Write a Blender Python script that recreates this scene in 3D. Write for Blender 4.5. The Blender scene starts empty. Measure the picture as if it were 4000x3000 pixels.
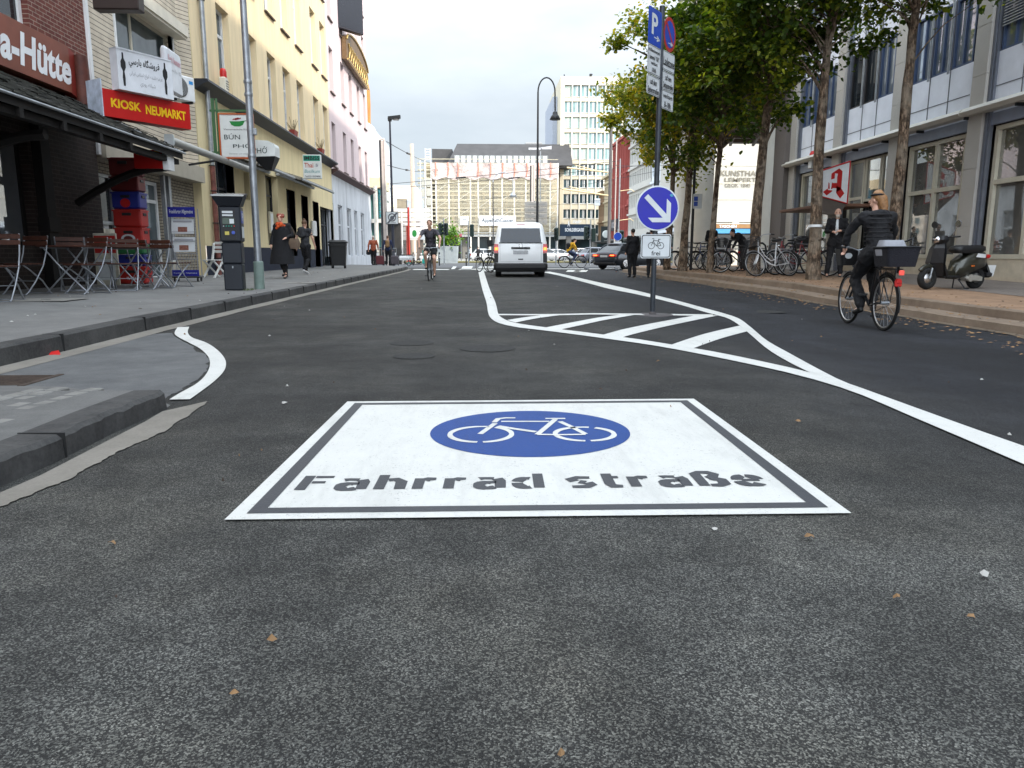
import bpy, bmesh, math, random
from mathutils import Vector, Matrix, noise
random.seed(7)
R = math.radians
sc = bpy.context.scene
COL = sc.collection

# ------------------------------------------------------------ camera
F = 2893.0                                   # focal length in pixels of the 4000 px wide photograph
PITCH = math.atan((1500-995)/F)
YAW = math.atan(127/F*math.cos(PITCH))
CAMH = 0.80
cam = bpy.data.cameras.new('camera'); cam_o = bpy.data.objects.new('camera', cam); COL.objects.link(cam_o)
cam_o.location = (0, 0, CAMH); cam_o.rotation_euler = (math.pi/2-PITCH, 0, -YAW)
cam.sensor_width = 36; cam.lens = 36*F/4000; cam.clip_start = 0.05; cam.clip_end = 3000
sc.camera = cam_o
CM = Matrix.Rotation(-YAW, 3, 'Z') @ Matrix.Rotation(math.pi/2-PITCH, 3, 'X')

# ------------------------------------------------------------ world, sun, exposure
SKY_LOW, SKY_HIGH = .50, 2.3
SUN_EL, SUN_AZ = 33.0, (0.72, -0.69)         # direction towards the sun on the ground plane
w = bpy.data.worlds.new('World'); sc.world = w; w.use_nodes = True
nt = w.node_tree; nt.nodes.clear()
wo = nt.nodes.new('ShaderNodeOutputWorld'); bg = nt.nodes.new('ShaderNodeBackground')
sky = nt.nodes.new('ShaderNodeTexSky'); sky.sky_type = 'NISHITA'; sky.sun_disc = False
sky.sun_elevation = R(SUN_EL); sky.sun_rotation = math.atan2(SUN_AZ[0], SUN_AZ[1])
sky.air_density = 1.0; sky.dust_density = 2.0; sky.ozone_density = 1.2
tc = nt.nodes.new('ShaderNodeTexCoord'); mp = nt.nodes.new('ShaderNodeMapping'); mp.inputs['Scale'].default_value = (1.0, 1.0, 3.2)
ns = nt.nodes.new('ShaderNodeTexNoise'); ns.inputs['Scale'].default_value = 2.3; ns.inputs['Detail'].default_value = 6; ns.inputs['Roughness'].default_value = .55
cr = nt.nodes.new('ShaderNodeValToRGB'); cr.color_ramp.elements[0].position = .30; cr.color_ramp.elements[0].color = (.55,.55,.55,1)
cr.color_ramp.elements[1].position = .66; cr.color_ramp.elements[1].color = (.93,.93,.93,1)
mx = nt.nodes.new('ShaderNodeMix'); mx.data_type = 'RGBA'
CLOUD = (8.7, 9.6, 10.4, 1)
mx.inputs[7].default_value = CLOUD
nt.links.new(tc.outputs['Generated'], mp.inputs[0]); nt.links.new(mp.outputs[0], ns.inputs['Vector'])
nt.links.new(ns.outputs['Fac'], cr.inputs[0]); nt.links.new(cr.outputs[0], mx.inputs[0])
nt.links.new(sky.outputs[0], mx.inputs[6])
sx_ = nt.nodes.new('ShaderNodeSeparateXYZ'); nt.links.new(tc.outputs['Generated'], sx_.inputs[0])
def _m(op, a, b_, c=None):
    n_ = nt.nodes.new('ShaderNodeMath'); n_.operation = op
    for i_, v_ in enumerate((a, b_) if c is None else (a, b_, c)):
        if hasattr(v_, 'is_output'): nt.links.new(v_, n_.inputs[i_])
        else: n_.inputs[i_].default_value = v_
    return n_.outputs[0]
glow = _m('ADD', _m('MULTIPLY', sx_.outputs[2], 1.0), _m('MULTIPLY', sx_.outputs[1], -.55))      # sky brightness shaped as fill light: dimmed ahead, raised overhead and behind the viewer
gm = nt.nodes.new('ShaderNodeMapRange'); gm.inputs[1].default_value = -.35; gm.inputs[2].default_value = .75; gm.inputs[3].default_value = SKY_LOW; gm.inputs[4].default_value = SKY_HIGH
nt.links.new(glow, gm.inputs[0])
scl = nt.nodes.new('ShaderNodeVectorMath'); scl.operation = 'SCALE'; nt.links.new(mx.outputs[2], scl.inputs[0]); nt.links.new(gm.outputs[0], scl.inputs['Scale'])
nt.links.new(scl.outputs[0], bg.inputs['Color'])
bg.inputs['Strength'].default_value = .095; nt.links.new(bg.outputs[0], wo.inputs[0])
sl = bpy.data.lights.new('sun', 'SUN'); sl.energy = 2.0; sl.angle = R(.6); sl.color = (1, .93, .82)
so = bpy.data.objects.new('sun', sl); COL.objects.link(so)
_d = Vector((SUN_AZ[0]*math.cos(R(SUN_EL)), SUN_AZ[1]*math.cos(R(SUN_EL)), math.sin(R(SUN_EL))))
so.rotation_euler = _d.to_track_quat('Z', 'Y').to_euler(); so.location = (30, -30, 40)
sc.view_settings.view_transform = 'Standard'; sc.view_settings.look = 'None'
sc.view_settings.exposure = 1.08; sc.view_settings.gamma = 1
sc.cycles.max_bounces = 6; sc.cycles.diffuse_bounces = 3; sc.cycles.glossy_bounces = 3; sc.cycles.transparent_max_bounces = 12

# ------------------------------------------------------------ ground heights and picture-to-place helpers
def clamp(a, lo, hi): return max(lo, min(hi, a))
def zroad(x, y): return -0.04*clamp(x-1.5, 0, 5)*clamp((20-y)/9, 0, 1)     # camber falling to the right-hand kerb
def ray(px, py):
    return CM @ Vector(((px-2000)/F, (1500-py)/F, -1))
def G(px, py, dz=0.0, fn=zroad):             # point of the ground seen at a picture position
    d = ray(px, py); z = fn(0, 10)+dz
    for _ in range(12):
        t = (z-CAMH)/d.z; x, y = d.x*t, d.y*t; z = fn(x, y)+dz
    return Vector((x, y, z))
def XP(px, py, X):
    d = ray(px, py); t = X/d.x; return Vector((X, d.y*t, CAMH+d.z*t))
def YP(px, py, Y):
    d = ray(px, py); t = Y/d.y; return Vector((d.x*t, Y, CAMH+d.z*t))
XL, XR = -7.7, 12.3                          # facade planes left and right
def zleft(x, y): return .15+.02*max(0, -x-4)
def zright(x, y): return zroad(x, y)+.25

# ------------------------------------------------------------ mesh builder
WL = {}
def wloc(o):
    return WL.get(o.name, Vector((0, 0, 0))) if o else Vector((0, 0, 0))
def frame(o, r, u=(0, 0, 1)):
    r = Vector(r).normalized(); u = Vector(u).normalized(); n = r.cross(u)
    m = Matrix(((r.x, u.x, n.x, o[0]), (r.y, u.y, n.y, o[1]), (r.z, u.z, n.z, o[2]), (0, 0, 0, 1)))
    return m
def FLEFT(y=0, z=0, x=None): return frame((XL if x is None else x, y, z), (0, 1, 0))
def FRIGHT(y=0, z=0, x=None): return frame((XR if x is None else x, y, z), (0, -1, 0))
def FFRONT(x=0, y=0, z=0): return frame((x, y, z), (1, 0, 0))
_tc = {}
def text_mesh(s, bold=0.0, shear=0.0, space=1.0):
    k = (s, bold, shear, space)
    if k in _tc: return _tc[k]
    c = bpy.data.curves.new('t', 'FONT'); c.body = s; c.size = 1; c.offset = bold; c.shear = shear; c.space_character = space
    c.resolution_u = 3; c.fill_mode = 'FRONT'
    o = bpy.data.objects.new('t', c); COL.objects.link(o)
    dg = bpy.context.evaluated_depsgraph_get(); me = bpy.data.meshes.new_from_object(o.evaluated_get(dg))
    v = [tuple(p.co) for p in me.vertices]; f = [tuple(p.vertices) for p in me.polygons]
    bpy.data.objects.remove(o); bpy.data.curves.remove(c); bpy.data.meshes.remove(me)
    if not v: v = [(0, 0, 0), (1, 0, 0), (1, 1, 0)]; f = [(0, 1, 2)]
    x0, x1 = min(p[0] for p in v), max(p[0] for p in v); y0, y1 = min(p[1] for p in v), max(p[1] for p in v)
    v = [((p[0]-x0)/max(x1-x0, 1e-6), (p[1]-y0)/max(y1-y0, 1e-6)) for p in v]
    _tc[k] = (v, f); return _tc[k]
def rr(cx, cy, hx, hy, r, z, n=3, plane='xy'):
    r = min(r, hx, hy); out = []
    for (sx, sy, a0) in ((1, 1, 0), (-1, 1, 90), (-1, -1, 180), (1, -1, 270)):
        for i in range(n+1):
            a = R(a0+90*i/n)
            out.append((cx+sx*(hx-r)+r*math.cos(a), cy+sy*(hy-r)+r*math.sin(a)))
    if plane == 'xy': return [(x, y, z) for x, y in out]
    if plane == 'xz': return [(x, z, y) for x, y in out]
    return [(z, x, y) for x, y in out]
class MB:
    def __init__(s, T=None):
        s.v = []; s.f = []; s.mi = []; s.sm = []; s.T = T; s.m = 0
    def add(s, vs, fs, smooth=False):
        b = len(s.v)
        for p in vs:
            p = Vector(p)
            s.v.append(s.T @ p if s.T is not None else p)
        for f in fs: s.f.append(tuple(i+b for i in f)); s.mi.append(s.m); s.sm.append(smooth)
        return s
    def box(s, x0, x1, y0, y1, z0, z1):
        vs = [(x, y, z) for z in (z0, z1) for y in (y0, y1) for x in (x0, x1)]
        return s.add(vs, [(0, 2, 3, 1), (4, 5, 7, 6), (0, 1, 5, 4), (2, 6, 7, 3), (0, 4, 6, 2), (1, 3, 7, 5)])
    def bbox(s, x0, x1, y0, y1, z0, z1, r=.01, n=2):     # box with rounded vertical and eased horizontal edges
        cx, cy, hx, hy = (x0+x1)/2, (y0+y1)/2, (x1-x0)/2, (y1-y0)/2
        e = min(r, hx*.5, hy*.5, (z1-z0)*.3)
        return s.loft([rr(cx, cy, hx-e, hy-e, r, z0, n), rr(cx, cy, hx, hy, r, z0+e, n), rr(cx, cy, hx, hy, r, z1-e, n), rr(cx, cy, hx-e, hy-e, r, z1, n)])
    def loft(s, rings, cap=True, smooth=False, closed=True):
        n = len(rings[0]); vs = [p for r_ in rings for p in r_]; fs = []
        for k in range(len(rings)-1):
            for i in range(n if closed else n-1):
                j = (i+1) % n; fs.append((k*n+i, k*n+j, (k+1)*n+j, (k+1)*n+i))
        s.add(vs, fs, smooth)
        if cap:
            s.add(rings[0], [tuple(range(n))[::-1]]); s.add(rings[-1], [tuple(range(n))])
        return s
    def poly(s, pts): return s.add(pts, [tuple(range(len(pts)))])
    def tube(s, pts, r, n=8, cap=True, smooth=True, flat=1.0):
        pts = [Vector(p) for p in pts]; m = len(pts)
        rs = r if isinstance(r, (list, tuple)) else [r]*m
        rings = []; up = None
        for i in range(m):
            t = (pts[min(i+1, m-1)]-pts[max(i-1, 0)])
            if t.length < 1e-9: t = Vector((0, 0, 1))
            t.normalize()
            if up is None: up = Vector((0, 0, 1)) if abs(t.z) < .9 else Vector((0, 1, 0))
            a = t.cross(up)
            if a.length < 1e-4: a = t.orthogonal()
            a.normalize(); b = a.cross(t).normalized(); up = b
            rings.append([pts[i]+(a*math.cos(2*math.pi*k/n)+b*math.sin(2*math.pi*k/n)*flat)*rs[i] for k in range(n)])
        return s.loft(rings, cap, smooth)
    def sph(s, c, r, n=12, m=8):
        if not isinstance(r, (list, tuple)): r = (r, r, r)
        vs = [(c[0], c[1], c[2]-r[2])]; fs = []
        for i in range(1, m):
            a = math.pi*i/m-math.pi/2
            for k in range(n):
                b = 2*math.pi*k/n; vs.append((c[0]+r[0]*math.cos(a)*math.cos(b), c[1]+r[1]*math.cos(a)*math.sin(b), c[2]+r[2]*math.sin(a)))
        vs.append((c[0], c[1], c[2]+r[2])); L = len(vs)-1
        for k in range(n): fs.append((0, 1+(k+1) % n, 1+k)); fs.append((L, L-n+k, L-n+(k+1) % n))
        for i in range(m-2):
            for k in range(n):
                fs.append((1+i*n+k, 1+i*n+(k+1) % n, 1+(i+1)*n+(k+1) % n, 1+(i+1)*n+k))
        return s.add(vs, fs, True)
    def lathe(s, prof, n=16, c=(0, 0, 0), axis='z', cap=True, smooth=True):
        rings = []
        for r_, h in prof:
            ring = []
            for k in range(n):
                a = 2*math.pi*k/n; x, y = r_*math.cos(a), r_*math.sin(a)
                p = (x, y, h) if axis == 'z' else ((h, x, y) if axis == 'x' else (y, h, x))
                ring.append((c[0]+p[0], c[1]+p[1], c[2]+p[2]))
            rings.append(ring)
        return s.loft(rings, cap, smooth)
    def prism(s, poly, a, b, plane='xy'):
        f = {'xy': lambda p, h: (p[0], p[1], h), 'xz': lambda p, h: (p[0], h, p[1]), 'yz': lambda p, h: (h, p[0], p[1])}[plane]
        return s.loft([[f(p, a) for p in poly], [f(p, b) for p in poly]])
    def torus(s, c, Rr, r, axis='x', n=24, m=6, a0=0, a1=360):
        full = (a1-a0) >= 360; rings = []; cnt = n if full else n+1
        for i in range(cnt):
            a = R(a0+(a1-a0)*i/n); ring = []
            for k in range(m):
                b = 2*math.pi*k/m; q = Rr+r*math.cos(b); h = r*math.sin(b)
                p = {'x': (h, q*math.cos(a), q*math.sin(a)), 'y': (q*math.cos(a), h, q*math.sin(a)), 'z': (q*math.cos(a), q*math.sin(a), h)}[axis]
                ring.append((c[0]+p[0], c[1]+p[1], c[2]+p[2]))
            rings.append(ring)
        if full: rings.append(rings[0])
        return s.loft(rings, not full, True)
    def text(s, t, x0, x1, y0, y1, z=.003, bold=0.0, shear=0.0, space=1.0):
        v, f = text_mesh(t, bold, shear, space)
        return s.add([(x0+a*(x1-x0), y0+b*(y1-y0), z) for a, b in v], f)
    def wall(s, x0, x1, y0, y1, holes, depth, z=0):      # wall in the frame's plane with real openings and reveals
        xs = sorted({x0, x1, *[c for h in holes for c in h[:2]]}); ys = sorted({y0, y1, *[c for h in holes for c in h[2:4]]})
        xs = [x for x in xs if x0-1e-6 <= x <= x1+1e-6]; ys = [y for y in ys if y0-1e-6 <= y <= y1+1e-6]
        for i in range(len(xs)-1):
            for j in range(len(ys)-1):
                cx, cy = (xs[i]+xs[i+1])/2, (ys[j]+ys[j+1])/2
                if any(h[0] < cx < h[1] and h[2] < cy < h[3] for h in holes): continue
                s.poly([(xs[i], ys[j], z), (xs[i+1], ys[j], z), (xs[i+1], ys[j+1], z), (xs[i], ys[j+1], z)])
        for h in holes:
            a, b, c, d = h[:4]; e = z-depth
            s.poly([(a, c, z), (a, d, z), (a, d, e), (a, c, e)]); s.poly([(b, c, e), (b, d, e), (b, d, z), (b, c, z)])
            s.poly([(a, c, e), (b, c, e), (b, c, z), (a, c, z)]); s.poly([(a, d, z), (b, d, z), (b, d, e), (a, d, e)])
        return s
    def ribbon(s, A, B, z=None):
        n = min(len(A), len(B))
        return s.add(list(A[:n])+list(B[:n]), [(i, i+1, n+i+1, n+i) for i in range(n-1)])
    def build(s, name, mats, parent=None, loc=None, rotz=0, world=False):
        me = bpy.data.meshes.new(name)
        off = wloc(parent) if world else Vector((0, 0, 0))
        if loc is not None and world: off = Vector(loc)
        me.from_pydata([tuple(p-off) for p in s.v], [], s.f)
        ms = mats if isinstance(mats, (list, tuple)) else [mats]
        for m in ms: me.materials.append(m)
        me.polygons.foreach_set('material_index', s.mi if len(ms) > 1 else [0]*len(s.mi))
        me.polygons.foreach_set('use_smooth', s.sm); me.update()
        o = bpy.data.objects.new(name, me); COL.objects.link(o); o.parent = parent
        if loc is not None: o.location = loc
        o.rotation_euler[2] = rotz
        WL[o.name] = (wloc(parent) if world and loc is None else Vector(loc or (0, 0, 0)))
        return o
def tag(o, label=None, cat=None, group=None, kind=None):
    if label: o['label'] = label
    if cat: o['category'] = cat
    if group: o['group'] = group
    if kind: o['kind'] = kind
    return o
def thing(name, label, cat, loc=(0, 0, 0), rotz=0, group=None):
    o = bpy.data.objects.new(name, None); COL.objects.link(o); o.empty_display_size = .2
    o.location = loc; o.rotation_euler[2] = rotz; WL[o.name] = Vector(loc)
    return tag(o, label, cat, group)
def copy_tree(o, parent=None):
    c = o.copy(); COL.objects.link(c); c.parent = parent
    for ch in list(o.children): copy_tree(ch, c)
    return c
def dup(root, loc, rotz=0, label=None, scale=None):
    r = copy_tree(root); r.location = loc; r.rotation_euler[2] = rotz
    if label: r['label'] = label
    if scale: r.scale = (scale,)*3 if not isinstance(scale, (tuple, list)) else scale
    return r
def pdup(src, parent, loc):                  # copy a part (with sub-parts) inside its thing
    c = copy_tree(src, parent); c.location = Vector(loc); return c

# ------------------------------------------------------------ materials
def lin(c):
    c /= 255.0; return c/12.92 if c <= .04045 else ((c+.055)/1.055)**2.4
def S(r, g, b): return (lin(r), lin(g), lin(b))
_M = {}
def M(name, col, rough=.6, metal=0.0, var=.12, scale=3.0, bump=0.0, bscale=40.0, spec=.4, alpha=1.0, emit=0.0, coat=0.0, stretch=None, trans=0.0):
    if name in _M: return _M[name]
    m = bpy.data.materials.new(name); m.use_nodes = True; nt = m.node_tree
    p = nt.nodes['Principled BSDF']; p.inputs['Roughness'].default_value = rough; p.inputs['Metallic'].default_value = metal
    p.inputs['Specular IOR Level'].default_value = spec; p.inputs['Base Color'].default_value = (*col, 1)
    if coat: p.inputs['Coat Weight'].default_value = coat; p.inputs['Coat Roughness'].default_value = .08
    if alpha < 1: p.inputs['Alpha'].default_value = alpha
    if trans: p.inputs['Transmission Weight'].default_value = trans
    if emit: p.inputs['Emission Color'].default_value = (*col, 1); p.inputs['Emission Strength'].default_value = emit
    tc = nt.nodes.new('ShaderNodeTexCoord'); vec = tc.outputs['Object']
    if stretch:
        mp = nt.nodes.new('ShaderNodeMapping'); mp.inputs['Scale'].default_value = stretch; nt.links.new(vec, mp.inputs[0]); vec = mp.outputs[0]
    if var:
        n = nt.nodes.new('ShaderNodeTexNoise'); n.inputs['Scale'].default_value = scale; n.inputs['Detail'].default_value = 7; n.inputs['Roughness'].default_value = .65
        nt.links.new(vec, n.inputs['Vector'])
        mr = nt.nodes.new('ShaderNodeMapRange'); mr.inputs[1].default_value = .3; mr.inputs[2].default_value = .7; mr.inputs[3].default_value = 1-var; mr.inputs[4].default_value = 1+var*.6
        nt.links.new(n.outputs['Fac'], mr.inputs[0])
        mm = nt.nodes.new('ShaderNodeVectorMath'); mm.operation = 'SCALE'; mm.inputs[0].default_value = col
        nt.links.new(mr.outputs[0], mm.inputs['Scale']); nt.links.new(mm.outputs[0], p.inputs['Base Color'])
    if bump:
        n2 = nt.nodes.new('ShaderNodeTexNoise'); n2.inputs['Scale'].default_value = bscale; n2.inputs['Detail'].default_value = 5
        nt.links.new(vec, n2.inputs['Vector'])
        b = nt.nodes.new('ShaderNodeBump'); b.inputs['Strength'].default_value = bump; b.inputs['Distance'].default_value = .02
        nt.links.new(n2.outputs['Fac'], b.inputs['Height']); nt.links.new(b.outputs[0], p.inputs['Normal'])
    _M[name] = m; return m
class N:                                     # small node-graph helper
    def __init__(s, m): s.nt = m.node_tree; s.p = s.nt.nodes['Principled BSDF']
    def __call__(s, typ, **kw):
        n = s.nt.nodes.new(typ)
        for k, v in kw.items():
            if k.startswith('i_'):
                key = k[2:]; key = int(key) if key.isdigit() else key.replace('_', ' ')
                if hasattr(v, 'is_output'): s.nt.links.new(v, n.inputs[key])
                else: n.inputs[key].default_value = v
            else: setattr(n, k, v)
        return n
    def math(s, op, a, b=0.0, c=False):
        n = s.nt.nodes.new('ShaderNodeMath'); n.operation = op; n.use_clamp = c
        for i, v in enumerate((a, b)):
            if hasattr(v, 'is_output'): s.nt.links.new(v, n.inputs[i])
            else: n.inputs[i].default_value = v
        return n.outputs[0]
    def noise(s, vec, scale, detail=5, rough=.6):
        n = s('ShaderNodeTexNoise'); n.inputs['Scale'].default_value = scale; n.inputs['Detail'].default_value = detail; n.inputs['Roughness'].default_value = rough
        s.nt.links.new(vec, n.inputs['Vector']); return n.outputs['Fac']
    def ramp(s, fac, stops):
        n = s('ShaderNodeValToRGB'); e = n.color_ramp.elements
        while len(e) < len(stops): e.new(.5)
        for el, (pos, c) in zip(e, stops): el.position = pos; el.color = (*c, 1) if len(c) == 3 else c
        s.nt.links.new(fac, n.inputs[0]); return n.outputs[0]
    def mr(s, v, a, b, c=0.0, d=1.0):
        n = s('ShaderNodeMapRange'); s.nt.links.new(v, n.inputs[0])
        for i, q in enumerate((a, b, c, d)): n.inputs[i+1].default_value = q
        return n.outputs[0]
    def mix(s, f, a, b, blend='MIX'):
        n = s('ShaderNodeMix'); n.data_type = 'RGBA'; n.blend_type = blend
        for i, v in ((0, f), (6, a), (7, b)):
            if hasattr(v, 'is_output'): s.nt.links.new(v, n.inputs[i])
            elif i == 0: n.inputs[0].default_value = v
            else: n.inputs[i].default_value = (*v, 1) if len(v) == 3 else v
        return n.outputs[2]
    def out(s, col, bump=None, strength=.4, dist=.01, rough=None):
        s.nt.links.new(col, s.p.inputs['Base Color'])
        if bump is not None:
            b = s('ShaderNodeBump'); b.inputs['Strength'].default_value = strength; b.inputs['Distance'].default_value = dist
            s.nt.links.new(bump, b.inputs['Height']); s.nt.links.new(b.outputs[0], s.p.inputs['Normal'])
        if rough is not None: s.nt.links.new(rough, s.p.inputs['Roughness'])
def newmat(name, rough=.8, spec=.3):
    m = bpy.data.materials.new(name); m.use_nodes = True; p = m.node_tree.nodes['Principled BSDF']
    p.inputs['Roughness'].default_value = rough; p.inputs['Specular IOR Level'].default_value = spec
    g = N(m); pos = g('ShaderNodeNewGeometry').outputs['Position']; return m, g, pos

def mat_asphalt():
    m, g, pos = newmat('asphalt', .82, .35)
    sp = g('ShaderNodeSeparateXYZ', i_0=pos); X, Y = sp.outputs[0], sp.outputs[1]
    big = g.noise(pos, .55, 4); mid = g.noise(pos, 2.6, 6, .7); stain = g.noise(pos, 9, 5, .6)
    ya = g.math('ADD', Y, g.math('MULTIPLY', g.math('SUBTRACT', big, .5), 3.0))
    near = g.mr(ya, 1.3, 4.0, 1, 0)                                  # older coarse surface nearest
    xa = g.math('ADD', X, g.math('MULTIPLY', g.math('SUBTRACT', mid, .5), .5))
    lane = g.mr(g.math('SUBTRACT', xa, g.math('MULTIPLY', Y, -.02)), 1.6, 3.2)   # newer darker lane on the right
    vo = g('ShaderNodeTexVoronoi', i_Scale=300.0, i_Vector=pos); vs = g('ShaderNodeSeparateColor', i_0=vo.outputs['Color']).outputs[0]
    fine = g.noise(pos, 420, 3, .7)
    stone = g.mr(vs, .45, 1.0)
    base_near = g.ramp(stone, [(0, (.026, .026, .026)), (.35, (.088, .089, .086)), (.85, (.155, .158, .148)), (1, (.24, .242, .23))])
    base_mid = g.ramp(stone, [(0, (.019, .019, .019)), (.6, (.040, .041, .040)), (1, (.092, .092, .088))])
    base_new = g.ramp(stone, [(0, (.008, .009, .012)), (.7, (.0145, .016, .021)), (1, (.036, .038, .045))])
    c = g.mix(near, base_mid, base_near); c = g.mix(1, c, (1.02, 1.01, .96), 'MULTIPLY'); c = g.mix(lane, c, base_new)
    k = g.math('MULTIPLY', g.mr(mid, .36, .64, .68, 1.36), g.mr(big, .40, .60, .64, 1.28))
    k = g.math('MULTIPLY', k, g.mr(stain, .2, .8, .86, 1.12))
    mp = g('ShaderNodeMapping', i_0=pos); mp.inputs['Scale'].default_value = (1.6, .16, 1); mp.inputs['Rotation'].default_value = (0, 0, .05)
    k = g.math('MULTIPLY', k, g.mr(g.noise(mp.outputs[0], 1.0, 5, .6), .3, .7, .80, 1.18))           # worn wheel tracks along the street
    wv = g('ShaderNodeTexVoronoi', feature='DISTANCE_TO_EDGE', i_Scale=.55); vm = g('ShaderNodeVectorMath', operation='ADD', i_0=pos); ng = g('ShaderNodeTexNoise', i_Scale=1.6); g.nt.links.new(pos, ng.inputs['Vector']); g.nt.links.new(ng.outputs['Color'], vm.inputs[1]); g.nt.links.new(vm.outputs[0], wv.inputs['Vector'])
    crack = g.math('MULTIPLY', g.math('LESS_THAN', wv.outputs['Distance'], .006), g.math('GREATER_THAN', g.noise(pos, .45, 2), .60))
    k = g.math('MULTIPLY', k, g.math('SUBTRACT', 1.0, g.math('MULTIPLY', crack, .45)))
    blot = g.math('MULTIPLY', g.mr(g.noise(pos, 3.1, 2, .4), .68, .74, 0, .4), g.mr(g.noise(pos, .8, 2), .45, .6)); k = g.math('MULTIPLY', k, g.math('SUBTRACT', 1.0, blot))
    sc_ = g('ShaderNodeVectorMath', operation='SCALE'); g.nt.links.new(c, sc_.inputs[0]); g.nt.links.new(k, sc_.inputs['Scale'])
    c = sc_.outputs[0]
    warm = g.mix(g.mr(g.noise(pos, 1.1, 3), .45, .7, 0, .5), c, g.mix(1, c, (1.08, 1.0, .86), 'MULTIPLY'))
    h = g.math('ADD', g.math('MULTIPLY', vo.outputs['Distance'], 1.0), g.math('MULTIPLY', fine, .5))
    g.out(warm, h, .85, .005); return m
def mat_pavement(name, dark, light, slab=None, k=1.0):
    m, g, pos = newmat(name, .85, .3)
    a = g.noise(pos, 1.2, 6, .7); b = g.noise(pos, 90*k, 4, .7); c = g.noise(pos, 7, 4)
    f = g.math('ADD', g.math('MULTIPLY', a, .5), g.math('ADD', g.math('MULTIPLY', b, .3), g.math('MULTIPLY', c, .2)))
    col = g.ramp(f, [(.33, dark), (.66, light)])
    if slab:
        br = g('ShaderNodeTexBrick', i_Vector=pos); br.inputs['Scale'].default_value = slab; br.inputs['Mortar Size'].default_value = .015; br.inputs['Color1'].default_value = (1, 1, 1, 1)
        br.inputs['Color2'].default_value = (.86, .86, .86, 1); br.inputs['Mortar'].default_value = (.45, .45, .45, 1)
        col = g.mix(1, col, br.outputs[0], 'MULTIPLY')
    g.out(col, b, .35, .006); return m
def mat_paint(name, col, spots=.55):
    m, g, pos = newmat(name, .62, .3)
    a = g.noise(pos, 85, 4, .75); b = g.noise(pos, 5, 6, .7); d = g.noise(pos, 33, 3, .6)
    hole = g.math('GREATER_THAN', g.math('ADD', a, g.math('MULTIPLY', g.math('SUBTRACT', b, .5), .25)), .645)
    c = g.mix(g.mr(b, .35, .75, 0, .5), col, tuple(x*.86 for x in col))
    c = g.mix(g.mr(d, .62, .8, 0, .35), c, tuple(x*.6 for x in col))
    c = g.mix(g.math('MULTIPLY', hole, spots), c, (.07, .07, .07))
    mp = g('ShaderNodeMapping', i_0=pos); mp.inputs['Scale'].default_value = (2.2, .5, 1); mp.inputs['Rotation'].default_value = (0, 0, .35)
    c = g.mix(g.mr(g.noise(mp.outputs[0], 2.0, 7, .75), .50, .68, 0, .42), c, tuple(x*.62 for x in col))          # tyre scuffs and grime
    g.out(c, g.noise(pos, 160, 3), .6, .004); return m
def mat_brick(name, c1, c2, mortar, axis='yz', scale=1.0):
    m, g, pos = newmat(name, .85, .25)
    sp = g('ShaderNodeSeparateXYZ', i_0=pos); cb = g('ShaderNodeCombineXYZ')
    g.nt.links.new(sp.outputs[1 if axis == 'yz' else 0], cb.inputs[0]); g.nt.links.new(sp.outputs[2], cb.inputs[1])
    br = g('ShaderNodeTexBrick', i_Vector=cb.outputs[0]); br.inputs['Scale'].default_value = scale
    br.inputs['Brick Width'].default_value = .22; br.inputs['Row Height'].default_value = .075; br.inputs['Mortar Size'].default_value = .008
    br.inputs['Color1'].default_value = (*c1, 1); br.inputs['Color2'].default_value = (*c2, 1); br.inputs['Mortar'].default_value = (*mortar, 1)
    c = g.mix(.7, br.outputs[0], g.ramp(g.noise(pos, 6, 5), [(.3, (.6, .6, .6)), (.7, (1.15, 1.15, 1.15))]), 'MULTIPLY')
    g.out(c, br.outputs['Fac'], -.5, .01); return m
def mat_plaster(name, col, dirt=.16):
    m, g, pos = newmat(name, .85, .25)
    sp = g('ShaderNodeMapping', i_0=pos); sp.inputs['Scale'].default_value = (3, 3, .35)
    streak = g.noise(sp.outputs[0], 1.2, 6, .65); a = g.noise(pos, .7, 5); f = g.noise(pos, 60, 3)
    c = g.mix(g.mr(streak, .42, .78, 0, dirt*2.6), col, tuple(x*(1-dirt*2.2) for x in col))
    c = g.mix(g.mr(a, .3, .7, 0, dirt), c, tuple(x*.82 for x in col))
    g.out(c, f, .2, .004); return m
def mat_glass(name, col=(.02, .025, .03), rough=.04, var=.5, scale=1.2, warm=None, mirror=0.0):
    m, g, pos = newmat(name, rough, .5); g.p.inputs['Metallic'].default_value = mirror
    n = g.noise(pos, scale, 4, .6)
    st = [(.3, tuple(c*(1-var) for c in col)), (.62, col)] + ([(.72, warm)] if warm else [])
    g.nt.links.new(g.ramp(n, st), g.p.inputs['Base Color'])
    g.p.inputs['IOR'].default_value = 1.5
    b = g('ShaderNodeBump'); b.inputs['Strength'].default_value = .05; b.inputs['Distance'].default_value = .03
    g.nt.links.new(g.noise(pos, .9, 2), b.inputs['Height']); g.nt.links.new(b.outputs[0], g.p.inputs['Normal']); return m
def mat_stone(name, col, sx=.62, sy=.62):
    m, g, pos = newmat(name, .6, .4)
    a = g.noise(pos, 140, 3, .8); b = g.noise(pos, 1.3, 5)
    c = g.mix(g.mr(a, .35, .65), tuple(x*.62 for x in col), tuple(min(1, x*1.35) for x in col))
    c = g.mix(g.mr(b, .3, .75, 0, .3), c, tuple(x*.7 for x in col))
    g.out(c, a, .1, .002); return m
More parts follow.
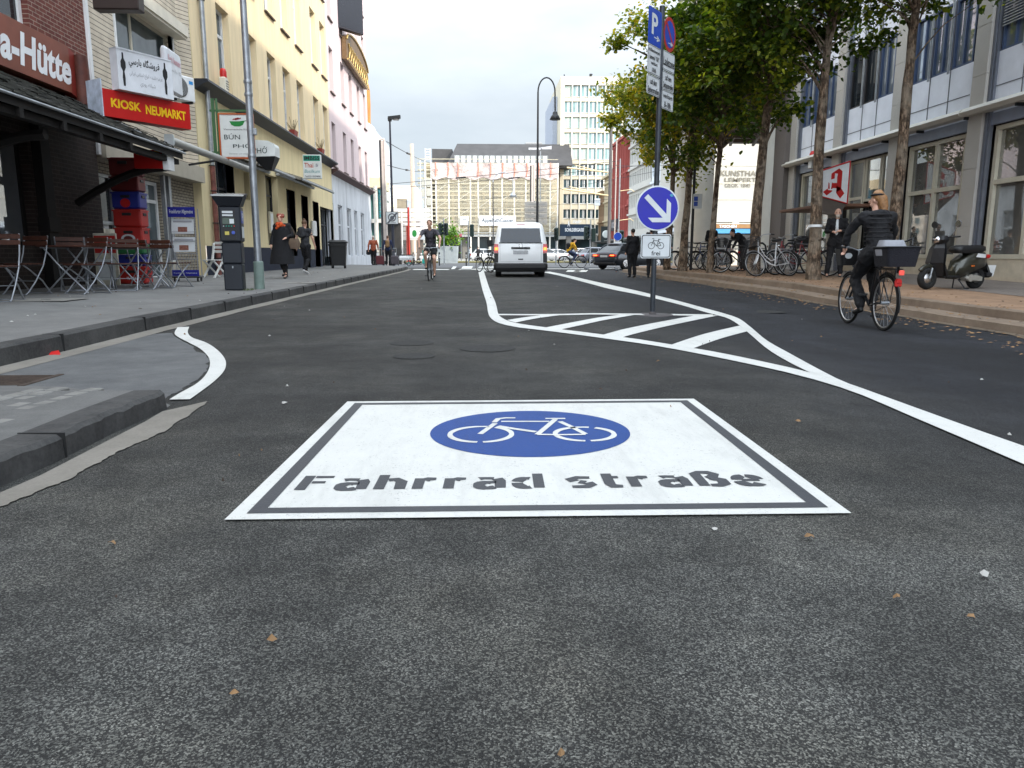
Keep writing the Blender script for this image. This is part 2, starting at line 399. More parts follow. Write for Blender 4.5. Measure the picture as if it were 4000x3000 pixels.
def mat_bark():
    m, g, pos = newmat('bark', .9, .2)
    mp = g('ShaderNodeMapping', i_0=pos); mp.inputs['Scale'].default_value = (13, 13, 4.2)
    a = g.noise(mp.outputs[0], 1.7, 7, .75); vo = g('ShaderNodeTexVoronoi', i_Vector=mp.outputs[0], i_Scale=1.5); cr_ = g.math('MULTIPLY', a, g.mr(vo.outputs['Distance'], .1, .7, 1.1, .75))
    c = g.ramp(cr_, [(.28, (.02, .014, .01)), (.42, (.11, .075, .05)), (.55, (.34, .24, .165))])
    c = g.mix(g.mr(g.noise(pos, 2.2, 3), .45, .65, 0, .75), c, (.30, .25, .19)); c = g.mix(g.mr(g.noise(pos, 5, 4), .52, .62, 0, .8), c, (.05, .035, .025)); g.out(c, cr_, 1.0, .07); return m
def mat_leaf(name, c1, c2, c3):
    m = bpy.data.materials.new(name); m.use_nodes = True; g = N(m); p = g.p
    geo = g('ShaderNodeNewGeometry'); rnd = geo.outputs['Random Per Island']
    clump = g.noise(geo.outputs['Position'], .9, 3)
    f = g.math('ADD', g.math('MULTIPLY', rnd, .5), g.math('MULTIPLY', g.mr(clump, .3, .7), .5))
    c = g.ramp(f, [(.1, c1), (.55, c2), (.92, c3)])
    g.nt.links.new(c, p.inputs['Base Color']); p.inputs['Roughness'].default_value = .5; p.inputs['Specular IOR Level'].default_value = .35
    tr = g('ShaderNodeBsdfTranslucent'); g.nt.links.new(g.mix(1, c, (1.3, 1.35, .6), 'MULTIPLY'), tr.inputs[0])
    ms = g('ShaderNodeMixShader'); ms.inputs[0].default_value = .46
    g.nt.links.new(p.outputs[0], ms.inputs[1]); g.nt.links.new(tr.outputs[0], ms.inputs[2])
    g.nt.links.new(ms.outputs[0], m.node_tree.nodes['Material Output'].inputs[0]); return m

ASPH = mat_asphalt()
WHITEP = mat_paint('road_paint_white', (.595, .595, .56)); BLUEP = mat_paint('road_paint_blue', (.003, .045, .215), .5); GREYP = mat_paint('road_paint_grey', (.052, .055, .062), .2)
WHITE = M('white_paint', (.72, .73, .73), .5); CREAMF = M('cream_metal', S(196, 190, 172), .5); BLACK = M('black_plastic', (.012, .012, .013), .45)
DARK = M('dark_metal', (.025, .027, .03), .45, .3); STEEL = M('galvanised_steel', (.36, .38, .40), .45, .7, .25, 6); CHROME = M('chrome', (.6, .6, .62), .15, 1.0, .05)
RUBBER = M('tyre_rubber', (.012, .012, .012), .85, bump=.2, bscale=80); GREYM = M('grey_metal', (.16, .165, .175), .5, .4)
GLASS = mat_glass('dark_glass'); GLASSL = mat_glass('pale_glass', (.10, .13, .14), .05, .6, .6)
RED = M('red_plastic', (.50, .012, .010), .4); SKIN = M('skin', (.62, .36, .26), .5, var=.08, spec=.4)
def paint(n, c, metal=.0): return M(n, c, .32, metal, .04, coat=.6)
# ------------------------------------------------------------ the setting: ground sheets, kerbs, markings
LK = [(-3.45, -12), (-3.45, 4), (-3.47, 6.3), (-3.54, 8), (-3.62, 12), (-3.70, 20), (-3.74, 28), (-3.80, 38), (-3.95, 41.5), (-4.6, 43.6), (-5.9, 44.9), (-8.0, 45.6), (-60, 46)]   # left kerb line
_rk = [G(4000, 1310), G(3584, 1242), G(3200, 1184), G(3034, 1150), G(2817, 1121), G(2700, 1104), G(2600, 1091), G(2509, 1075), G(2430, 1062)]
RK = [(5.35, -12), (5.35, 2), (5.35, 5)] + [(p.x, p.y) for p in _rk] + [(_rk[-1].x+1.3, _rk[-1].y+2.6), (_rk[-1].x+3.6, _rk[-1].y+4.2), (70, _rk[-1].y+6)]
def grid_sheet(x0, x1, y0, y1, nx, ny, fn):
    b = MB(); vs = [(x0+(x1-x0)*i/nx, y0+(y1-y0)*j/ny) for j in range(ny+1) for i in range(nx+1)]
    b.add([(x, y, fn(x, y)) for x, y in vs], [(j*(nx+1)+i, j*(nx+1)+i+1, (j+1)*(nx+1)+i+1, (j+1)*(nx+1)+i) for j in range(ny) for i in range(nx)]); return b
xs = [-900, -300, -60, -10] + [-8+i*.5 for i in range(42)] + [14, 20, 60, 300, 900]
ys = [-300, -20] + [-4+i*.5 for i in range(50)] + [22, 26, 32, 40, 60, 100, 200, 500, 1600]
b = MB(); b.add([(x, y, zroad(x, y)) for y in ys for x in xs], [(j*len(xs)+i, j*len(xs)+i+1, (j+1)*len(xs)+i+1, (j+1)*len(xs)+i) for j in range(len(ys)-1) for i in range(len(xs)-1)])
tag(b.build('road', ASPH), 'dark grey asphalt roadway running away to the square', kind='structure')
PAVL = mat_pavement('left_pavement_asphalt', (.10, .099, .095), (.21, .205, .195)); KERBL = mat_pavement('kerb_stone_dark', (.016, .016, .017), (.088, .086, .082), k=.5)
PAVR = mat_pavement('right_pavement_earthy', (.15, .095, .06), (.36, .23, .145)); KERBR = mat_pavement('kerb_stone_brown', (.12, .088, .062), (.26, .20, .15)); GUT = mat_pavement('gutter_concrete', (.13, .12, .10), (.25, .23, .20))
def smooth_line(pts, step=.6):
    out = []
    for i in range(len(pts)-1):
        a, b_ = Vector(pts[i]), Vector(pts[i+1]); n = max(1, int((b_-a).length/step)) if (b_-a).length < 50 else 1
        for k in range(n): out.append(a.lerp(b_, k/n))
    out.append(Vector(pts[-1])); return out
def offset(pts, d):
    out = []
    for i, p in enumerate(pts):
        t = (pts[min(i+1, len(pts)-1)]-pts[max(i-1, 0)]).normalized(); out.append(p+Vector((t.y, -t.x))*d)     # +d = to the right of travel
    return out
def kerb(name, line, w, h0, h1, side, mat, label, fnbase=zroad, slope=0.0, jit=0.004):
    rk = random.Random(len(line)); L = line; O = offset(L, side*w); b = MB(); js = [(rk.uniform(-jit, jit), rk.uniform(-jit, jit*.6)) for _ in L]; N_ = offset(L, side)
    for i in range(len(L)-1):
        a, c, a2, c2 = L[i], L[i+1], O[i], O[i+1]
        za, zc = fnbase(a.x, a.y), fnbase(c.x, c.y)
        e = .018
        ja, jc = js[i], js[i+1]
        def P(p, q, t, z):
            j = ja if p is a else jc; n_ = (N_[i]-a) if p is a else (N_[i+1]-c); m_ = 1 if 0 < t < .5 else 0
            return (p.x+(q.x-p.x)*t+n_.x*j[0]*m_, p.y+(q.y-p.y)*t+n_.y*j[0]*m_, z+j[1]*m_)
        rings = [[P(a, a2, 0, za+h0), P(a, a2, .06, za+h1-e), P(a, a2, .18, za+h1), P(a, a2, 1, za+h1)],
                 [P(c, c2, 0, zc+h0), P(c, c2, .06, zc+h1-e), P(c, c2, .18, zc+h1), P(c, c2, 1, zc+h1)]]
        if (c-a).length < 2:                   # mortar joints between kerb stones
            for rg, p, q in ((rings[0], a, c),):
                pass
        b.loft([rings[0], rings[1]], cap=False, closed=False)
    o = b.build(name, mat); tag(o, label, kind='structure'); return o
LKs = smooth_line(LK); RKs = smooth_line(RK)
kerb('left_kerb', LKs, .16, -.02, .15, -1, KERBL, 'dark kerb of the left pavement')
jb = MB()                                       # joints of the kerb stones as narrow dark grooves
for line, sgn, w_, h0_, h1_, fn in ((LKs, -1, .16, 0, .15, zroad),):
    acc = 0
    for i in range(len(line)-1):
        a, c = line[i], line[i+1]
        if c.y > 44 or a.y < 0: continue
        acc += (c-a).length
        if acc >= 1.0:
            acc = 0; t = (c-a).normalized(); n_ = Vector((t.y, -t.x))*sgn
            p0 = a-n_*.003; p1 = a+n_*(w_+.0)
            for dd in (-.006,):
                q0, q1 = p0+t*dd, p0-t*dd; r0, r1 = p1+t*dd, p1-t*dd
                jb.loft([[(q0.x, q0.y, fn(a.x, a.y)+h0_), (q1.x, q1.y, fn(a.x, a.y)+h0_), (r1.x, r1.y, fn(a.x, a.y)+h0_), (r0.x, r0.y, fn(a.x, a.y)+h0_)],
                         [(q0.x, q0.y, fn(a.x, a.y)+h1_+.002), (q1.x, q1.y, fn(a.x, a.y)+h1_+.002), (r1.x, r1.y, fn(a.x, a.y)+h1_+.002), (r0.x, r0.y, fn(a.x, a.y)+h1_+.002)]])
tag(jb.build('kerb_joints', M('joint_dirt', (.012, .012, .012), .9)), 'mortar joints in the left kerb', kind='structure')
def gutter(name, line, w, mat, label):
    A = offset(line, -0.0); B = offset(line, w); b = MB(); random.seed(3)
    B = [p+(A[i]-p)*random.uniform(-.08, .08) for i, p in enumerate(B)]
    b.ribbon([(p.x, p.y, zroad(p.x, p.y)+.006) for p in A], [(p.x, p.y, zroad(p.x, p.y)+.006) for p in B])
    tag(b.build(name, mat), label, kind='structure')
gutter('left_gutter', [p for p in LKs if p.y < 43], .22, GUT, 'pale concrete gutter strip along the left kerb')
gutter('right_gutter', [p for p in RKs if p.y < 40][::-1], .16, mat_pavement('gutter_leafy', (.07, .055, .04), (.17, .13, .09)), 'dusty gutter along the right kerb')
# pavements
b = MB(); L = offset(LKs, -.16)
L = [p for p in L if p.y < 45.3]
n = len(L); cols = [0, .1, .25, .5, .75, 1]
def lp(p, t):
    xe = -60 if p.y > 40 else XL-.6
    x = p.x+(xe-p.x)*t; return (x, p.y, zleft(x, p.y))
b.add([lp(p, t) for p in L for t in cols], [(i*6+j, (i+1)*6+j, (i+1)*6+j+1, i*6+j+1) for i in range(n-1) for j in range(5)])
tag(b.build('left_pavement', PAVL), 'grey asphalt pavement in front of the shops on the left', kind='structure')
kerb('lower_right_kerb', RKs, .42, -.05, .12, 1, KERBR, 'lower brown kerb step on the right side')
RK2 = offset(RKs, .42)
kerb('upper_right_kerb', RK2, .16, .10, .25, 1, KERBR, 'upper brown kerb step on the right side')
RK3 = offset(RK2, .16); b = MB(); cols = [0, .05, .12, .2, .35, .6, 1]; L = [p for p in RK3 if p.y < 43]
def rp(p, t): x = p.x+(40-p.x)*t; return (x, p.y, zright(x, p.y))
b.add([rp(p, t) for p in L for t in cols], [(i*7+j, i*7+j+1, (i+1)*7+j+1, (i+1)*7+j) for i in range(len(L)-1) for j in range(6)])
tag(b.build('right_pavement', PAVR), 'brown earthy pavement under the street trees on the right', kind='structure')
# paved walkway in front of the right-hand shops
b = MB(); yy = [i*1.0-5 for i in range(40)]
b.ribbon([(9.4, y, zright(9.4, y)+.005) for y in yy], [(XR+.05, y, zright(XR+.05, y)+.005) for y in yy])
tag(b.build('right_walkway', mat_pavement('walkway_slabs', (.13, .11, .095), (.24, .205, .18), 3.0)), 'slab walkway in front of the pharmacy shops', kind='structure')
# bump-out in the lower left corner
bk = [G(-700, 2330), G(0, 1905), G(230, 1800), G(450, 1690), G(600, 1622), G(655, 1598)]
b = MB(); bl = [Vector((p.x, p.y)) for p in bk]; bl = smooth_line([tuple(p) for p in bl], .05)
kerb('bump_out_kerb', bl, .17, -.02, .10, -1, KERBL, 'worn dark kerb of the pavement extension in the lower left corner', jit=.007)
bi = offset(bl, -.17); b = MB()
end = bi[-1]; far = [Vector((-4.2, p.y+.1)) for p in bi]
ring = []
for i, p in enumerate(bi):
    ring.append([(p.x, p.y, .10), (p.x-.5, p.y+.02, .098), (-2.6, max(p.y, -2)+.05, .09), (-3.45, p.y+.05, .08)])
b.loft(ring, cap=False, closed=False)
e = bi[-1]; b.loft([ring[-1], [(e.x+.14, e.y+.10, .0), (e.x-.45, e.y+.55, -.004), (-2.6, e.y+.75, -.004), (-3.45, e.y+.85, -.004)]], cap=False, closed=False)
e0 = bl[-1]; b.poly([(e0.x, e0.y, -.01), (bi[-1].x+.14, e.y+.10, 0), (bi[-1].x, bi[-1].y, .10), (e0.x-.02, e0.y, .095)])
tag(b.build('bump_out_paving', mat_pavement('worn_paving', (.07, .07, .068), (.17, .168, .16))), 'worn grey paving of the pavement extension', kind='structure')
random.seed(11); b = MB()
q0, q1 = G(-60, 1790), G(560, 1575); dv = (q1-q0).normalized(); nv = Vector((-dv.y, dv.x, 0))
for k in range(6):                              # the patch of old setts showing through
    for j in range(int((q1-q0).length/.115)):
        c = q0+dv*(j*.115+.05*(k % 2))+nv*(.10+k*.095); f = j*.115/(q1-q0).length
        if random.random() < .14+(.5 if k in (0, 5) else 0) or f > .95-k*.03: continue
        s_ = random.uniform(.042, .052); zt = random.uniform(.095, .104)
        ring = [(c.x+dv.x*a+nv.x*d, c.y+dv.y*a+nv.y*d) for a, d in ((-s_, -.036), (s_, -.04), (s_*1.05, .036), (-s_, .04))]
        b.loft([[(x, y, .06) for x, y in ring], [(x, y, zt-.006) for x, y in ring], [(c.x+(x-c.x)*.82, c.y+(y-c.y)*.82, zt) for x, y in ring]])
tag(b.build('setts', M('sett_stone', (.19, .185, .17), .8, var=.3, scale=9)), 'patch of pale worn stone setts in the pavement extension', kind='structure')
ga = [G(x, y) for x, y in ((-500, 2330), (0, 1950), (200, 1862), (420, 1745), (600, 1650), (665, 1610))]; gb = [G(x, y) for x, y in ((-500, 2400), (0, 1985), (260, 1880), (470, 1765), (640, 1690), (815, 1570))]
b = MB(); rg = random.Random(5)
def dense(P, n=70): return [P[min(int(f), len(P)-2)].lerp(P[min(int(f), len(P)-2)+1], f-min(int(f), len(P)-2)) for f in [(len(P)-1)*k/n for k in range(n+1)]]
b.ribbon([(p.x-.04, p.y, .005) for p in dense(ga)], [(p.x+rg.uniform(-.008, .008), p.y+rg.uniform(-.004, .004), .005) for p in dense(gb)]); tag(b.build('near_gutter', GUT), 'pale concrete gutter strip beside the lower left kerb', kind='structure')
# sheets on the square beyond
def sheet(name, x0, x1, y0, y1, z, mat, label):
    b = MB(); b.poly([(x0, y0, z), (x1, y0, z), (x1, y1, z), (x0, y1, z)]); return tag(b.build(name, mat), label, kind='structure')
sheet('cross_street', -120, 160, 46.6, 74, .005, mat_pavement('cross_asphalt', (.08, .08, .082), (.13, .13, .132)), 'cross street in front of the square')
sheet('square_paving', -200, 260, 80, 620, .006, mat_pavement('square_slabs', (.20, .19, .175), (.32, .305, .28), 1.2), 'pale paving of the square')
b = MB(); b.bbox(-80, 4.2, 74, 80, -.1, .16, .05); b.bbox(6.0, 90, 74, 79, -.1, .16, .05); tag(b.build('median', mat_pavement('dry_grass_soil', (.16, .14, .05), (.30, .25, .12))), 'dry grassy median strip before the square', kind='structure')
# worn lighter surface of the parking bay, bump-out joints
random.seed(17); b = MB(); oc = [(-200, 1500), (30, 1440), (240, 1398), (430, 1345), (600, 1305), (668, 1300), (700, 1325), (760, 1360), (815, 1400), (815, 1440), (760, 1490), (690, 1530), (640, 1556), (420, 1560), (-200, 1640)]
P_ = [G(x, y, .0035) for x, y in oc]; ring = []
for i in range(len(P_)):
    a, c = P_[i], P_[(i+1) % len(P_)]
    for k in range(6): q = a.lerp(c, k/6); ring.append((q.x+random.uniform(-.02, .02), q.y+random.uniform(-.03, .03), .0035))
b.poly(ring); tag(b.build('bay_surface', mat_pavement('bay_asphalt', (.055, .057, .060), (.15, .152, .15), k=1.2)), 'worn lighter asphalt of the parking bay behind the curved marking', kind='structure')
b = MB()
for i in range(6, len(bl)-4, 17):
    p = bl[i]; tt_ = (bl[i+1]-bl[i-1]).normalized(); n_ = Vector((tt_.y, -tt_.x))*-1; q0, q1 = p-tt_*.004-n_*.004, p+tt_*.004-n_*.004; r0, r1 = q0+n_*.18, q1+n_*.18
    b.loft([[(*q0, 0), (*q1, 0), (*r1, 0), (*r0, 0)], [(*q0, .101), (*q1, .101), (*r1, .103), (*r0, .103)]])
tag(b.build('bump_out_joints', M('joint_dirt', (.012, .012, .012), .9)), 'joints between the stones of the lower left kerb', kind='structure')
# markings -------------------------------------------------
def drape(px, dz=.008):
    return [G(x, y, dz) for x, y in px]
def band(name, up, lo, mat, label, dz=.008, n=60):
    def res(p):
        P = [Vector(q) for q in p]; ls = [0]
        for i in range(1, len(P)): ls.append(ls[-1]+(P[i]-P[i-1]).length)
        out = []
        for k in range(n+1):
            s_ = ls[-1]*k/n; i = 1
            while i < len(P)-1 and ls[i] < s_: i += 1
            t = (s_-ls[i-1])/max(ls[i]-ls[i-1], 1e-6)
            # Catmull-Rom through the traced points
            p0, p1, p2, p3 = P[max(i-2, 0)], P[i-1], P[i], P[min(i+1, len(P)-1)]
            out.append(.5*((2*p1)+(p2-p0)*t+(2*p0-5*p1+4*p2-p3)*t*t+(3*p1-p0-3*p2+p3)*t**3))
        return out
    A = res([tuple(p) for p in drape(up, dz)]); B = res([tuple(p) for p in drape(lo, dz)])
    for q in A+B: q.z = zroad(q.x, q.y)+dz
    b = MB(); m = 4
    rows = [[a.lerp(c, j/m) for j in range(m+1)] for a, c in zip(A, B)]
    for r_ in rows:
        for q in r_: q.z = zroad(q.x, q.y)+dz
    b.add([q for r_ in rows for q in r_], [(i*(m+1)+j, i*(m+1)+j+1, (i+1)*(m+1)+j+1, (i+1)*(m+1)+j) for i in range(n) for j in range(m)])
    return tag(b.build(name, mat), label, kind='structure')
c2 = lambda L_: [(x/1.7015, 1050+y/1.7015) for x, y in L_]
band('bay_end_marking', c2([(1180,388),(1160,425),(1180,450),(1255,490),(1330,530),(1385,585),(1395,640),(1370,700),(1310,760),(1200,822),(1125,868)]),
     c2([(1258,385),(1248,420),(1275,455),(1370,490),(1440,535),(1490,590),(1502,640),(1480,690),(1420,750),(1340,810),(1262,866)]), WHITEP, 'curved white bay end marking on the left', n=40)
c3 = lambda L_: [(1800+x/1.00545, 1030+y/1.00545) for x, y in L_]
low = [(68,28),(82,90),(100,150),(107,190),(118,213),(150,233),(220,249),(330,262),(470,280),(600,298),(790,326),(950,356),(1150,397),(1300,431),(1420,463),(1500,488),(1600,525),(1750,590),(1950,675),(2212,787),(2420,880)]
inn = [(90,28),(110,90),(135,150),(147,196),(165,214),(200,229),(260,240),(360,253),(480,268),(620,286),(820,316),(1000,346),(1200,387),(1350,421),(1440,446),(1500,462),(1640,512),(1800,570),(2000,642),(2212,716),(2420,790)]
band('box_line', c3(low), c3(inn), WHITEP, 'white edge line sweeping from the parking box to the right', n=120)
band('lane_line', c3([(348,31),(420,45),(550,75),(700,108),(850,145),(960,175),(1030,194),(1090,214),(1140,250),(1200,300),(1290,351),(1400,411),(1500,462),(1560,486)]),
     c3([(322,33),(400,50),(550,90),(700,122),(850,158),(960,190),(1040,211),(1085,235),(1130,271),(1200,331),(1280,381),(1380,431),(1470,470),(1530,492)]), WHITEP, 'white lane line swinging round the hatched area', .009, n=80)
band('thin_line', c3([(146,197),(400,197),(700,196),(990,199)]), c3([(150,202),(400,202),(700,201),(990,205)]), WHITEP, 'thin white line closing the hatched area', .0075, n=20)
for i, (u_, l_) in enumerate([([(182,221),(260,209),(345,199)],[(215,231),(300,214),(405,200)]), ([(325,252),(480,222),(640,198)],[(380,261),(540,226),(705,197)]),
                     ([(548,282),(730,238),(920,203)],[(622,293),(800,247),(1010,203)]), ([(815,322),(955,276),(1095,243)],[(897,338),(1020,294),(1126,265)])]):
    band('hatch_stripe', c3(u_), c3(l_), WHITEP, 'white hatching stripe', .007, n=14)
band('far_stop_line', c3([(66,26),(330,27)]), c3([(66,29),(330,30)]), WHITEP, 'white line across the far end of the parking box', .007, n=8)
0 and band('left_edge_line', [(1370, 1103), (1480, 1078), (1600, 1053)], [(1380, 1106), (1490, 1081), (1606, 1055)], WHITEP, 'pale line along the far left kerb', .009, n=10)
for (x0, x1, y0, y1) in ((1610, 1750, 1051, 1054), (1800, 1840, 1040, 1052), (1762, 1776, 1041, 1051), (1866, 1935, 1041, 1046), (1790, 1930, 1050, 1053), (2210, 2290, 1055, 1062), (2130, 2420, 1049, 1051), (2240, 2262, 1056, 1061)):
    b = MB(); b.poly([tuple(G(x0, y1, .011)), tuple(G(x1, y1, .011)), tuple(G(x1+8, y0, .011)), tuple(G(x0+8, y0, .011))]); tag(b.build('crossing_mark', WHITEP), 'white crossing mark at the junction', kind='structure')
# the big painted panel ---------------------------------------
PA, PB, PC, PD = G(877, 2038), G(3325, 2012), G(2710, 1562), G(1357, 1573)
def pu(u, v, z=.008):                            # u,v in 0..1 on the painted rectangle, v = 0 near the viewer
    a = PA.lerp(PB, u); b_ = PD.lerp(PC, u); p = a.lerp(b_, v); return (p.x, p.y, zroad(p.x, p.y)+z)
PW = ((PB-PA).length+(PC-PD).length)/2; PH = ((PD-PA).length+(PC-PB).length)/2
def pgrid(b, u0, u1, v0, v1, z, n=12):
    b.add([pu(u0+(u1-u0)*i/n, v0+(v1-v0)*j/n, z) for j in range(n+1) for i in range(n+1)], [(j*(n+1)+i, j*(n+1)+i+1, (j+1)*(n+1)+i+1, (j+1)*(n+1)+i) for j in range(n) for i in range(n)])
b = MB(); pgrid(b, 0, 1, 0, 1, .007); tag(b.build('panel_marking', WHITEP), 'large white painted rectangle on the road', kind='structure')
b = MB(); m0, m1 = .026, .052; k = PW/PH
for (u0, u1, v0, v1) in ((m0, 1-m0, m0*k, m1*k), (m0, 1-m0, 1-m1*k, 1-m0*k), (m0, m1, m1*k, 1-m1*k), (1-m1, 1-m0, m1*k, 1-m1*k)): pgrid(b, u0, u1, v0, v1, .0085, 6)
tag(b.build('panel_border', GREYP), 'grey frame line inside the painted rectangle', kind='structure')
def inv_uv(px, py):                             # picture position -> panel u,v
    g_ = G(px, py); u, v = .5, .5
    for _ in range(30):
        p = Vector(pu(u, v, 0)); du = Vector(pu(u+.01, v, 0))-p; dv = Vector(pu(u, v+.01, 0))-p; e_ = g_-p
        det = du.x*dv.y-du.y*dv.x; u += .01*(e_.x*dv.y-e_.y*dv.x)/det; v += .01*(du.x*e_.y-du.y*e_.x)/det
    return u, v
cx, cy = inv_uv(2073, 1703); lft = inv_uv(1678, 1703); rgt = inv_uv(2468, 1703); ru = (rgt[0]-lft[0])/2; cx = (rgt[0]+lft[0])/2
tp = inv_uv(2073, 1611)[1]; bt = inv_uv(2073, 1793)[1]; rv = (tp-bt)/2; cy = (tp+bt)/2
b = MB(); b.add([pu(cx, cy, .0085)]+[pu(cx+ru*math.cos(2*math.pi*i/72), cy+rv*math.sin(2*math.pi*i/72), .0085) for i in range(72)], [(0, 1+i, 1+(i+1) % 72) for i in range(72)])
tag(b.build('panel_disc', BLUEP), 'blue painted disc on the white rectangle', kind='structure')
def prib(b, pts, wd, z, wv=None):
    z += .00008*(len(b.f) % 977 % 13)                # stroke on the panel: pts in u,v; wd in metres
    P = [Vector((p[0]*PW, p[1]*PH)) for p in pts]; A = []; B = []
    for i, p in enumerate(P):
        t = (P[min(i+1, len(P)-1)]-P[max(i-1, 0)]).normalized(); n_ = Vector((-t.y, t.x)); n_ *= (wd*abs(n_.x)+(wv or wd)*abs(n_.y))/2
        A.append(pu((p+n_).x/PW, (p+n_).y/PH, z)); B.append(pu((p-n_).x/PW, (p-n_).y/PH, z))
    b.ribbon(A, B)
b = MB(); cs = lambda x, y: (800+x/.8508, 1500+y/.8508)
def arc(c0, rx, ry, a0, a1, n=20): return [(c0[0]+rx*math.cos(R(a0+(a1-a0)*i/n)), c0[1]+ry*math.sin(R(a0+(a1-a0)*i/n))) for i in range(n+1)]
def uvs(L_): return [inv_uv(*cs(*p)) for p in L_]
def wheel_uv(x0, x1, y0, y1):
    a = inv_uv(*cs(x0, (y0+y1)/2)); c = inv_uv(*cs(x1, (y0+y1)/2)); t = inv_uv(*cs((x0+x1)/2, y0))[1]; bo = inv_uv(*cs((x0+x1)/2, y1))[1]
    return ((a[0]+c[0])/2, (t+bo)/2), (c[0]-a[0])/2, (t-bo)/2
w1 = wheel_uv(815, 1020, 148, 200); w2 = wheel_uv(1165, 1360, 150, 196)
for (wc, rx, ry), gaps in ((w1, ((-80, 80), (86, 258),)), (w2, ((-100, 96), (102, 252)))):
    for a0, a1 in ((75, 265), (-85, 62)): prib(b, arc(wc, rx, ry, a0, a1, 26), .021, .0100)
for L_ in ([(915, 173), (940, 155), (965, 137)], [(962, 134), (975, 122), (1000, 119), (1032, 119)], [(985, 131), (1060, 131), (1145, 131)], [(975, 147), (1030, 156), (1100, 166)],
           [(1105, 175), (1135, 150), (1165, 124)], [(1105, 175), (1180, 176), (1265, 175)], [(1180, 131), (1225, 152), (1265, 173)], [(1132, 121), (1165, 121), (1198, 121)]):
    prib(b, uvs(L_), .021, .0100)
tag(b.build('panel_bicycle', WHITEP), 'white bicycle symbol inside the blue disc', kind='structure')
# stencilled lettering
def A_(cx_, cy_, rx, ry, a0, a1): return arc((cx_, cy_), rx, ry, a0, a1, 10)
GL = {'F': (1.0, [[(.12, 0), (.12, 1)], [(.34, .9), (.98, .9)], [(.34, .52), (.80, .52)]]),
 'a': (1.0, [[(.12, .66), (.3, .7), (.62, .68)], [(.84, .02), (.84, .5), (.72, .66)], A_(.40, .2, .3, .2, 60, 300), [(.5, .02), (.66, .06)], [(.45, .4), (.7, .4)]]),
 'h': (1.0, [[(.14, 0), (.14, 1)], [(.34, .62), (.6, .68), (.82, .5), (.84, 0)]]),
 'r': (.8, [[(.16, 0), (.16, .72)], [(.38, .58), (.55, .68), (.86, .68)]]),
 'd': (1.0, [[(.86, 0), (.86, 1)], A_(.48, .34, .36, .32, 75, 165), A_(.48, .34, .36, .32, 180, 285), ]),
 's': (.9, [[(.88, .67), (.4, .69), (.12, .56), (.28, .42)], [(.42, .38), (.66, .32)], [(.72, .3), (.86, .16), (.66, .03), (.1, .03)]]),
 't': (.75, [[(.32, .95), (.32, .2), (.45, .04), (.86, .03)], [(.08, .68), (.22, .68)], [(.46, .68), (.84, .68)]]),
 'B': (1.0, [[(.12, 0), (.12, .9), (.3, 1), (.6, .98), (.8, .84), (.62, .6), (.42, .56)], [(.55, .54), (.86, .4), (.86, .14), (.66, .03), (.34, .03)]]),
 'e': (1.0, [[(.26, .38), (.88, .38)], A_(.5, .36, .38, .34, 12, 85), A_(.5, .36, .38, .34, 98, 172), A_(.5, .36, .38, .34, 190, 318)]), ' ': (.45, [])}
b = MB(); word = 'Fahrrad straBe'; ADV = 1.30; tot = sum(GL[c][0]*ADV for c in word)
(l0, vb) = inv_uv(*cs(300, 362)); (r0, vb2) = inv_uv(*cs(1905, 345)); vt = inv_uv(*cs(330, 312))[1]; vt2 = inv_uv(*cs(1650, 300))[1]
u = 0
for ch in word:
    wdt, strokes = GL[ch]; s_ = (r0-l0)/tot
    for st in strokes:
        pts = []
        for (x, y) in st:
            uu = u+x*wdt; fr = uu/tot; v0 = vb+(vb2-vb)*fr; v1 = vt+(vt2-vt)*fr
            pts.append((l0+uu*s_, v0+(v1-v0)*(y+.04)/1.05))
        prib(b, pts, .038, .0085, .025)
    u += wdt*ADV
tag(b.build('panel_lettering', GREYP), 'grey stencilled word Fahrradstraße on the rectangle', kind='structure')
# ironwork and litter
def cover(px, py, r, label, mat, fn=zroad, square=False):
    p = G(px, py, .0, fn); b = MB()
    if square: b.bbox(-r, r, -r*.8, r*.8, 0, .006, .01); b.m = 1; b.box(-.05, .05, -.03, .03, .0055, .009)
    else: b.lathe([(r, 0), (r, .0005), (0.001, .0005)], 28, smooth=False)
    o = b.build('manhole_cover', [mat, DARK], loc=p+Vector((0, 0, .004))); tag(o, label, 'manhole cover'); return o
IRON = M('cast_iron', (.045, .045, .044), .85, 0, .4, 20, .4, 60, .1)
cover(1608, 1341, .20, 'small round iron cover in the road, farther of the pair left of centre', IRON); cover(1618, 1392, .17, 'small round iron cover in the road, nearer of the pair left of centre', IRON)
cover(1905, 1362, .24, 'round iron cover in the road below the left end of the hatched area', IRON); cover(2985, 1218, .33, 'round iron cover in the dark right-hand lane', IRON)
cover(180, 1172, .42, 'pale square concrete cover in the pavement in front of the chairs', M('cover_concrete', (.21, .20, .18), .8), zleft, True)
cover(1170, 1106, .35, 'pale square cover in the pavement beyond the lamp post', M('cover_concrete', (.21, .20, .18), .8), zleft, True)
b = MB(); random.seed(5)
for k in range(9):
    for t in range(8):
        p = G(10+t*9, 1478-t*2+k*3.5); b.box(p.x-.012, p.x+.012, p.y-.01, p.y+.01, .004, .012)
p0 = G(30, 1487); b = MB()
for k in range(9): b.bbox(p0.x-.24, p0.x+.2, p0.y-.2+k*.045, p0.y-.18+k*.045, .0, .008, .003)
b.bbox(p0.x-.28, p0.x-.24, p0.y-.24, p0.y+.22, 0, .009, .003); b.bbox(p0.x+.2, p0.x+.24, p0.y-.24, p0.y+.22, 0, .009, .003)
tag(b.build('drain_grate', M('rusty_iron', (.06, .042, .032), .85, .2, .5, 15)), 'rusty drain grate at the left kerb', 'drain')
random.seed(21); b = MB(); LEAFD = [S(150, 110, 60), S(200, 196, 180), S(70, 55, 40)]
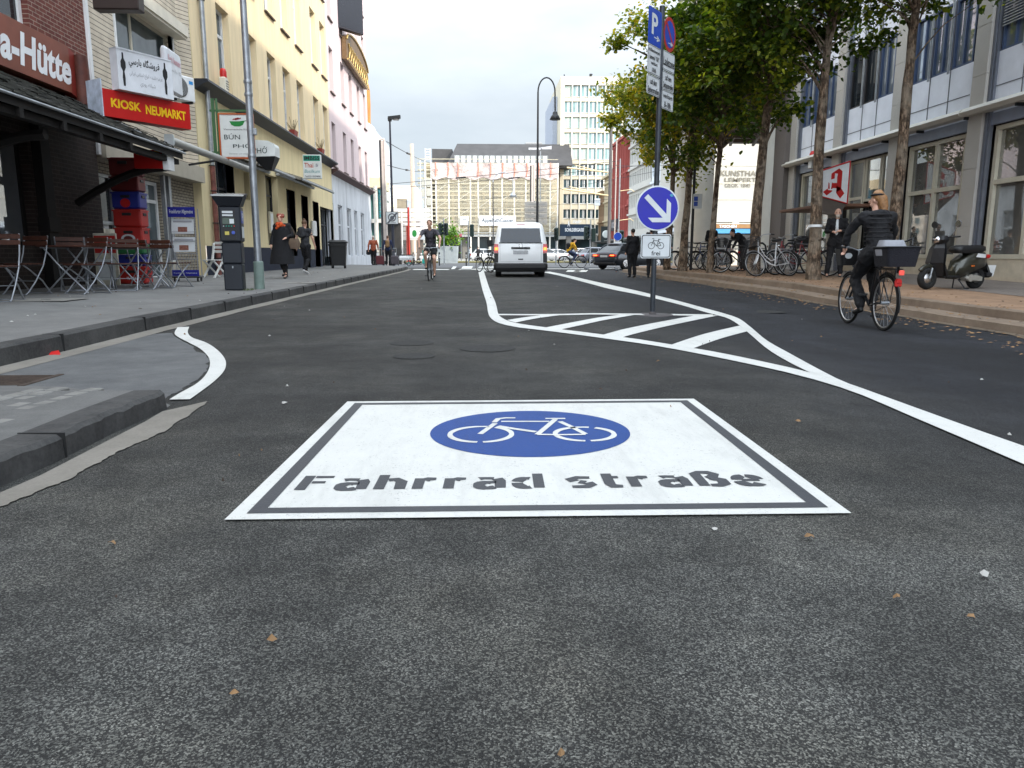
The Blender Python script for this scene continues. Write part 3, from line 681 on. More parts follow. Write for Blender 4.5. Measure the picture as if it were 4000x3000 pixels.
lm = [M('fallen_leaf_tan', (.24, .14, .065), .8, var=.3), M('paper_scrap', (.40, .39, .36), .7), M('fallen_leaf_dark', (.06, .04, .03), .8)]
def scrap(p, s_, mi):
    b.m = mi; a = random.uniform(0, 6.3); n = 6; c = [(p.x+s_*random.uniform(.6, 1)*math.cos(a+k*6.283/n), p.y+s_*random.uniform(.35, .8)*math.sin(a+k*6.283/n), p.z+random.uniform(.004, .014)) for k in range(n)]
    b.add([(p.x, p.y, p.z+random.uniform(.012, .022))]+c, [(0, 1+k, 1+(k+1) % n) for k in range(n)])
for i in range(150):
    x, y = random.uniform(-3.2, 5.2), random.uniform(1.5, 30)**1.0
    scrap(Vector((x, y, zroad(x, y)+.006)), random.uniform(.006, .016)*(.4 if y < 3.2 else 1), random.choice((0, 0, 2, 2, 2, 1)))
for i in range(1500):
    y = random.uniform(3, 32); x = random.gauss(6.6, .9)+max(0, (y-15)*.05)
    kx = min((p for p in RKs if p.y < 42), key=lambda q: abs(q.y-y)).x
    d_ = x-kx
    z = zroad(x, y)+(0 if d_ < 0 else .12 if d_ < .42 else .25)
    if -.05 < d_ < .03 or .38 < d_ < .46: continue
    if d_ < -1.0: continue
    scrap(Vector((x, y, z+.004)), random.uniform(.02, .045), random.choice((0, 0, 2, 2)) if random.random() < .6 else 0)
for i in range(90):
    y = random.uniform(3, 30); x = random.uniform(XL+.3, -3.8); scrap(Vector((x, y, zleft(x, y)+.003)), random.uniform(.012, .03), random.choice((0, 1, 2)))
for (px, py, s_) in ((1112, 1578, .05), (1122, 1513, .03), (3115, 1650, .05), (3160, 2105, .05), (2790, 2078, .03), (440, 2130, .035), (1063, 2510, .03), (2190, 2965, .02), (3500, 2345, .025), (3790, 2420, .03), (3840, 2255, .035), (2570, 1415, .04), (920, 2720, .03)):
    scrap(G(px, py, .004), s_*.42, 1 if random.random() < .25 else 0)
tag(b.build('litter', lm), 'fallen leaves and paper scraps scattered over road and pavements', 'litter', kind='stuff')
b = MB(); p = G(205, 1385, .006); b.add([(p.x-.06, p.y-.02, p.z), (p.x+.07, p.y-.01, p.z), (p.x+.03, p.y+.04, p.z+.03), (p.x-.03, p.y+.03, p.z+.02)], [(0, 1, 2, 3)]); b.add([(p.x-.06, p.y-.02, p.z), (p.x-.03, p.y+.03, p.z+.02), (p.x-.02, p.y+.05, p.z)], [(0, 1, 2)])
tag(b.build('red_wrapper', RED), 'crumpled red wrapper lying by the left kerb', 'wrapper')
# ------------------------------------------------------------ buildings: shared window and wall makers
def make_window(parent, w_, h_, fmat, gmat, bar=.06, mull=(), trans=(), deep=.05, name='window', handle=False):
    """window in a facade-frame local space: origin lower left at the pane, x right, y up, z out"""
    f = MB(parent['_T'])
    for a in ((0, bar, 0, h_), (w_-bar, w_, 0, h_)): f.box(a[0], a[1], a[2], a[3], 0, deep)
    for a in ((bar, w_-bar, 0, bar), (bar, w_-bar, h_-bar, h_)): f.box(a[0], a[1], a[2], a[3], 0, deep-.003)
    for m_ in mull: f.box(m_*w_-bar*.5, m_*w_+bar*.5, bar, h_-bar, 0, deep-.006)
    for t_ in trans: f.box(bar, w_-bar, t_*h_-bar*.5, t_*h_+bar*.5, 0, deep-.009)
    o = f.build(name, fmat, parent)
    p = MB(parent['_T']); p.poly([(0, 0, .012), (w_, 0, .012), (w_, h_, .012), (0, h_, .012)]); p.build('pane', gmat, o)
    return o
def facade_root(name, label, cat, side, loc, group=None):
    t = thing(name, label, cat, loc, 0, group); return t
def rot_of(side):
    return {'L': frame((0, 0, 0), (0, 1, 0)), 'R': frame((0, 0, 0), (0, -1, 0)), 'F': frame((0, 0, 0), (1, 0, 0))}[side]
class Bld:
    """a building thing whose facade is drawn in facade coordinates (r along the wall, u up, n outwards)"""
    def __init__(s, name, label, cat, side, o, group=None):
        s.side = side; s.T = rot_of(side); s.o = Vector(o); s.root = thing(name, label, cat, o, 0, group); s.protos = {}
    def mb(s): return MB(s.T)
    def part(s, name, mb, mat, parent=None): return mb.build(name, mat, parent or s.root)
    def window(s, key, r, u, n, w_, h_, fmat, gmat, **kw):
        k = (key, round(w_, 3), round(h_, 3))
        pos = s.T.to_3x3() @ Vector((r, u, n))
        if k in s.protos: return pdup(s.protos[k], s.root, pos)
        P = s.root; 
        f = MB(s.T); bar = kw.get('bar', .06); deep = kw.get('deep', .05)
        for a in ((0, bar, 0, h_), (w_-bar, w_, 0, h_)): f.box(a[0], a[1], a[2], a[3], 0, deep)
        for a in ((bar, w_-bar, 0, bar), (bar, w_-bar, h_-bar, h_)): f.box(a[0], a[1], a[2], a[3], 0, deep-.003)
        for m_ in kw.get('mull', ()): f.box(m_*w_-bar*.5, m_*w_+bar*.5, bar, h_-bar, 0, deep-.006)
        for t_ in kw.get('trans', ()): f.box(bar, w_-bar, t_*h_-bar*.5, t_*h_+bar*.5, 0, deep-.009)
        if kw.get('sill'):
            f.box(-.05, w_+.05, -.05, 0, -.0, kw['sill'])
        o = f.build(kw.get('name', 'window'), fmat, s.root)
        p = MB(s.T); p.poly([(bar*.5, bar*.5, .012), (w_-bar*.5, bar*.5, .012), (w_-bar*.5, h_-bar*.5, .012), (bar*.5, h_-bar*.5, .012)]); p.build('pane', gmat, o)
        o.location = pos; s.protos[k] = o; return o
    def block(s, r0, r1, u0, u1, n0, n1, name, mat, parent=None): return s.part(name, s.mb().box(r0, r1, u0, u1, n0, n1), mat, parent)

def Lyz(px, py, X=XL): p = XP(px, py, X); return p.y, p.z
SLATE = mat_pavement('mossy_slate', (.018, .018, .017), (.075, .075, .062), k=.5)
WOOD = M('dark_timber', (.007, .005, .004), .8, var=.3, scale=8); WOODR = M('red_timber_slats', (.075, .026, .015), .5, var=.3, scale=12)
BRICK = mat_brick('red_brick', (.17, .055, .04), (.12, .035, .028), (.27, .20, .165), 'yz')
BRICKD = mat_brick('dark_brick', (.035, .022, .018), (.022, .015, .013), (.05, .04, .035), 'yz')
YEL = mat_plaster('yellow_plaster', S(232, 211, 172), .20); YELG = mat_plaster('ground_yellow_plaster', S(222, 206, 164), .18); PINK = mat_plaster('pink_plaster', S(210, 192, 192), .14)
PALE = mat_plaster('pale_blue_plaster', S(206, 209, 214), .3); CREAM = mat_plaster('cream_plaster', S(226, 214, 190), .1)
NAVY = mat_plaster('navy_plinth', (.022, .027, .045), .2); ZINC = M('dark_zinc', (.022, .024, .03), .5, .3)
LAMP_OFF = M('lamp_glass', (.4, .4, .4), .3)

# --- brick building with the tavern --------------------------------------
yA0, yA1 = -8.0, Lyz(348, 200)[0]
B = Bld('brick_building', 'red brick building with the dark timber tavern front, farthest left', 'building', 'L', (XL, 0, .2))
wy1, wz0 = Lyz(118, 120); wz0 -= .2; wy0 = wy1-2.6
b = B.mb(); b.wall(yA0, yA1-.08, 3.2, 19, [(wy0, wy1, wz0, wz0+1.7), (wy0-4.5, wy1-4.5, wz0, wz0+1.7), (wy0, wy1, wz0+3.2, wz0+4.9), (wy0, wy1, wz0+6.4, wz0+8.1)], .16)
b.box(yA0, yA1-.08, 3.2, 19, -9, -.2); B.part('brick_wall', b, BRICK)
for dy, dz in ((0, 0), (-4.5, 0), (0, 3.2), (0, 6.4)):
    B.window('w', wy0+dy, wz0+dz, -.16, 2.6, 1.7, WHITE, GLASS, bar=.09, mull=(.33, .66), sill=.1)
b = B.mb(); b.box(yA1-.08, yA1+.02, 2.6, 19, -.2, .05); B.part('white_edge_trim', b, WHITE)
# ground floor of the tavern: dark brick piers, timber posts, glazing
gw = [(4.6, 8.2), (8.9, 11.5), (11.95, 13.5)]
b = B.mb(); b.wall(yA0, yA1-.08, -.3, 3.2, [(a, c, .75, 2.6) for a, c in gw]+[(2.6, 3.7, 0, 2.5)], .25); b.box(yA0, yA1-.08, -.3, 3.2, -4, -.3); B.part('tavern_wall', b, BRICKD)
for a, c in gw:
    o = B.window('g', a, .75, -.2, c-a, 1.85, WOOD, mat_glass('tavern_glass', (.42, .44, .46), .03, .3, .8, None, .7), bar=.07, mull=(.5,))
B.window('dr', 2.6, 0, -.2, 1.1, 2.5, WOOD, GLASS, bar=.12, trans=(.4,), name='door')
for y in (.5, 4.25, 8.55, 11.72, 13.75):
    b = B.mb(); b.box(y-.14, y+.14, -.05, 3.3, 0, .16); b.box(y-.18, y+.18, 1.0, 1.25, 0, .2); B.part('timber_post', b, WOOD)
# sign board of the tavern
sy0 = 3.0; sy1, _ = Lyz(322, 300, XL+.25); zt = Lyz(150, 105, XL+.25)[1]; zb = Lyz(304, 372, XL+.25)[1]
zt1 = Lyz(290, 205, XL+.25)[1]
t = thing('tavern_sign', 'long brown tavern sign board with thick white lettering on the brick wall', 'sign', (XL, sy1, zb)); T_ = frame((0, 0, 0), (0, 1, 0))
b = MB(T_); b.box(sy0-sy1, -.42, 0, zt1-zb+.05, .02, .25); b.build('board', M('brown_sign', (.20, .055, .03), .55, var=.25, scale=1.2), t)
b = MB(T_); b.prism([(-.42, 0), (-.02, -.1), (-.05, (zt1-zb)*.9), (-.42, zt1-zb+.05)], .02, .24); b.build('end_panel', M('sign_end_red', (.20, .02, .012), .6), t)
hy = zt1-zb
b = MB(T_); b.tube([(-.13, -.16, .3), (-.12, hy*.62, .3), (-.12, hy*.95, .3)], [.14, .13, .12], 10); b.build('end_scroll', M('scroll_brown', (.10, .028, .018), .6, var=.5, scale=4), t)
b = MB(T_); b.text('a-Hütte', Lyz(4, 240, XL+.25)[0]-sy1, Lyz(277, 290, XL+.25)[0]-sy1, .12, hy*.88, .256, .035, .18)
b.text('Pos', sy0-sy1+.3, Lyz(-60, 240, XL+.25)[0]-sy1, .2, hy*.82, .256, .05, .12); b.text('t', Lyz(-22, 240, XL+.25)[0]-sy1, Lyz(4, 240, XL+.25)[0]-sy1, .17, hy*.8, .2565, .05, .12)

b.build('lettering', M('sign_white', (.78, .79, .80), .5), t); None
# timber canopy roof over the terrace
XE = -5.75; ze = CAMH+(995-362)/1873*(-XE); zw = CAMH+.372*(-XL); yc = XP(712, 585, XE).y
t = thing('tavern_canopy', 'dark timber canopy with mossy slate roof over the terrace on the far left', 'canopy', (XL, yc, zw))
def cw(x, y, z): return (x-XL, y-yc, z-zw)
b = MB(); random.seed(2)
ns_ = 12
for k in range(ns_):                            # slate courses, each a lapped strip with an uneven lower edge
    f0, f1 = k/ns_, (k+1)/ns_; x0, x1 = XL+(XE-XL)*f0, XL+(XE-XL)*f1+.03; z0, z1 = zw+(ze-zw)*f0+.05, zw+(ze-zw)*f1+.045
    y = -6.0
    while y < yc-.02:
        wd = min(random.uniform(.2, .34), yc-y); j = random.uniform(0, .02); q = random.uniform(-.02, .03)
        b.add([cw(x0, y, z0), cw(x0, y+wd-.008, z0), cw(x1+q, y+wd-.008, z1+j), cw(x1+q, y, z1+j), cw(x1+q, y+wd-.008, z1+j-.02), cw(x1+q, y, z1+j-.02)], [(0, 1, 2, 3), (3, 2, 4, 5)]); y += wd
b.build('slate_roof', SLATE, t)
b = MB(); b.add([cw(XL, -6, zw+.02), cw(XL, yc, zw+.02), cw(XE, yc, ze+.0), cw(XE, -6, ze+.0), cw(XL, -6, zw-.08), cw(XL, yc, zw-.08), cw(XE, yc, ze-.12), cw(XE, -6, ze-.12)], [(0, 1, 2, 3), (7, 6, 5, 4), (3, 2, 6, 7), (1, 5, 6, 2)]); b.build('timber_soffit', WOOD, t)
b = MB(); b.tube([cw(XE+.03, -6, ze+.0), cw(XE+.03, yc+.05, ze+.0)], .022, 8); b.tube([cw(XE+.03, yc+.02, ze), cw(XL+.05, yc+.02, zw-.02)], .018, 8); b.build('gutter_edge', STEEL, t)
b = MB(); b.box(*[c for c in (XE-.20-XL, XE-.06-XL)], -6-yc, -.05, ze-.22-zw, ze-.12-zw)
for y in [i*1.0-5 for i in range(19)]:
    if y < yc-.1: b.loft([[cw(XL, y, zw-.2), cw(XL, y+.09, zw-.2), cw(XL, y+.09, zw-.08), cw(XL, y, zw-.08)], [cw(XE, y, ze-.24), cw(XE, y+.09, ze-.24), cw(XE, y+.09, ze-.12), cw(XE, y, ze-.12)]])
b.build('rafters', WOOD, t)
for y in (1.2, 4.6, 8.0, 11.4):
    b = MB(); x = XE-.13; zg_ = zleft(x, y)
    b.box(x-XL-.09, x-XL+.09, y-yc-.09, y-yc+.09, zg_-zw, ze-.3-zw) if y < 8.5 and y > 0 and False else None
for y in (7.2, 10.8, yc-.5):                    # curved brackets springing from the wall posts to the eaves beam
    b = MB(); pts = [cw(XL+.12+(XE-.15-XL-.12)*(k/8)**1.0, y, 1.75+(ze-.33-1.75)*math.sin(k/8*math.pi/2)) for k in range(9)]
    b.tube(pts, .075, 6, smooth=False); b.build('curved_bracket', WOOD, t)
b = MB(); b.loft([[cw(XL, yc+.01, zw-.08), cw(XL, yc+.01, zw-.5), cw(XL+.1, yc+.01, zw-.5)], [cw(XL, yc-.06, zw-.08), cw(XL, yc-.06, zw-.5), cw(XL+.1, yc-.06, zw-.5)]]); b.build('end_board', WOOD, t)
# fascia lambrequin hanging under the eaves, shading the terrace
b = MB(); x = XE-.03
b.add([cw(x, -6, ze-.10), cw(x, yc-.1, ze-.10), cw(x, yc-.1, ze-.36), cw(x, -6, ze-.36)], [(0, 1, 2, 3)]); b.add([cw(x-.03, -6, ze-.36), cw(x-.03, yc-.1, ze-.36), cw(x-.03, yc-.1, ze-.10), cw(x-.03, -6, ze-.10)], [(0, 1, 2, 3)])
None

# --- kiosk building with cream slatted cladding -------------------------------
XK = XL-.22; yB0, yB1 = yA1+.03, Lyz(762, 300)[0]-.12
CLAD, gq, pos = newmat('cream_slat_cladding', .6, .3)
sp = gq('ShaderNodeSeparateXYZ', i_0=pos); fr_ = gq.math('FRACT', gq.math('MULTIPLY', sp.outputs[2], 9.5)); ln_ = gq.math('LESS_THAN', fr_, .16)
nb = gq.noise(pos, 3, 5); cc = gq.mix(gq.mr(nb, .4, .75, 0, .45), S(216, 204, 184), S(140, 128, 112)); cc = gq.mix(gq.math('MULTIPLY', ln_, .85), cc, (.05, .045, .04)); gq.out(cc, fr_, .5, .02)
B = Bld('kiosk_building', 'building with cream horizontal slat cladding above the kiosk', 'building', 'L', (XK, 0, .2))
k0, kz0 = Lyz(455, 180, XK); k1, _ = Lyz(668, 120, XK); kz0 = Lyz(470, 200, XK)[1]-.3; kz1 = Lyz(540, 40, XK)[1]-.05
hs = [(k0, k1, kz0, kz1-.2), (k0, k1, kz1+1.5, kz1+3.0), (k0, k1, kz1+4.6, kz1+6.1)]
b = B.mb(); b.wall(yB0, yB1-.35, 2.95, 18, hs, .25); b.poly([(yB1-.35, 2.95, 0), (yB1, 2.95, .2), (yB1, 18, .2), (yB1-.35, 18, 0)]); b.box(yB0, yB1-.35, 2.95, 18, -9, -.3); B.part('slat_cladding', b, CLAD)
for h in hs:
    B.window('k', h[0], h[2], -.2, h[1]-h[0], h[3]-h[2], CREAMF, GLASSL if h is hs[0] else GLASS, bar=.08, mull=(.36,), trans=())
b = B.mb(); b.box(k0-.06, k0, kz0, kz1-.2, -.1, .03); b.box(k1, k1+.06, kz0, kz1-.2, -.1, .03); B.part('window_surround', b, WHITE)
b = B.mb(); b.box(k0+.1, k1+.15, kz1-.2, kz1+.05, 0, .38); b.box(k0+.1, k1+.15, kz1-.26, kz1-.2, .05, .34); B.part('shutter_box', b, M('shutter_cream', S(214, 206, 188), .5))
# kiosk ground floor
gy = lambda px: Lyz(px, 900, XK)[0]
d0, d1 = 17.25, 19.3
b = B.mb(); b.wall(yB0, yB1, -.3, 2.95, [(15.9, 17.0, .25, 2.3), (d0, d1, 0.0, 2.35)], .2); B.part('kiosk_wall', b, mat_brick('grey_brick_cladding', (.36, .32, .25), (.30, .26, .2), (.04, .035, .03), 'yz'))
B.window('kw', 15.9, .25, -.12, 1.1, 2.05, STEEL, GLASS, bar=.07, trans=(.5,)); B.window('kd', d0, 0, -.12, d1-d0, 2.35, WHITE, GLASSL, bar=.08, mull=(.22, .62), trans=(.8,), name='door')
b = B.mb(); b.box(yB0, yB1-.05, 2.55, 2.95, .0, .36); B.part('roller_shutter_box', b, M('shutter_grey', S(172, 164, 148), .6))
b = B.mb(); b.box(19.36, 19.45, -.02, 2.55, 0, .09); b.box(19.58, 19.72, -.02, 2.55, 0, .12); B.part('shutter_rail', b, STEEL)
b = B.mb(); b.box(15.66, 15.82, -.02, 2.5, 0, .14); B.part('orange_door_post', b, M('orange_paint', (.32, .11, .03), .5))
b = B.mb(); b.box(15.97, 16.93, .3, 1.15, -.055, -.05); B.part('poster', b, M('poster_white', (.6, .56, .45), .6, var=.5, scale=3))
# red kiosk sign, an angled box
P0, P1 = Vector((-7.55, 14.25)), Vector((-6.45, 15.75))
def angled(name, label, cat, p0, p1, z0, z1, th):
    r = (p1-p0).normalized(); T_ = frame((0, 0, 0), (r.x, r.y, 0)); t = thing(name, label, cat, (p0.x, p0.y, z0)); return t, T_, (p1-p0).length
def face_pts(L_, d1):                            # corners seen in the photo -> an upright rectangle whose near edge stands at distance d1
    a = YP(*L_[0], d1); h = None
    a2 = YP(*L_[3], d1); z1, z0 = a.z, a2.z
    d = ray(*L_[1]); t1 = (z1-CAMH)/d.z; c = ray(*L_[2]); t2 = (z0-CAMH)/c.z; p = d*((t1+0)) ; q = c*t2
    e = Vector(((p.x+q.x)/2, (p.y+q.y)/2)); return Vector((a.x, a.y)), e, z0, z1
p0, p1, z0, z1 = face_pts([(398, 343), (740, 401), (747, 513), (414, 452)], 14.0)
t, T_, wd = angled('kiosk_sign', 'red box sign with yellow capital letters under the white script sign', 'sign', p0, p1, z0, z1, .2)
b = MB(T_); b.box(0, wd, 0, z1-z0, -.28, 0); b.build('sign_box', M('sign_red', (.48, .012, .010), .35, var=.05), t)
b = MB(T_); b.box(-.02, 0, -.02, z1-z0+.16, -.45, .0); b.build('white_side', M('side_pale', (.5, .56, .66), .5, var=.4, scale=4), t)
b = MB(T_); b.text('KIOSK', .14, wd*.41, .17, z1-z0-.14, .004, .035); b.text('NEUMARKT', wd*.46, wd-.1, .15, z1-z0-.15, .004, .035); b.build('lettering', M('sign_yellow', (.80, .50, .01), .4), t)
wk, sk, zk0 = wd, (p0, p1), z0
p0, p1, z0, z1 = face_pts([(452, 182), (672, 238), (676, 390), (466, 347)], 14.1)
t, T_, wd = angled('persian_shop_sign', 'white shop sign with black Persian script above the red kiosk sign', 'sign', p0, p1, z0, z1, .2)
b = MB(T_); b.box(0, wd, 0, z1-z0, -.2, 0); b.box(-.0, wd, z1-z0-.02, z1-z0+.004, -.2, .012); b.build('sign_box', M('sign_white_box', (.72, .74, .77), .4), t)
ink = M('sign_black', (.02, .02, .022), .5); inkg = M('sign_grey_ink', (.33, .34, .36), .5)
fa = '\uFEB3\uFEAD\uFE8E\uFE98'
b = MB(T_); h_ = z1-z0
try:
    b.text('\uFEF2\uFEB3\uFEAD\uFE8E\uFE91 \uFEE9\uFE8E\uFB95\uFEB7\uFEED\uFEAE\uFED3', wd*.2, wd*.76, h_*.58, h_*.86, .004, .02)
except Exception: pass
b.build('lettering', ink, t)
b = MB(T_); b.text('\uFEF2\uFEE7\uFE8D\uFEAE\uFEF3\uFE8D \uFEB1\uFE8E\uFEE8\uFE9F\uFE8D \uFEC9\uFE8D\uFEEE\uFEE7\uFE8D \uFEE9\uFEAA\uFEE8\uFEE8\uFED7 \uFEEA\uFEBF\uFEAE\uFECB', wd*.2, wd*.8, h_*.36, h_*.5, .004, .0); b.text('\uFEF1\uFEAF\uFEED\uFEAD \uFEEA\uFEE7\uFE8E\uFE92\uFEB7', wd*.38, wd*.66, h_*.14, h_*.29, .004); b.build('small_lettering', inkg, t)
for xx in (.1, .86):                             # the two printed ornament figures of the sign, as plain vase shapes
    b = MB(T_); c = xx*wd
    b.add([(c+a*.055*wd, h_*q, .004) for a, q in ((-.3, .1), (.3, .1), (.45, .3), (.25, .45), (.8, .55), (.8, .68), (.3, .76), (.25, .9), (-.25, .9), (-.3, .76), (-.8, .68), (-.8, .55), (-.25, .45), (-.45, .3))], [tuple(range(14))]); b.build('ornament', ink, t)
p0, p1, z0, z1 = face_pts([(645, 175), (702, 205), (722, 395), (676, 350)], 15.9)
t, T_, wd = angled('small_shop_sign', 'smaller white sign with pale red lettering beside the Persian sign', 'sign', p0, p1, z0, z1, .1)
b = MB(T_); b.bbox(0, wd, 0, z1-z0, -.12, 0, .05); b.build('sign_box', M('sign_white_box', (.72, .74, .77), .4), t)
b = MB(T_); b.text('Kiosk Neumarkt', wd*.12, wd*.92, (z1-z0)*.68, (z1-z0)*.84, .004, .02); b.build('lettering', M('sign_pink', (.62, .30, .34), .5), t)
b = MB(T_); b.text('\uFEF2\uFEB3\uFEAD\uFE8E\uFE91 \uFEE9\uFE8E\uFB95', wd*.2, wd*.9, (z1-z0)*.45, (z1-z0)*.58, .004, .0); b.build('small_lettering', inkg, t)
# sign under the canopy facing the street
pa, pb = YP(520, 588, 14.6), YP(632, 588, 14.6); za, zb_ = YP(560, 585, 14.6).z, YP(560, 658, 14.6).z
t = thing('low_kiosk_sign', 'smaller red kiosk sign half hidden under the timber canopy', 'sign', (pa.x, 14.6, zb_))
b = MB(rot_of('F')); b.box(0, pb.x-pa.x, 0, za-zb_, -.3, 0); b.build('sign_box', M('sign_red', (.48, .012, .010), .35), t)
b = MB(rot_of('F')); b.box(pb.x-pa.x, pb.x-pa.x+.1, -.02, za-zb_, -.28, .002); b.build('white_side', WHITE, t)
b = MB(rot_of('F')); b.text('KIOSK NEUMARKT', .06, pb.x-pa.x-.04, (za-zb_)*.72, za-zb_-.02, .004, .03); b.build('lettering', M('sign_yellow', (.80, .50, .01), .4), t)
# air conditioner
ay, az = Lyz(722, 330, -7.2)
t = thing('air_conditioner', 'white air conditioning unit mounted beside the kiosk signs', 'air conditioner', (-7.6, ay+.1, az-.28))
Tq = frame((0, 0, 0), (.45, .89, 0))
b = MB(Tq); b.bbox(-.05, .78, 0, .60, -.32, 0, .02); b.build('casing', WHITE, t)
b = MB(Tq); b.lathe([(.235, .0), (.24, .02), (.21, .024), (.001, .012)], 20, (.3, .3, 0)); b.build('fan_grille', M('grille_grey', (.13, .13, .125), .6), t)
b = MB(Tq); [b.torus((.3, .3, .02), r_, .006, 'z', 18, 4) for r_ in (.06, .11, .16, .2)]; b.build('grille_rings', STEEL, t)
b = MB(Tq); b.box(.1, .14, -.06, 0, -.3, .06); b.box(.6, .64, -.06, 0, -.3, .06); b.build('bracket', BLACK, t)
b = MB(Tq); b.box(.60, .72, .42, .50, .001, .005); b.build('blue_label', M('label_blue', (.02, .25, .6), .4), t)
# dark box sign at the top
p = YP(360, 12, 13.6); q = YP(540, 12, 13.6)
t = thing('dark_box_sign', 'dark brown box sign projecting above the kiosk window', 'sign', (p.x, 13.6, YP(400, 35, 13.6).z)); b = MB(rot_of('F'))
b.bbox(0, q.x-p.x, 0, 1.1, -.25, 0, .02); b.build('sign_box', M('sign_dark_brown', (.035, .022, .018), .5), t)
b = MB(rot_of('F')); b.add([(.42+.3*math.cos(a*.2618), .62+.42*math.sin(a*.2618), .004) for a in range(24)], [tuple(range(24))]); b.build('emblem', M('sign_white', (.78, .79, .80), .5), t)
# awning cassette across kiosk / yellow house
p0 = XP(662, 536, -6.6); p1 = XP(972, 660, -6.6)
t = thing('awning_roller', 'long rolled-up grey awning bar above the kiosk', 'awning', (-6.6, p0.y, p0.z-.06)); b = MB(); b.tube([(0, 0, 0), (0, p1.y-p0.y, 0)], .085, 12); b.build('roller', M('awning_grey', S(170, 170, 165), .5, .3), t)
b = MB(); b.loft([rr(.0, 0, .10, .12, .04, 0, 3, 'xz'), rr(0, 0, .10, .12, .04, -.04, 3, 'xz')]); b.build('end_cap', M('cap_pale', S(196, 204, 204), .4), t)
b = MB()
[MB().tube([(0, (p1.y-p0.y)*k, 0), (-.9, (p1.y-p0.y)*k+.1, -.12)], .03, 6).build('arm', DARK, t) for k in (.25, .6)]

# --- yellow house and lilac house --------------------------------------------
yC0, yC1 = yB1+.02, Lyz(1279, 300)[0]; yD1 = Lyz(1437, 500)[0]
zc = Lyz(823, 353)[1]-.2
B = Bld('yellow_house', 'pale yellow rendered house with a navy plinth and black ledge', 'building', 'L', (XL, 0, .2))
xw = [Lyz(x, 300)[0]-1.15 for x in (906, 1007, 1078, 1132, 1181, 1239, 1273)]
r1, t1 = Lyz(920, 394)[1]-.2, Lyz(906, 69)[1]-.2
fl = [(r1, t1), (r1+3.9, t1+3.9), (r1+7.6, t1+7.4), (r1+11.1, t1+10.8)]
holes = [(x, x+1.15, a, c) for a, c in fl for x in xw]
b = B.mb(); b.wall(yC0, yC1, zc, 20.5, holes, .30); b.box(yC0, yC1, zc, 20.5, -10, -.6); B.part('upper_wall', b, YEL)
for i, (a, c) in enumerate(fl):
    for j, x in enumerate(xw):
        B.window('y%d' % (1 if (i*3+j) % 4 == 0 else 0), x, a, -.27, 1.15, c-a, WHITE, GLASSL if (i*3+j) % 4 == 0 else GLASS, bar=.085, mull=(.5,), trans=(.7,), deep=.07)
b = B.mb()
for h in holes: b.box(h[0]-.04, h[1]+.04, h[2]-.05, h[2], -.02, .09)
B.part('window_sill', b, M('sill_dark', (.07, .045, .035), .6))
b = B.mb()
b.loft([[(yC0, zc-.22, 0), (yC0, zc+.05, 0), (yC0, zc+.05, .36), (yC0, zc-.02, .38), (yC0, zc-.10, .20)], [(yC1, zc-.22, 0), (yC1, zc+.05, 0), (yC1, zc+.05, .36), (yC1, zc-.02, .38), (yC1, zc-.10, .20)]]); B.part('ledge', b, ZINC)
# ground floor with tall dark doors and windows
op = []
for (xa, xb, u0, u1) in ((857, 925, .0, 3.6), (965, 985, 2.4, 3.3), (1047, 1092, .95, 3.5), (1126, 1157, .55, 3.2), (1182, 1206, 0, 3.15), (1226, 1247, 0, 3.05), (1254, 1280, 0, 2.9)):
    op.append((Lyz(xa, 900)[0], Lyz(xb, 900)[0]-.02, u0, u1))
op[-1] = (op[-1][0], yC1-.15, 0, 2.9)
b = B.mb(); b.wall(yC0, yC1, .85, zc-.22, [o for o in op], .28, 0)
b.poly([(yC0, -.3, 0), (yC0, 20, 0), (yC0, 20, -1.2), (yC0, -.3, -1.2)]); B.part('ground_floor_wall', b, YELG)
b = B.mb(); b.wall(yC0, yC1, -.3, .85, [o for o in op if o[2] < .85], .28, .02); B.part('plinth', b, NAVY)
for o in op: B.window('gf%d' % int(o[0]*10), o[0], o[2], -.26, o[1]-o[0], o[3]-o[2], ZINC, GLASS, bar=.07, mull=(.5,) if o[1]-o[0] > 1 else (), trans=(.72,), name='door' if o[2] < .1 else 'window')
b = B.mb(); b.box(yC0+.2, yC1, -.3, .0, -.9, -.3); B.part('threshold', b, M('step_stone', (.2, .19, .17), .8))
yD0 = yC1+.02
B = Bld('lilac_house', 'pale lilac house with pale blue ground floor at the far left corner', 'building', 'L', (XL, 0, .2))
xd = [Lyz(x, 300)[0]-1.05 for x in (1302, 1343, 1372, 1401, 1424)]
r1, t1 = 5.25, 7.5
fl = [(r1, t1), (r1+3.75, t1+3.75), (r1+7.4, t1+7.4), (r1+11.0, t1+11.0)]
zcd = Lyz(1440, 745)[1]-.2
holes = [(x, x+1.05, a, c) for a, c in fl for x in xd]
b = B.mb(); b.wall(yD0, yD1, zcd, 22, holes, .26); b.box(yD0, yD1, zcd, 22, -10, -.6); b.poly([(yD1, zcd, 0), (yD1, zcd, -10), (yD1, 22, -10), (yD1, 22, 0)]); B.part('upper_wall', b, PINK)
for i, (a, c) in enumerate(fl):
    for x in xd: B.window('p', x, a, -.24, 1.05, c-a, M('window_grey', (.30, .31, .32), .5), GLASSL, bar=.07, mull=(.5,), trans=())
b = B.mb()
for h in holes: b.box(h[0]-.04, h[1]+.04, h[2]-.06, h[2], -.02, .09)
B.part('window_sill', b, M('sill_dark', (.07, .045, .035), .6))
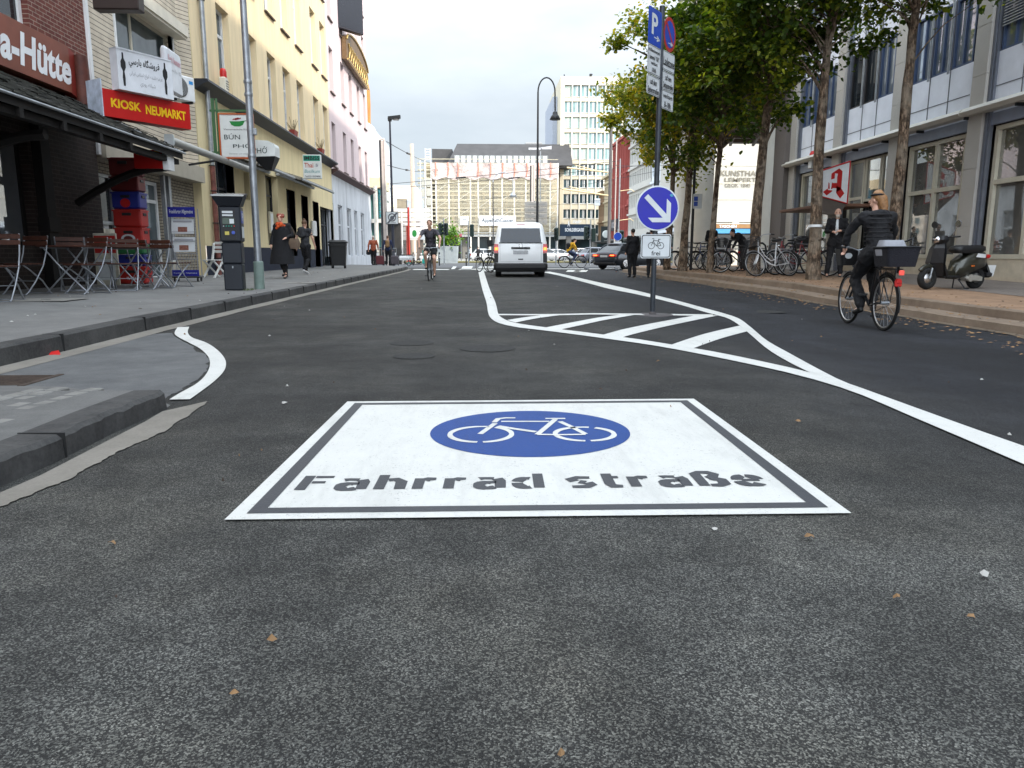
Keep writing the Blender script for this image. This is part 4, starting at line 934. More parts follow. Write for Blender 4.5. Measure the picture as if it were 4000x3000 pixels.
b = B.mb(); b.loft([[(yD0, zcd-.25, 0), (yD0, zcd+.03, 0), (yD0, zcd+.03, .32), (yD0, zcd-.05, .34)], [(yD1+.3, zcd-.25, 0), (yD1+.3, zcd+.03, 0), (yD1+.3, zcd+.03, .32), (yD1+.3, zcd-.05, .34)]]); B.part('ledge', b, M('ledge_maroon', (.10, .055, .055), .6))
og = [(Lyz(a, 900)[0], Lyz(c, 900)[0], .5 if c < 1430 else 0, 3.3) for a, c in ((1293, 1306), (1323, 1341), (1358, 1374), (1386, 1398), (1411, 1424))]
b = B.mb(); b.wall(yD0, yD1, -.3, zcd-.25, og, .2, .0); b.poly([(yD1, -.3, 0), (yD1, -.3, -10), (yD1, zcd, -10), (yD1, zcd, 0)]); B.part('ground_floor_wall', b, PALE)
for i, o in enumerate(og): B.window('dg%d' % i, o[0], o[2], -.15, o[1]-o[0], o[3]-o[2], M('frame_pale', (.55, .57, .6), .5), mat_glass('curtain_glass', (.20, .21, .22), .15, .3), bar=.09, trans=(.62,))
# signs on the left houses
def box_sign(name, label, pa, pb, y, th, mat, lam, face='F', cat='sign', group=None):
    a, c = YP(*pa, y), YP(*pb, y); t = thing(name, label, cat, (a.x, y, c.z)); T_ = rot_of('F')
    w_, h_ = c.x-a.x, a.z-c.z; b = MB(T_); b.bbox(0, w_, 0, h_, -th, 0, .015); b.build('sign_box', mat, t)
    for nm, fn, mt in lam:
        b = MB(T_); fn(b, w_, h_); b.build(nm, mt, t)
    return t, w_, h_
SW = M('sign_face_pale', (.66, .68, .66), .4); GRN = M('sign_green', (.015, .20, .04), .4); TEAL = M('sign_teal', (.0, .25, .17), .5); ORG = M('sign_orange', (.50, .10, .02), .5)
def fbord(b, w_, h_): 
    for a in ((-.03, 0, -.03, h_+.03), (w_, w_+.03, -.03, h_+.03), (0, w_, h_, h_+.03), (0, w_, -.03, 0)): b.box(*a, -.13, .012)
def bowl(b, w_, h_):
    c, q = w_*.55, h_*.80
    b.add([(c-.24*w_, q+.045*h_, .005), (c-.18*w_, q-.04*h_, .005), (c-.08*w_, q-.075*h_, .005), (c+.08*w_, q-.075*h_, .005), (c+.18*w_, q-.04*h_, .005), (c+.24*w_, q+.045*h_, .005)], [(0, 1, 2, 3, 4, 5)]); b.add([(c+.1*w_, q+.03*h_, .006), (c+.36*w_, q+.06*h_, .006), (c+.36*w_, q+.072*h_, .006), (c+.1*w_, q+.05*h_, .006)], [(0, 1, 2, 3)])
def steam(b, w_, h_):
    for k in range(3): b.text('~', w_*(.42+.06*k), w_*(.56+.06*k), h_*(.865+.012*k), h_*(.91+.012*k), .006, .03)
def bun(b, w_, h_):
    b.text('BÚN', w_*.12, w_*.62, h_*.42, h_*.56, .005, .005); b.text('PHỞ', w_*.38, w_*.96, h_*.22, h_*.34, .005, .005)
box_sign('noodle_sign', 'white restaurant sign with orange edge and green bowl hanging on a green bracket', (855, 447), (990, 615), 20.3, .12, SW,
   [('orange_border', fbord, ORG), ('bowl_print', bowl, GRN), ('steam_print', steam, M('sign_maroon', (.3, .02, .02), .5)),
    ('small_lettering', lambda b, w_, h_: (b.text('Vietnamesische Küche', w_*.12, w_*.98, h_*.635, h_*.675, .005, .01), b.text('Geniessen und verlieben', w_*.25, w_*.9, h_*.07, h_*.1, .005, .0)), M('sign_grey', (.12, .12, .12), .5)),
    ('lettering', bun, M('sign_dark_ink', (.03, .045, .045), .5)),
    ('bracket', lambda b, w_, h_: (b.box(-.25, w_, h_+.08, h_+.13, -.09, -.04), b.box(-.2, -.13, -.1, h_+.4, -.1, -.03), b.box(-.09, -.05, -.1, h_+.4, -.1, -.03), b.box(-.25, 0, .1, .15, -.09, -.04)), M('bracket_green', (.05, .13, .05), .6))])
a = YP(988, 540, 20.9)
t = thing('rounded_noodle_sign', 'rounded white light box with a dark underside behind the lamp post', 'sign', (YP(985, 615, 21.4).x, 21.4, YP(985, 612, 21.4).z)); w_ = YP(1075, 615, 21.4).x-YP(985, 615, 21.4).x; h_ = YP(985, 545, 21.4).z-YP(985, 612, 21.4).z
b = MB(rot_of('F')); pr = [(0, 0), (0, h_), (w_*.72, h_*.94), (w_*.95, h_*.78), (w_, h_*.6), (w_, .02)]; b.prism(pr, -.5, 0); b.build('light_box', SW, t)
b = MB(rot_of('F')); b.loft([[(0, 0, 0), (w_, .02, 0), (w_, .02, -.5), (0, 0, -.5)], [(.3, -.34, -.15), (w_*.75, -.34, -.15), (w_*.75, -.34, -.4), (.3, -.34, -.4)]]); b.build('lower_shade', BLACK, t)
b = MB(rot_of('F')); b.text('PHỞ', .04, w_*.66, h_*.2, h_*.62, .005, .005); b.build('lettering', M('sign_dark_ink', (.03, .045, .045), .5), t)
box_sign('thai_sign', 'white snack bar sign with a green top band on the yellow house', (1181, 604), (1256, 698), 28.8, .16, SW,
   [('green_band', lambda b, w_, h_: b.box(.03, w_-.03, h_*.74, h_*.97, .001, .006), TEAL), ('heading', lambda b, w_, h_: b.text('IMBISS', w_*.08, w_*.93, h_*.78, h_*.94, .009, .03), BLACK),
    ('red_lettering', lambda b, w_, h_: b.text('Thai', w_*.08, w_*.58, h_*.46, h_*.66, .005, .02), M('sign_rust', (.42, .07, .03), .5)), ('leaf_print', lambda b, w_, h_: b.text('❧', w_*.64, w_*.85, h_*.48, h_*.64, .005), inkg),
    ('green_lettering', lambda b, w_, h_: b.text('Basilkum', w_*.08, w_*.93, h_*.24, h_*.38, .005, .0, .2), M('sign_sea', (.02, .22, .22), .5)), ('phone_number', lambda b, w_, h_: b.text('Tel.0221-93299858', w_*.1, w_*.94, h_*.06, h_*.13, .005, .02), BLACK)])
# awnings over the shop fronts
for (pa, pb, X, lb) in (((1012, 645), (1150, 708), -6.7, 'rolled grey awning over the restaurant windows'), ((1180, 705), (1303, 768), -6.7, 'grey awning cassette over the thai snack bar door')):
    a, c = XP(*pa, X), XP(*pb, X); t = thing('shop_awning', lb, 'awning', (X, a.y, a.z)); L_ = c.y-a.y
    b = MB(); b.loft([[(0, 0, 0), (.0, 0, .12), (-1.0, 0, .42), (-1.0, 0, .38)], [(0, L_, 0), (0, L_, .12), (-1.0, L_, .42), (-1.0, L_, .38)]]); b.build('fabric', M('awning_taupe', S(150, 144, 132), .8, var=.2), t)
    b = MB(); b.tube([(0, 0, .04), (0, L_, .04)], .05, 8); b.tube([(-.9, 0, .25), (-.9, L_, .25)], .07, 8); b.build('roller', STEEL, t)
# downpipe, siren, menus, flower pots
py_ = Lyz(805, 500)[0]
t = thing('downpipe', 'grey and rusty red rainwater downpipe between kiosk and yellow house', 'downpipe', (XL+.1, py_, .2)); b = MB(); b.tube([(0, 0, 3.1), (0, 0, 18)], .07, 10); b.build('upper_pipe', STEEL, t)
b = MB(); b.tube([(0, 0, 0), (0, 0, 3.1)], .075, 10); b.build('lower_pipe', M('pipe_rust', (.20, .07, .055), .6, var=.6, scale=5), t)
b = MB(); [b.torus((0, 0, z_), .085, .015, 'z', 12, 4) for z_ in (.5, 1.5, 2.4, 3.1, 5.2, 7.5)]; b.build('clamp', DARK, t)
p = Lyz(846, 345)
t = thing('alarm_siren', 'white alarm siren with a red flashing lamp on the black ledge', 'siren', (XL+.22, p[0], zc+.25)); b = MB(); b.bbox(-.1, .1, -.13, .13, 0, .42, .03); b.build('housing', M('siren_cream', S(214, 208, 190), .5), t); b = MB(); b.lathe([(.1, .42), (.1, .58), (.07, .66), (.001, .68)], 12); b.build('red_lamp', RED, t)
b = MB(); [b.box(.1, .104, -.1+k*.05, -.07+k*.05, .08+j*.07, .11+j*.07) for k in range(5) for j in range(4)]; b.build('vent_slots', BLACK, t)
for (pa, pb, lb, g) in (((1042, 826), (1060, 912), 'glass menu case beside the restaurant window', 1), ((1212, 862), (1230, 922), 'white notice sheet beside the thai door', 0)):
    a, c = Lyz(*pa), Lyz(*pb); t = thing('menu_case' if g else 'notice_board', lb, 'menu case' if g else 'notice', (XL+.04, a[0], c[1])); w_, h_ = c[0]-a[0], a[1]-c[1]
    Tq = rot_of('L'); b = MB(Tq); b.bbox(0, w_, 0, h_, 0, .07, .01); b.build('case', CREAMF if g else WHITE, t); b = MB(Tq); b.box(.06, w_-.06, .06, h_-.06, .071, .074); b.build('sheet', SW, t)
for (px, py, lb) in ((1128, 536, 'red flower box with a dry plant on the ledge of the yellow house'), (1238, 605, 'small flower pot with twigs further along the black ledge')):
    a = Lyz(px, py); t = thing('flower_box', lb, 'flower box', (XL+.2, a[0], zc+.25)); b = MB(); b.loft([rr(0, 0, .09, .26, .02, 0), rr(0, 0, .12, .32, .02, .24)]); b.build('planter', M('terracotta', (.25, .04, .03), .7), t)
    b = MB(); random.seed(4)
    for k in range(16): q = (random.uniform(-.25, .15), random.uniform(-.4, .4), random.uniform(.35, .75)); b.tube([(0, q[1]*.5, .2), (q[0]*.5, q[1]*.8, q[2]*.7), q], .008, 4)
    b.build('twigs', M('dry_twig', (.14, .11, .05), .8), t)
# ornate golden sign and dark box sign on the lilac house
pa, pb = Lyz(1330, 150), Lyz(1418, 330)
t = thing('ornate_sign', 'ornate golden arched sign high on the lilac house', 'sign', (XL, pa[0], pb[1])); Tq = rot_of('L'); L_ = pb[0]-pa[0]; H_ = pa[1]-pb[1]
zt_ = Lyz(1325, 205)[1]-pb[1]; zb_ = 0
y0_, z00 = Lyz(1325, 212); y1_, z11 = Lyz(1415, 338); zlo = (z00+z11)/2-pb[1]
b = MB(Tq); b.prism([(0, zlo-.1), (L_, zlo-.1), (L_, zlo+.9)]+[(L_*(.5+.5*math.cos(a*math.pi/10)), zlo+.95+.75*math.sin(a*math.pi/10)) for a in range(11)]+[(0, zlo+.9)], .05, .32); b.build('backing', M('sign_bronze', (.17, .10, .045), .5, .3, .3, 3), t)
GOLD = M('sign_gold', (.55, .38, .14), .35, .5, .2, 8)
b = MB(Tq); b.tube([(L_*(.5+.5*math.cos(a*math.pi/14)), zlo+.95+.75*math.sin(a*math.pi/14), .36) for a in range(15)], .06, 6); b.tube([(0, zlo-.1, .36), (L_, zlo-.1, .36)], .06, 6)
for k in range(11): b.tube([(L_*(.06+k*.085), zlo+.02, .36), (L_*(.1+k*.085), zlo+.5, .38), (L_*(.07+k*.085), zlo+.85, .36)], .05, 5)
b.build('gold_relief', GOLD, t)
a, c = Lyz(1392, 20), Lyz(1436, 155); c2_ = XP(1436, 155, XL+1.1)
t = thing('dark_light_box', 'dark rectangular light box high on the lilac house corner', 'sign', (XL, YP(1390, 60, 44).y, YP(1390, 92, 44).z)); Tq = frame((0, 0, 0), (.62, .78, 0))
b = MB(Tq); b.bbox(0, 1.9, -.2, 1.75, -.35, 0, .03); b.build('light_box', M('light_box_dark', (.02, .016, .022), .4), t); b = MB(Tq); b.box(.08, 1.82, -.1, 1.65, .001, .006); b.build('face_panel', M('box_face_dark', (.012, .012, .018), .2), t)
# plain tapered stand-in for the ice-cream cone sculpture beyond the corner
a, c = YP(1441, 490, 66), YP(1441, 305, 66); w_ = YP(1452, 400, 66).x-YP(1428, 400, 66).x
t = thing('cone_stand_in', 'tapering orange pylon on a pale block, plain stand-in for a cone sculpture beyond the lilac house', 'pylon', (YP(1438, 490, 66).x, 66, a.z)); H_ = c.z-a.z
b = MB(); b.lathe([(w_*.42, 0), (w_*.50, H_*.45), (w_*.46, H_*.75), (w_*.05, H_)], 10, (0, 0, 0), smooth=False); b.build('pylon', M('pylon_orange', (.48, .20, .05), .7, var=.3, scale=1.2), t); b = MB(); b.bbox(-w_*.9, w_*1.1, -.9, .9, -2.0, 0, .5, 4); b.build('pale_block', M('pylon_white', (.75, .75, .72), .6), t)
# ------------------------------------------------------------ right-hand buildings
GRAN = mat_stone('granite', (.46, .435, .40)); GRAND = mat_stone('granite_dark', (.13, .11, .10)); PANEL = M('pale_panel', S(224, 227, 236), .45, .0, .10, 1.5); PANELB = M('blue_grey_panel', S(140, 150, 170), .4, .1, .15, 2)
BLUEF = M('blue_window_frame', S(66, 82, 112), .4, .1); GWARM = mat_glass('shop_glass', (.40, .40, .38), .02, .45, .8, (.55, .46, .34), .7); GREFL = mat_glass('reflecting_glass', (.38, .42, .47), .02, .4, 1.6, None, .6)
ZR = .15
B = Bld('office_building', 'long modern office building with granite pillars and shop windows on the right', 'building', 'R', (XR, 0, ZR))
py0 = 29.45; pit = 3.63; piers = [py0-pit*i for i in range(9)]
# in facade coordinates r = -Y
def rY(y): return -y
for y in piers:
    zz = [-.4, 1.35, 2.75, 4.95, 6.1, 7.4, 9.0, 11, 25]; b = B.mb(); b.box(rY(y)-.25, rY(y)+.25, -.4, 25, -.15, .09)
    for a, c in zip(zz, zz[1:]): b.box(rY(y)-.26, rY(y)+.26, a+.008, c-.008, -.14, .10)
    B.part('granite_pillar', b, GRAN)
B.block(rY(piers[0])-.6, rY(piers[0])-.28, -.4, 25, -.5, .02, 'corner_pillar', GRAN)
b = B.mb()
for y in piers[:-1]:
    x = rY(y)+.26+.0; b.box(x+.02, x+.10, -.3, 25, -.10, .03); b.box(x+.12, x+.17, -.3, 25, -.10, .0); b.box(x+pit-.6, x+pit-.55, -.3, 25, -.12, -.02)
B.part('steel_fin', b, M('fin_blue_steel', S(120, 124, 134), .35, .5, .15, 3))
levels = [(5.4, 7.1), (9.0, 10.7), (12.6, 14.3), (16.2, 17.9), (19.8, 21.5)]
b = B.mb(); prev = 4.0
for (u0, u1) in levels+[(25, 25)]:
    b.box(rY(piers[0])+.1, rY(piers[-1])-.1, prev+(.003 if prev > 4.1 else 0), u0, -.6, -.06); prev = u1
B.part('wall_panel', b, PANEL)
b = B.mb()
for i in range(len(piers)-1):
    xa = rY(piers[i])+.44; L_ = pit-.98
    for k in range(1, 3):
        x = xa+L_*k/3; b.box(x-.012, x+.012, 4.3, 25, -.062, -.045)
    for z in (4.62, 8.3, 11.9): b.box(xa, xa+L_, z-.01, z+.01, -.062, -.052)
B.part('panel_joint', b, M('joint_grey', (.12, .125, .14), .6))
for i in range(len(piers)-1):
    xa = rY(piers[i])+.46; L_ = pit-1.0; w_ = L_/3
    for li, (u0, u1) in enumerate(levels):
        for k in range(3):
            dark = (i == 1 and k < 2)
            o = B.window('dk' if dark else 'bl', xa+k*w_+.02, u0, -.14, w_-.04, u1-u0, BLACK if dark else BLUEF, GLASS if dark else GREFL, bar=.05, deep=.08, mull=() if dark else (.5,))
for i, k in ((3, 0), (3, 1), (4, 0), (4, 1), (4, 2)):     # external blinds
    b = B.mb(); xa = rY(piers[i])+.46; w_ = (pit-1.0)/3
    for s_ in range(18 if i == 3 and k == 0 else 11): z = 7.08-s_*.065; b.add([(xa+k*w_+.05, z, -.03), (xa+(k+1)*w_-.05, z, -.03), (xa+(k+1)*w_-.05, z-.05, .01), (xa+k*w_+.05, z-.05, .01)], [(0, 1, 2, 3)])
    B.part('window_blind', b, M('blind_grey', (.28, .28, .28), .5, .2))
b = B.mb()
for i in range(len(piers)-1):
    xa = rY(piers[i])+.46; w_ = (pit-1.0)/3
    for k in range(1, 3): b.tube([(xa+k*w_, 5.3, .03), (xa+k*w_, 10.8, .03)], .02, 6); b.tube([(xa+k*w_+.06, 5.3, .03), (xa+k*w_+.06, 10.8, .03)], .012, 6)
B.part('blind_rod', b, STEEL)
b = B.mb(); b.box(rY(piers[0])+.1, rY(piers[-1])-.1, 3.72, 4.0, -.5, -.04); B.part('fascia', b, PANELB)
# shop fronts
for i in range(len(piers)-1):
    xa = rY(piers[i])+.5; L_ = pit-1.05
    if i == 1:
        B.window('sh1', xa+.05, .5, -.22, 1.0, 3.2, CREAMF, GWARM, bar=.09, trans=(.62,), name='shop_window'); B.window('dd', xa+1.1, 0, -.3, .95, 2.25, BLACK, GLASS, bar=.08, name='door')
        B.window('tw', xa+1.1, 2.35, -.22, .95, 1.35, CREAMF, GWARM, bar=.07, name='shop_window'); B.window('sn', xa+2.1, .5, -.22, .5, 3.2, CREAMF, GWARM, bar=.07, trans=(.62,), name='shop_window')
    else:
        B.window('sh', xa, .55, -.22, L_, 3.15, CREAMF, GWARM, bar=.11, mull=(.5,), trans=(.58,), deep=.1, name='shop_window')
for i in range(len(piers)-1):
    xa = rY(piers[i])+.5; L_ = pit-1.05
    for (c0, c1, u_) in (((xa+2.08, xa+L_, .5), (xa, xa+1.05, .5)) if i == 1 else ((xa, xa+L_, .55),)): B.block(c0, c1, -.4, u_, -.4, -.14, 'shop_window_base', M('base_pale', S(196, 186, 166), .6, var=.18))
b = B.mb(); b.box(rY(piers[0])+.1, rY(piers[-1])-.1, 3.69, 3.73, -.5, -.1)
b.box(rY(piers[0])+.2, rY(piers[-1])-.2, -.4, 3.7, -3, -.5); B.part('shop_interior', b, M('interior_dark', (.03, .028, .025), .8))
b = B.mb(); b.box(rY(piers[0])-.6, rY(piers[-1])+1, 25, 26, -9, .1); b.box(rY(piers[0])-.6, rY(piers[-1])+20, 17, 25, -9, -.7); b.box(rY(piers[0])-.6, rY(piers[-1])+20, -.3, 25, -9, -3.05); B.part('rear_wall', b, PANEL)
b = B.mb(); b.box(rY(29.4), rY(20.2), 23.0, 25.9, -8.9, -1.0); B.part('roof_block', b, PANEL) if False else None
# long awning cassettes over the shops
for i, (y0, y1) in enumerate(((29.9, 18.9), (18.85, 7.5))):
    t = thing('awning_cassette', ('closed white awning cassette above the pharmacy windows', 'closed white awning cassette nearer to the viewer on the right')[i], 'awning', (XR, y0, 4.12+ZR)); Tq = rot_of('R'); L_ = y0-y1
    b = MB(Tq); b.loft([[(0, -.09, 0), (0, -.09, .26), (0, 0, .34), (0, .10, .24), (0, .12, 0)], [(L_, -.09, 0), (L_, -.09, .26), (L_, 0, .34), (L_, .10, .24), (L_, .12, 0)]]); b.build('cassette', M('cassette_white', S(206, 203, 194), .5, var=.1), t)
    [MB(Tq).box(k*1.8, k*1.8+.05, -.16, -.09, 0, .2).build('bracket', DARK, t) for k in range(int(L_/1.8))]
# building behind the viewer side that shades the street (continues the row)
B = Bld('corner_block', 'tall plain block continuing the right-hand row behind the viewer', 'building', 'R', (XR, 0, 0))
b = B.mb(); b.box(1.2, 40, -.3, 24, -14, 0); B.part('wall', b, PANEL)
# pharmacy sign: projecting triangular box with red letter
pa, pb, pc, pd = (3205, 668), (3322, 630), (3318, 795), (3200, 765)
dq = 22.9; a0 = YP(*pb, dq); z1, z0 = a0.z, YP(*pc, dq).z; xl = YP(*pa, dq).x
t = thing('pharmacy_sign', 'projecting white box sign with a red letter A and cup emblem', 'sign', (xl, dq, z0)); T_ = frame((0, 0, 0), (1, 0, 0)); wd = a0.x-xl; h_ = z1-z0
lo_, hi_ = YP(*pd, dq).z-z0, YP(*pa, dq).z-z0
fc = [(0, lo_), (wd, 0), (wd, h_), (0, hi_)]
b = MB(T_); b.prism([(x, y) for x, y in fc], -.03, 0); b.build('face_panel', M('sign_white', (.78, .79, .80), .5), t)
RS = M('sign_red', (.48, .012, .010), .35, var=.05)
b = MB(T_); [b.tube([(p[0], p[1], 0), (q[0], q[1], 0)], .022, 4) for p, q in zip(fc, fc[1:]+fc[:1])]; b.build('red_border', RS, t)
b = MB(T_); b.loft([[(x, y, -.035) for x, y in fc], [(x*.5+wd*.5, y, -.9) for x, y in fc]]); b.loft([[(0, lo_-.02, -.03), (wd, -.02, -.03), (wd, -.02, -.9), (.5*wd, lo_*.5, -.9)], [(wd*.35, -.28, -.3), (wd*.9, -.34, -.3), (wd*.9, -.34, -.6), (wd*.4, -.28, -.6)]]); b.build('box_body', M('box_taupe', (.20, .17, .15), .5), t)
A1 = [(.08, .10), (.25, .0), (.40, .16), (.40, .34), (.56, .34), (.56, .20), (.74, .02), (.92, .18), (.80, .30), (.80, .80), (.62, 1), (.42, .88), (.36, .74), (.40, .55), (.26, .50), (.26, .28), (.08, .10)]
def ax(p, s_=1):
    u = .08+.84*p[0]; v = .08+.84*p[1]; y0 = lo_*(1-u); y1 = hi_+(h_-hi_)*u; return (wd*u, y0+(y1-y0)*v, .006)
b = MB(T_)
for q in ([(.26, .30), (.44, .30), (.44, .62), (.26, .55)], [(.06, .12), (.22, .0), (.44, .20), (.44, .32), (.26, .30)], [(.36, .60), (.50, .60), (.50, .84), (.66, .80), (.66, .98), (.36, .86)], [(.62, .18), (.80, .30), (.80, .86), (.66, .98), (.60, .70)], [(.60, .40), (.60, .16), (.78, .0), (.94, .18), (.80, .32)], [(.44, .32), (.62, .32), (.62, .50), (.44, .50)]):
    b.poly([ax(p) for p in q])
b.build('red_letter', RS, t)
b = MB(T_)
for q in ([(.18, .60), (.52, .66), (.44, .52), (.30, .50)], [(.30, .52), (.40, .52), (.38, .28), (.33, .28)], [(.24, .28), (.46, .28), (.44, .23), (.26, .23)]): b.poly([(ax(p)[0], ax(p)[1], .010) for p in q])
b.build('cup_emblem', M('sign_white', (.78, .79, .80), .5), t)
# brown canopy slab left of the door, red alarm lamp
a = YP(3085, 826, 25.5)
t = thing('door_canopy', 'thin reddish brown canopy slab beside the pharmacy sign', 'canopy', (10.9, 23.2, YP(3150, 820, 25).z)); b = MB(); b.bbox(-.15, 1.4, 0, 3.6, 0, .09, .01); b.build('slab', M('slab_brown', (.18, .085, .05), .6), t)
p = YP(3140, 612, 27.5); t = thing('alarm_lamp', 'red alarm lamp on the pale panel beside the granite wall', 'lamp', (XR-.1, 27.6, p.z)); b = MB(); b.lathe([(.12, 0), (.12, .1), (.08, .2), (.001, .22)], 12); b.build('dome', RED, t); b = MB(); b.bbox(-.1, .1, -.14, .14, -.4, -.01, .02); b.build('housing', WHITE, t)

# --- round-cornered building on columns ----------------------------------------
t = thing('column_building', 'building standing on tall pale round columns behind the street trees', 'building', (9.4, 31.0, .1)); o0 = Vector((9.4, 31.0, .1))
CONC = M('column_paint', S(206, 203, 194), .6, var=.1, scale=1.5)
for (px, rr_, yy) in ((2738, .43, 31.2), (2664, .40, 37.5), (2996, .42, 31.2), (3040, .36, 34)):
    p = YP(px, 900, yy); b = MB(); b.lathe([(rr_, -.1), (rr_, 7.2)], 24, (p.x-o0.x, p.y-o0.y, 0)); b.build('column', CONC if px != 3040 else GRAND, t)
b = MB(); a = YP(2655, 500, 31).x-.2
ftp = [(a, 31.2), (a+1.0, 30.2), (a+3, 29.75), (XR+8, 29.75), (XR+8, 46), (12.7, 46)]
b.loft([[(x-o0.x, y-o0.y, 7.3) for x, y in ftp], [(x-o0.x, y-o0.y, 18.6) for x, y in ftp]]); b.build('upper_storeys', mat_plaster('upper_plaster', S(208, 203, 192), .1), t)
b = MB()
for k in range(9):
    y = 30.0+k*1.6; b.box(a-o0.x+.1+k*.42, XR+7-o0.x, y-o0.y-.1, y-o0.y+.1, 6.9, 7.3)
for k in range(8): b.loft([[(a+k*1.3-o0.x, -1.0, 6.75), (a+k*1.3+.15-o0.x, -1.0, 6.75), (a+k*1.3+.15-o0.x, -1.0, 6.9), (a+k*1.3-o0.x, -1.0, 6.9)], [(a+k*1.3+3.6-o0.x, 12, 6.75), (a+k*1.3+3.75-o0.x, 12, 6.75), (a+k*1.3+3.75-o0.x, 12, 6.9), (a+k*1.3+3.6-o0.x, 12, 6.9)]])
b.build('canopy_rib', M('rib_dark', (.08, .07, .06), .6), t)
b = MB(); ww = [(9.6+k*1.25, 10.5+k*1.25) for k in range(8)]
for zf in (8.0, 11.3, 14.6):
    for x0, x1 in ww: b.box(x0-o0.x, x1-o0.x, 29.72-o0.y, 29.74-o0.y, zf, zf+1.9)
b.build('window_band', GREFL, t)
b = MB(); b.box(XR-.3-o0.x, XR+.1-o0.x, 29.7-o0.y, 31.6-o0.y, -.1, 7.3); b.build('granite_corner', GRAND, t)
# auction house wall beyond
yk = 56
t = thing('auction_house', 'brilliant white auction house front with raised lettering beyond the columns', 'building', (YP(2755, 700, yk).x, yk, 0)); x0 = YP(2755, 700, yk).x
Tq = rot_of('F'); z88 = YP(2800, 868, yk).z
b = MB(Tq); b.wall(-.5, 16, z88, 17, [(YP(3030, 700, yk).x-x0, YP(3042, 700, yk).x-x0, YP(0, 745, yk).z, YP(0, 665, yk).z), (YP(3028, 700, yk).x-x0, YP(3040, 700, yk).x-x0, YP(0, 840, yk).z, YP(0, 770, yk).z)], .3); b.box(-.5, 16, z88, 17, -12, -.4); b.build('front_wall', mat_plaster('bright_white_plaster', S(190, 187, 178), .03), t)
b = MB(Tq); [b.box(-.5, 16, z, z+.06, 0, .04) for z in (YP(0, 770, yk).z, YP(0, 705, yk).z, YP(0, 632, yk).z, YP(0, 870, yk).z)]; b.build('cornice_line', M('cornice_cream', S(230, 222, 205), .6), t)
b = MB(Tq); X = lambda px: YP(px, 700, yk).x-x0; Z = lambda py: YP(2850, py, yk).z
b.text('KUNSTHAUS', X(2812), X(2985), Z(688), Z(666), .05, .02); b.text('LEMPERTZ', X(2830), X(2975), Z(712), Z(694), .05, .02); b.text('GEGR. 1845', X(2832), X(2932), Z(732), Z(717), .05, .015); b.build('lettering', M('letter_bronze', (.20, .18, .14), .5), t)
b = MB(Tq); b.box(X(2765), X(3075), Z(892), Z(877), .05, .25); b.build('shop_fascia', M('fascia_brown', (.34, .17, .06), .6), t)
b = MB(Tq); b.text('TASCHEN', X(2814), X(2882), Z(890), Z(879), .26, .03); b.text('TASCHEN', X(3034), X(3090), Z(890), Z(879), .26, .03); b.build('shop_lettering', M('sign_white', (.78, .79, .80), .5), t)
b = MB(Tq); b.loft([[(X(2770), Z(893), .1), (X(2770), Z(893), .14), (X(2770), Z(912), 1.3), (X(2770), Z(914), 1.3)], [(X(3075), Z(893), .1), (X(3075), Z(893), .14), (X(3075), Z(912), 1.3), (X(3075), Z(914), 1.3)]]); b.build('blue_awning', M('awning_blue', (.05, .22, .42), .7), t)
b = MB(Tq); b.box(X(2765), 16, 0, z88, -6, -.1); b.build('shop_front', GLASS, t)
b = MB(Tq); [b.box(X(x), X(x)+.5, 0, z88-.02, -.1, .02) for x in (2770, 2870, 2960, 3050)]; b.build('shop_pillar', M('cornice_cream', S(230, 222, 205), .6), t)
# ------------------------------------------------------------ far side of the square
def Xf(px, Y): return YP(px, 995, Y).x
def Zf(py, Y): return YP(1873, py, Y).z
GT = mat_glass('tower_glass', (.20, .32, .32), .35, .4, .3); GTD = mat_glass('tower_dark_glass', (.03, .06, .07), .2, .5, .25)
TRAV = mat_plaster('travertine', S(192, 184, 164), .08)
# department store wrapped in scaffolding
Y = 150
x0, x1 = Xf(1664, Y), Xf(2178, Y); zt = Zf(642, Y)
t = thing('department_store', 'sandstone department store with a dark mansard roof behind the scaffolding', 'building', (x0, Y, 0)); T_ = rot_of('F'); W_ = x1-x0
nw = 16; hl = []
zr = [Zf(725, Y), Zf(768, Y), Zf(810, Y), Zf(850, Y)]
for z in zr:
    for k in range(nw): xx = 1.2+k*(W_-2)/nw; hl.append((xx, xx+1.0, z-1.5, z+.1))
b = MB(T_); b.wall(0, W_, 4.8, zt, hl, .35); b.box(0, W_, 4.8, zt, -22, -.5); b.build('front_wall', mat_plaster('sandstone', S(176, 162, 136), .12), t)
b = MB(T_); [b.box(h[0], h[1], h[2], h[3], -.5, -.3) for h in hl]; b.build('window_band', mat_glass('store_glass', (.16, .15, .13), .3, .5, .3), t)
b = MB(T_); [b.box(0, W_, z, z+.35, 0, .25) for z in (Zf(748, Y), Zf(790, Y), Zf(832, Y), Zf(878, Y))]; b.build('string_course', TRAV, t)
b = MB(T_); b.box(0, W_, 0, 4.8, -20, -1.2); b.build('shop_front', GTD, t)
b = MB(T_); [b.box(2+k*5.2, 3+k*5.2, 0, 4.8, -1.2, -.2) for k in range(9)]; b.build('shop_pillar', M('pillar_grey', (.2, .19, .17), .7), t)
b = MB(T_); b.box(0, W_, 4.3, 4.7, -.1, 1.6); b.build('shop_canopy', M('canopy_white', (.6, .6, .58), .5), t)
ROOF = M('mansard_slate', (.045, .042, .042), .7, var=.25, scale=.6)
zr0, zr1 = zt, Zf(562, Y+8)
xr0, xr1 = Xf(1730, Y)-x0, Xf(1790, Y+6)-x0
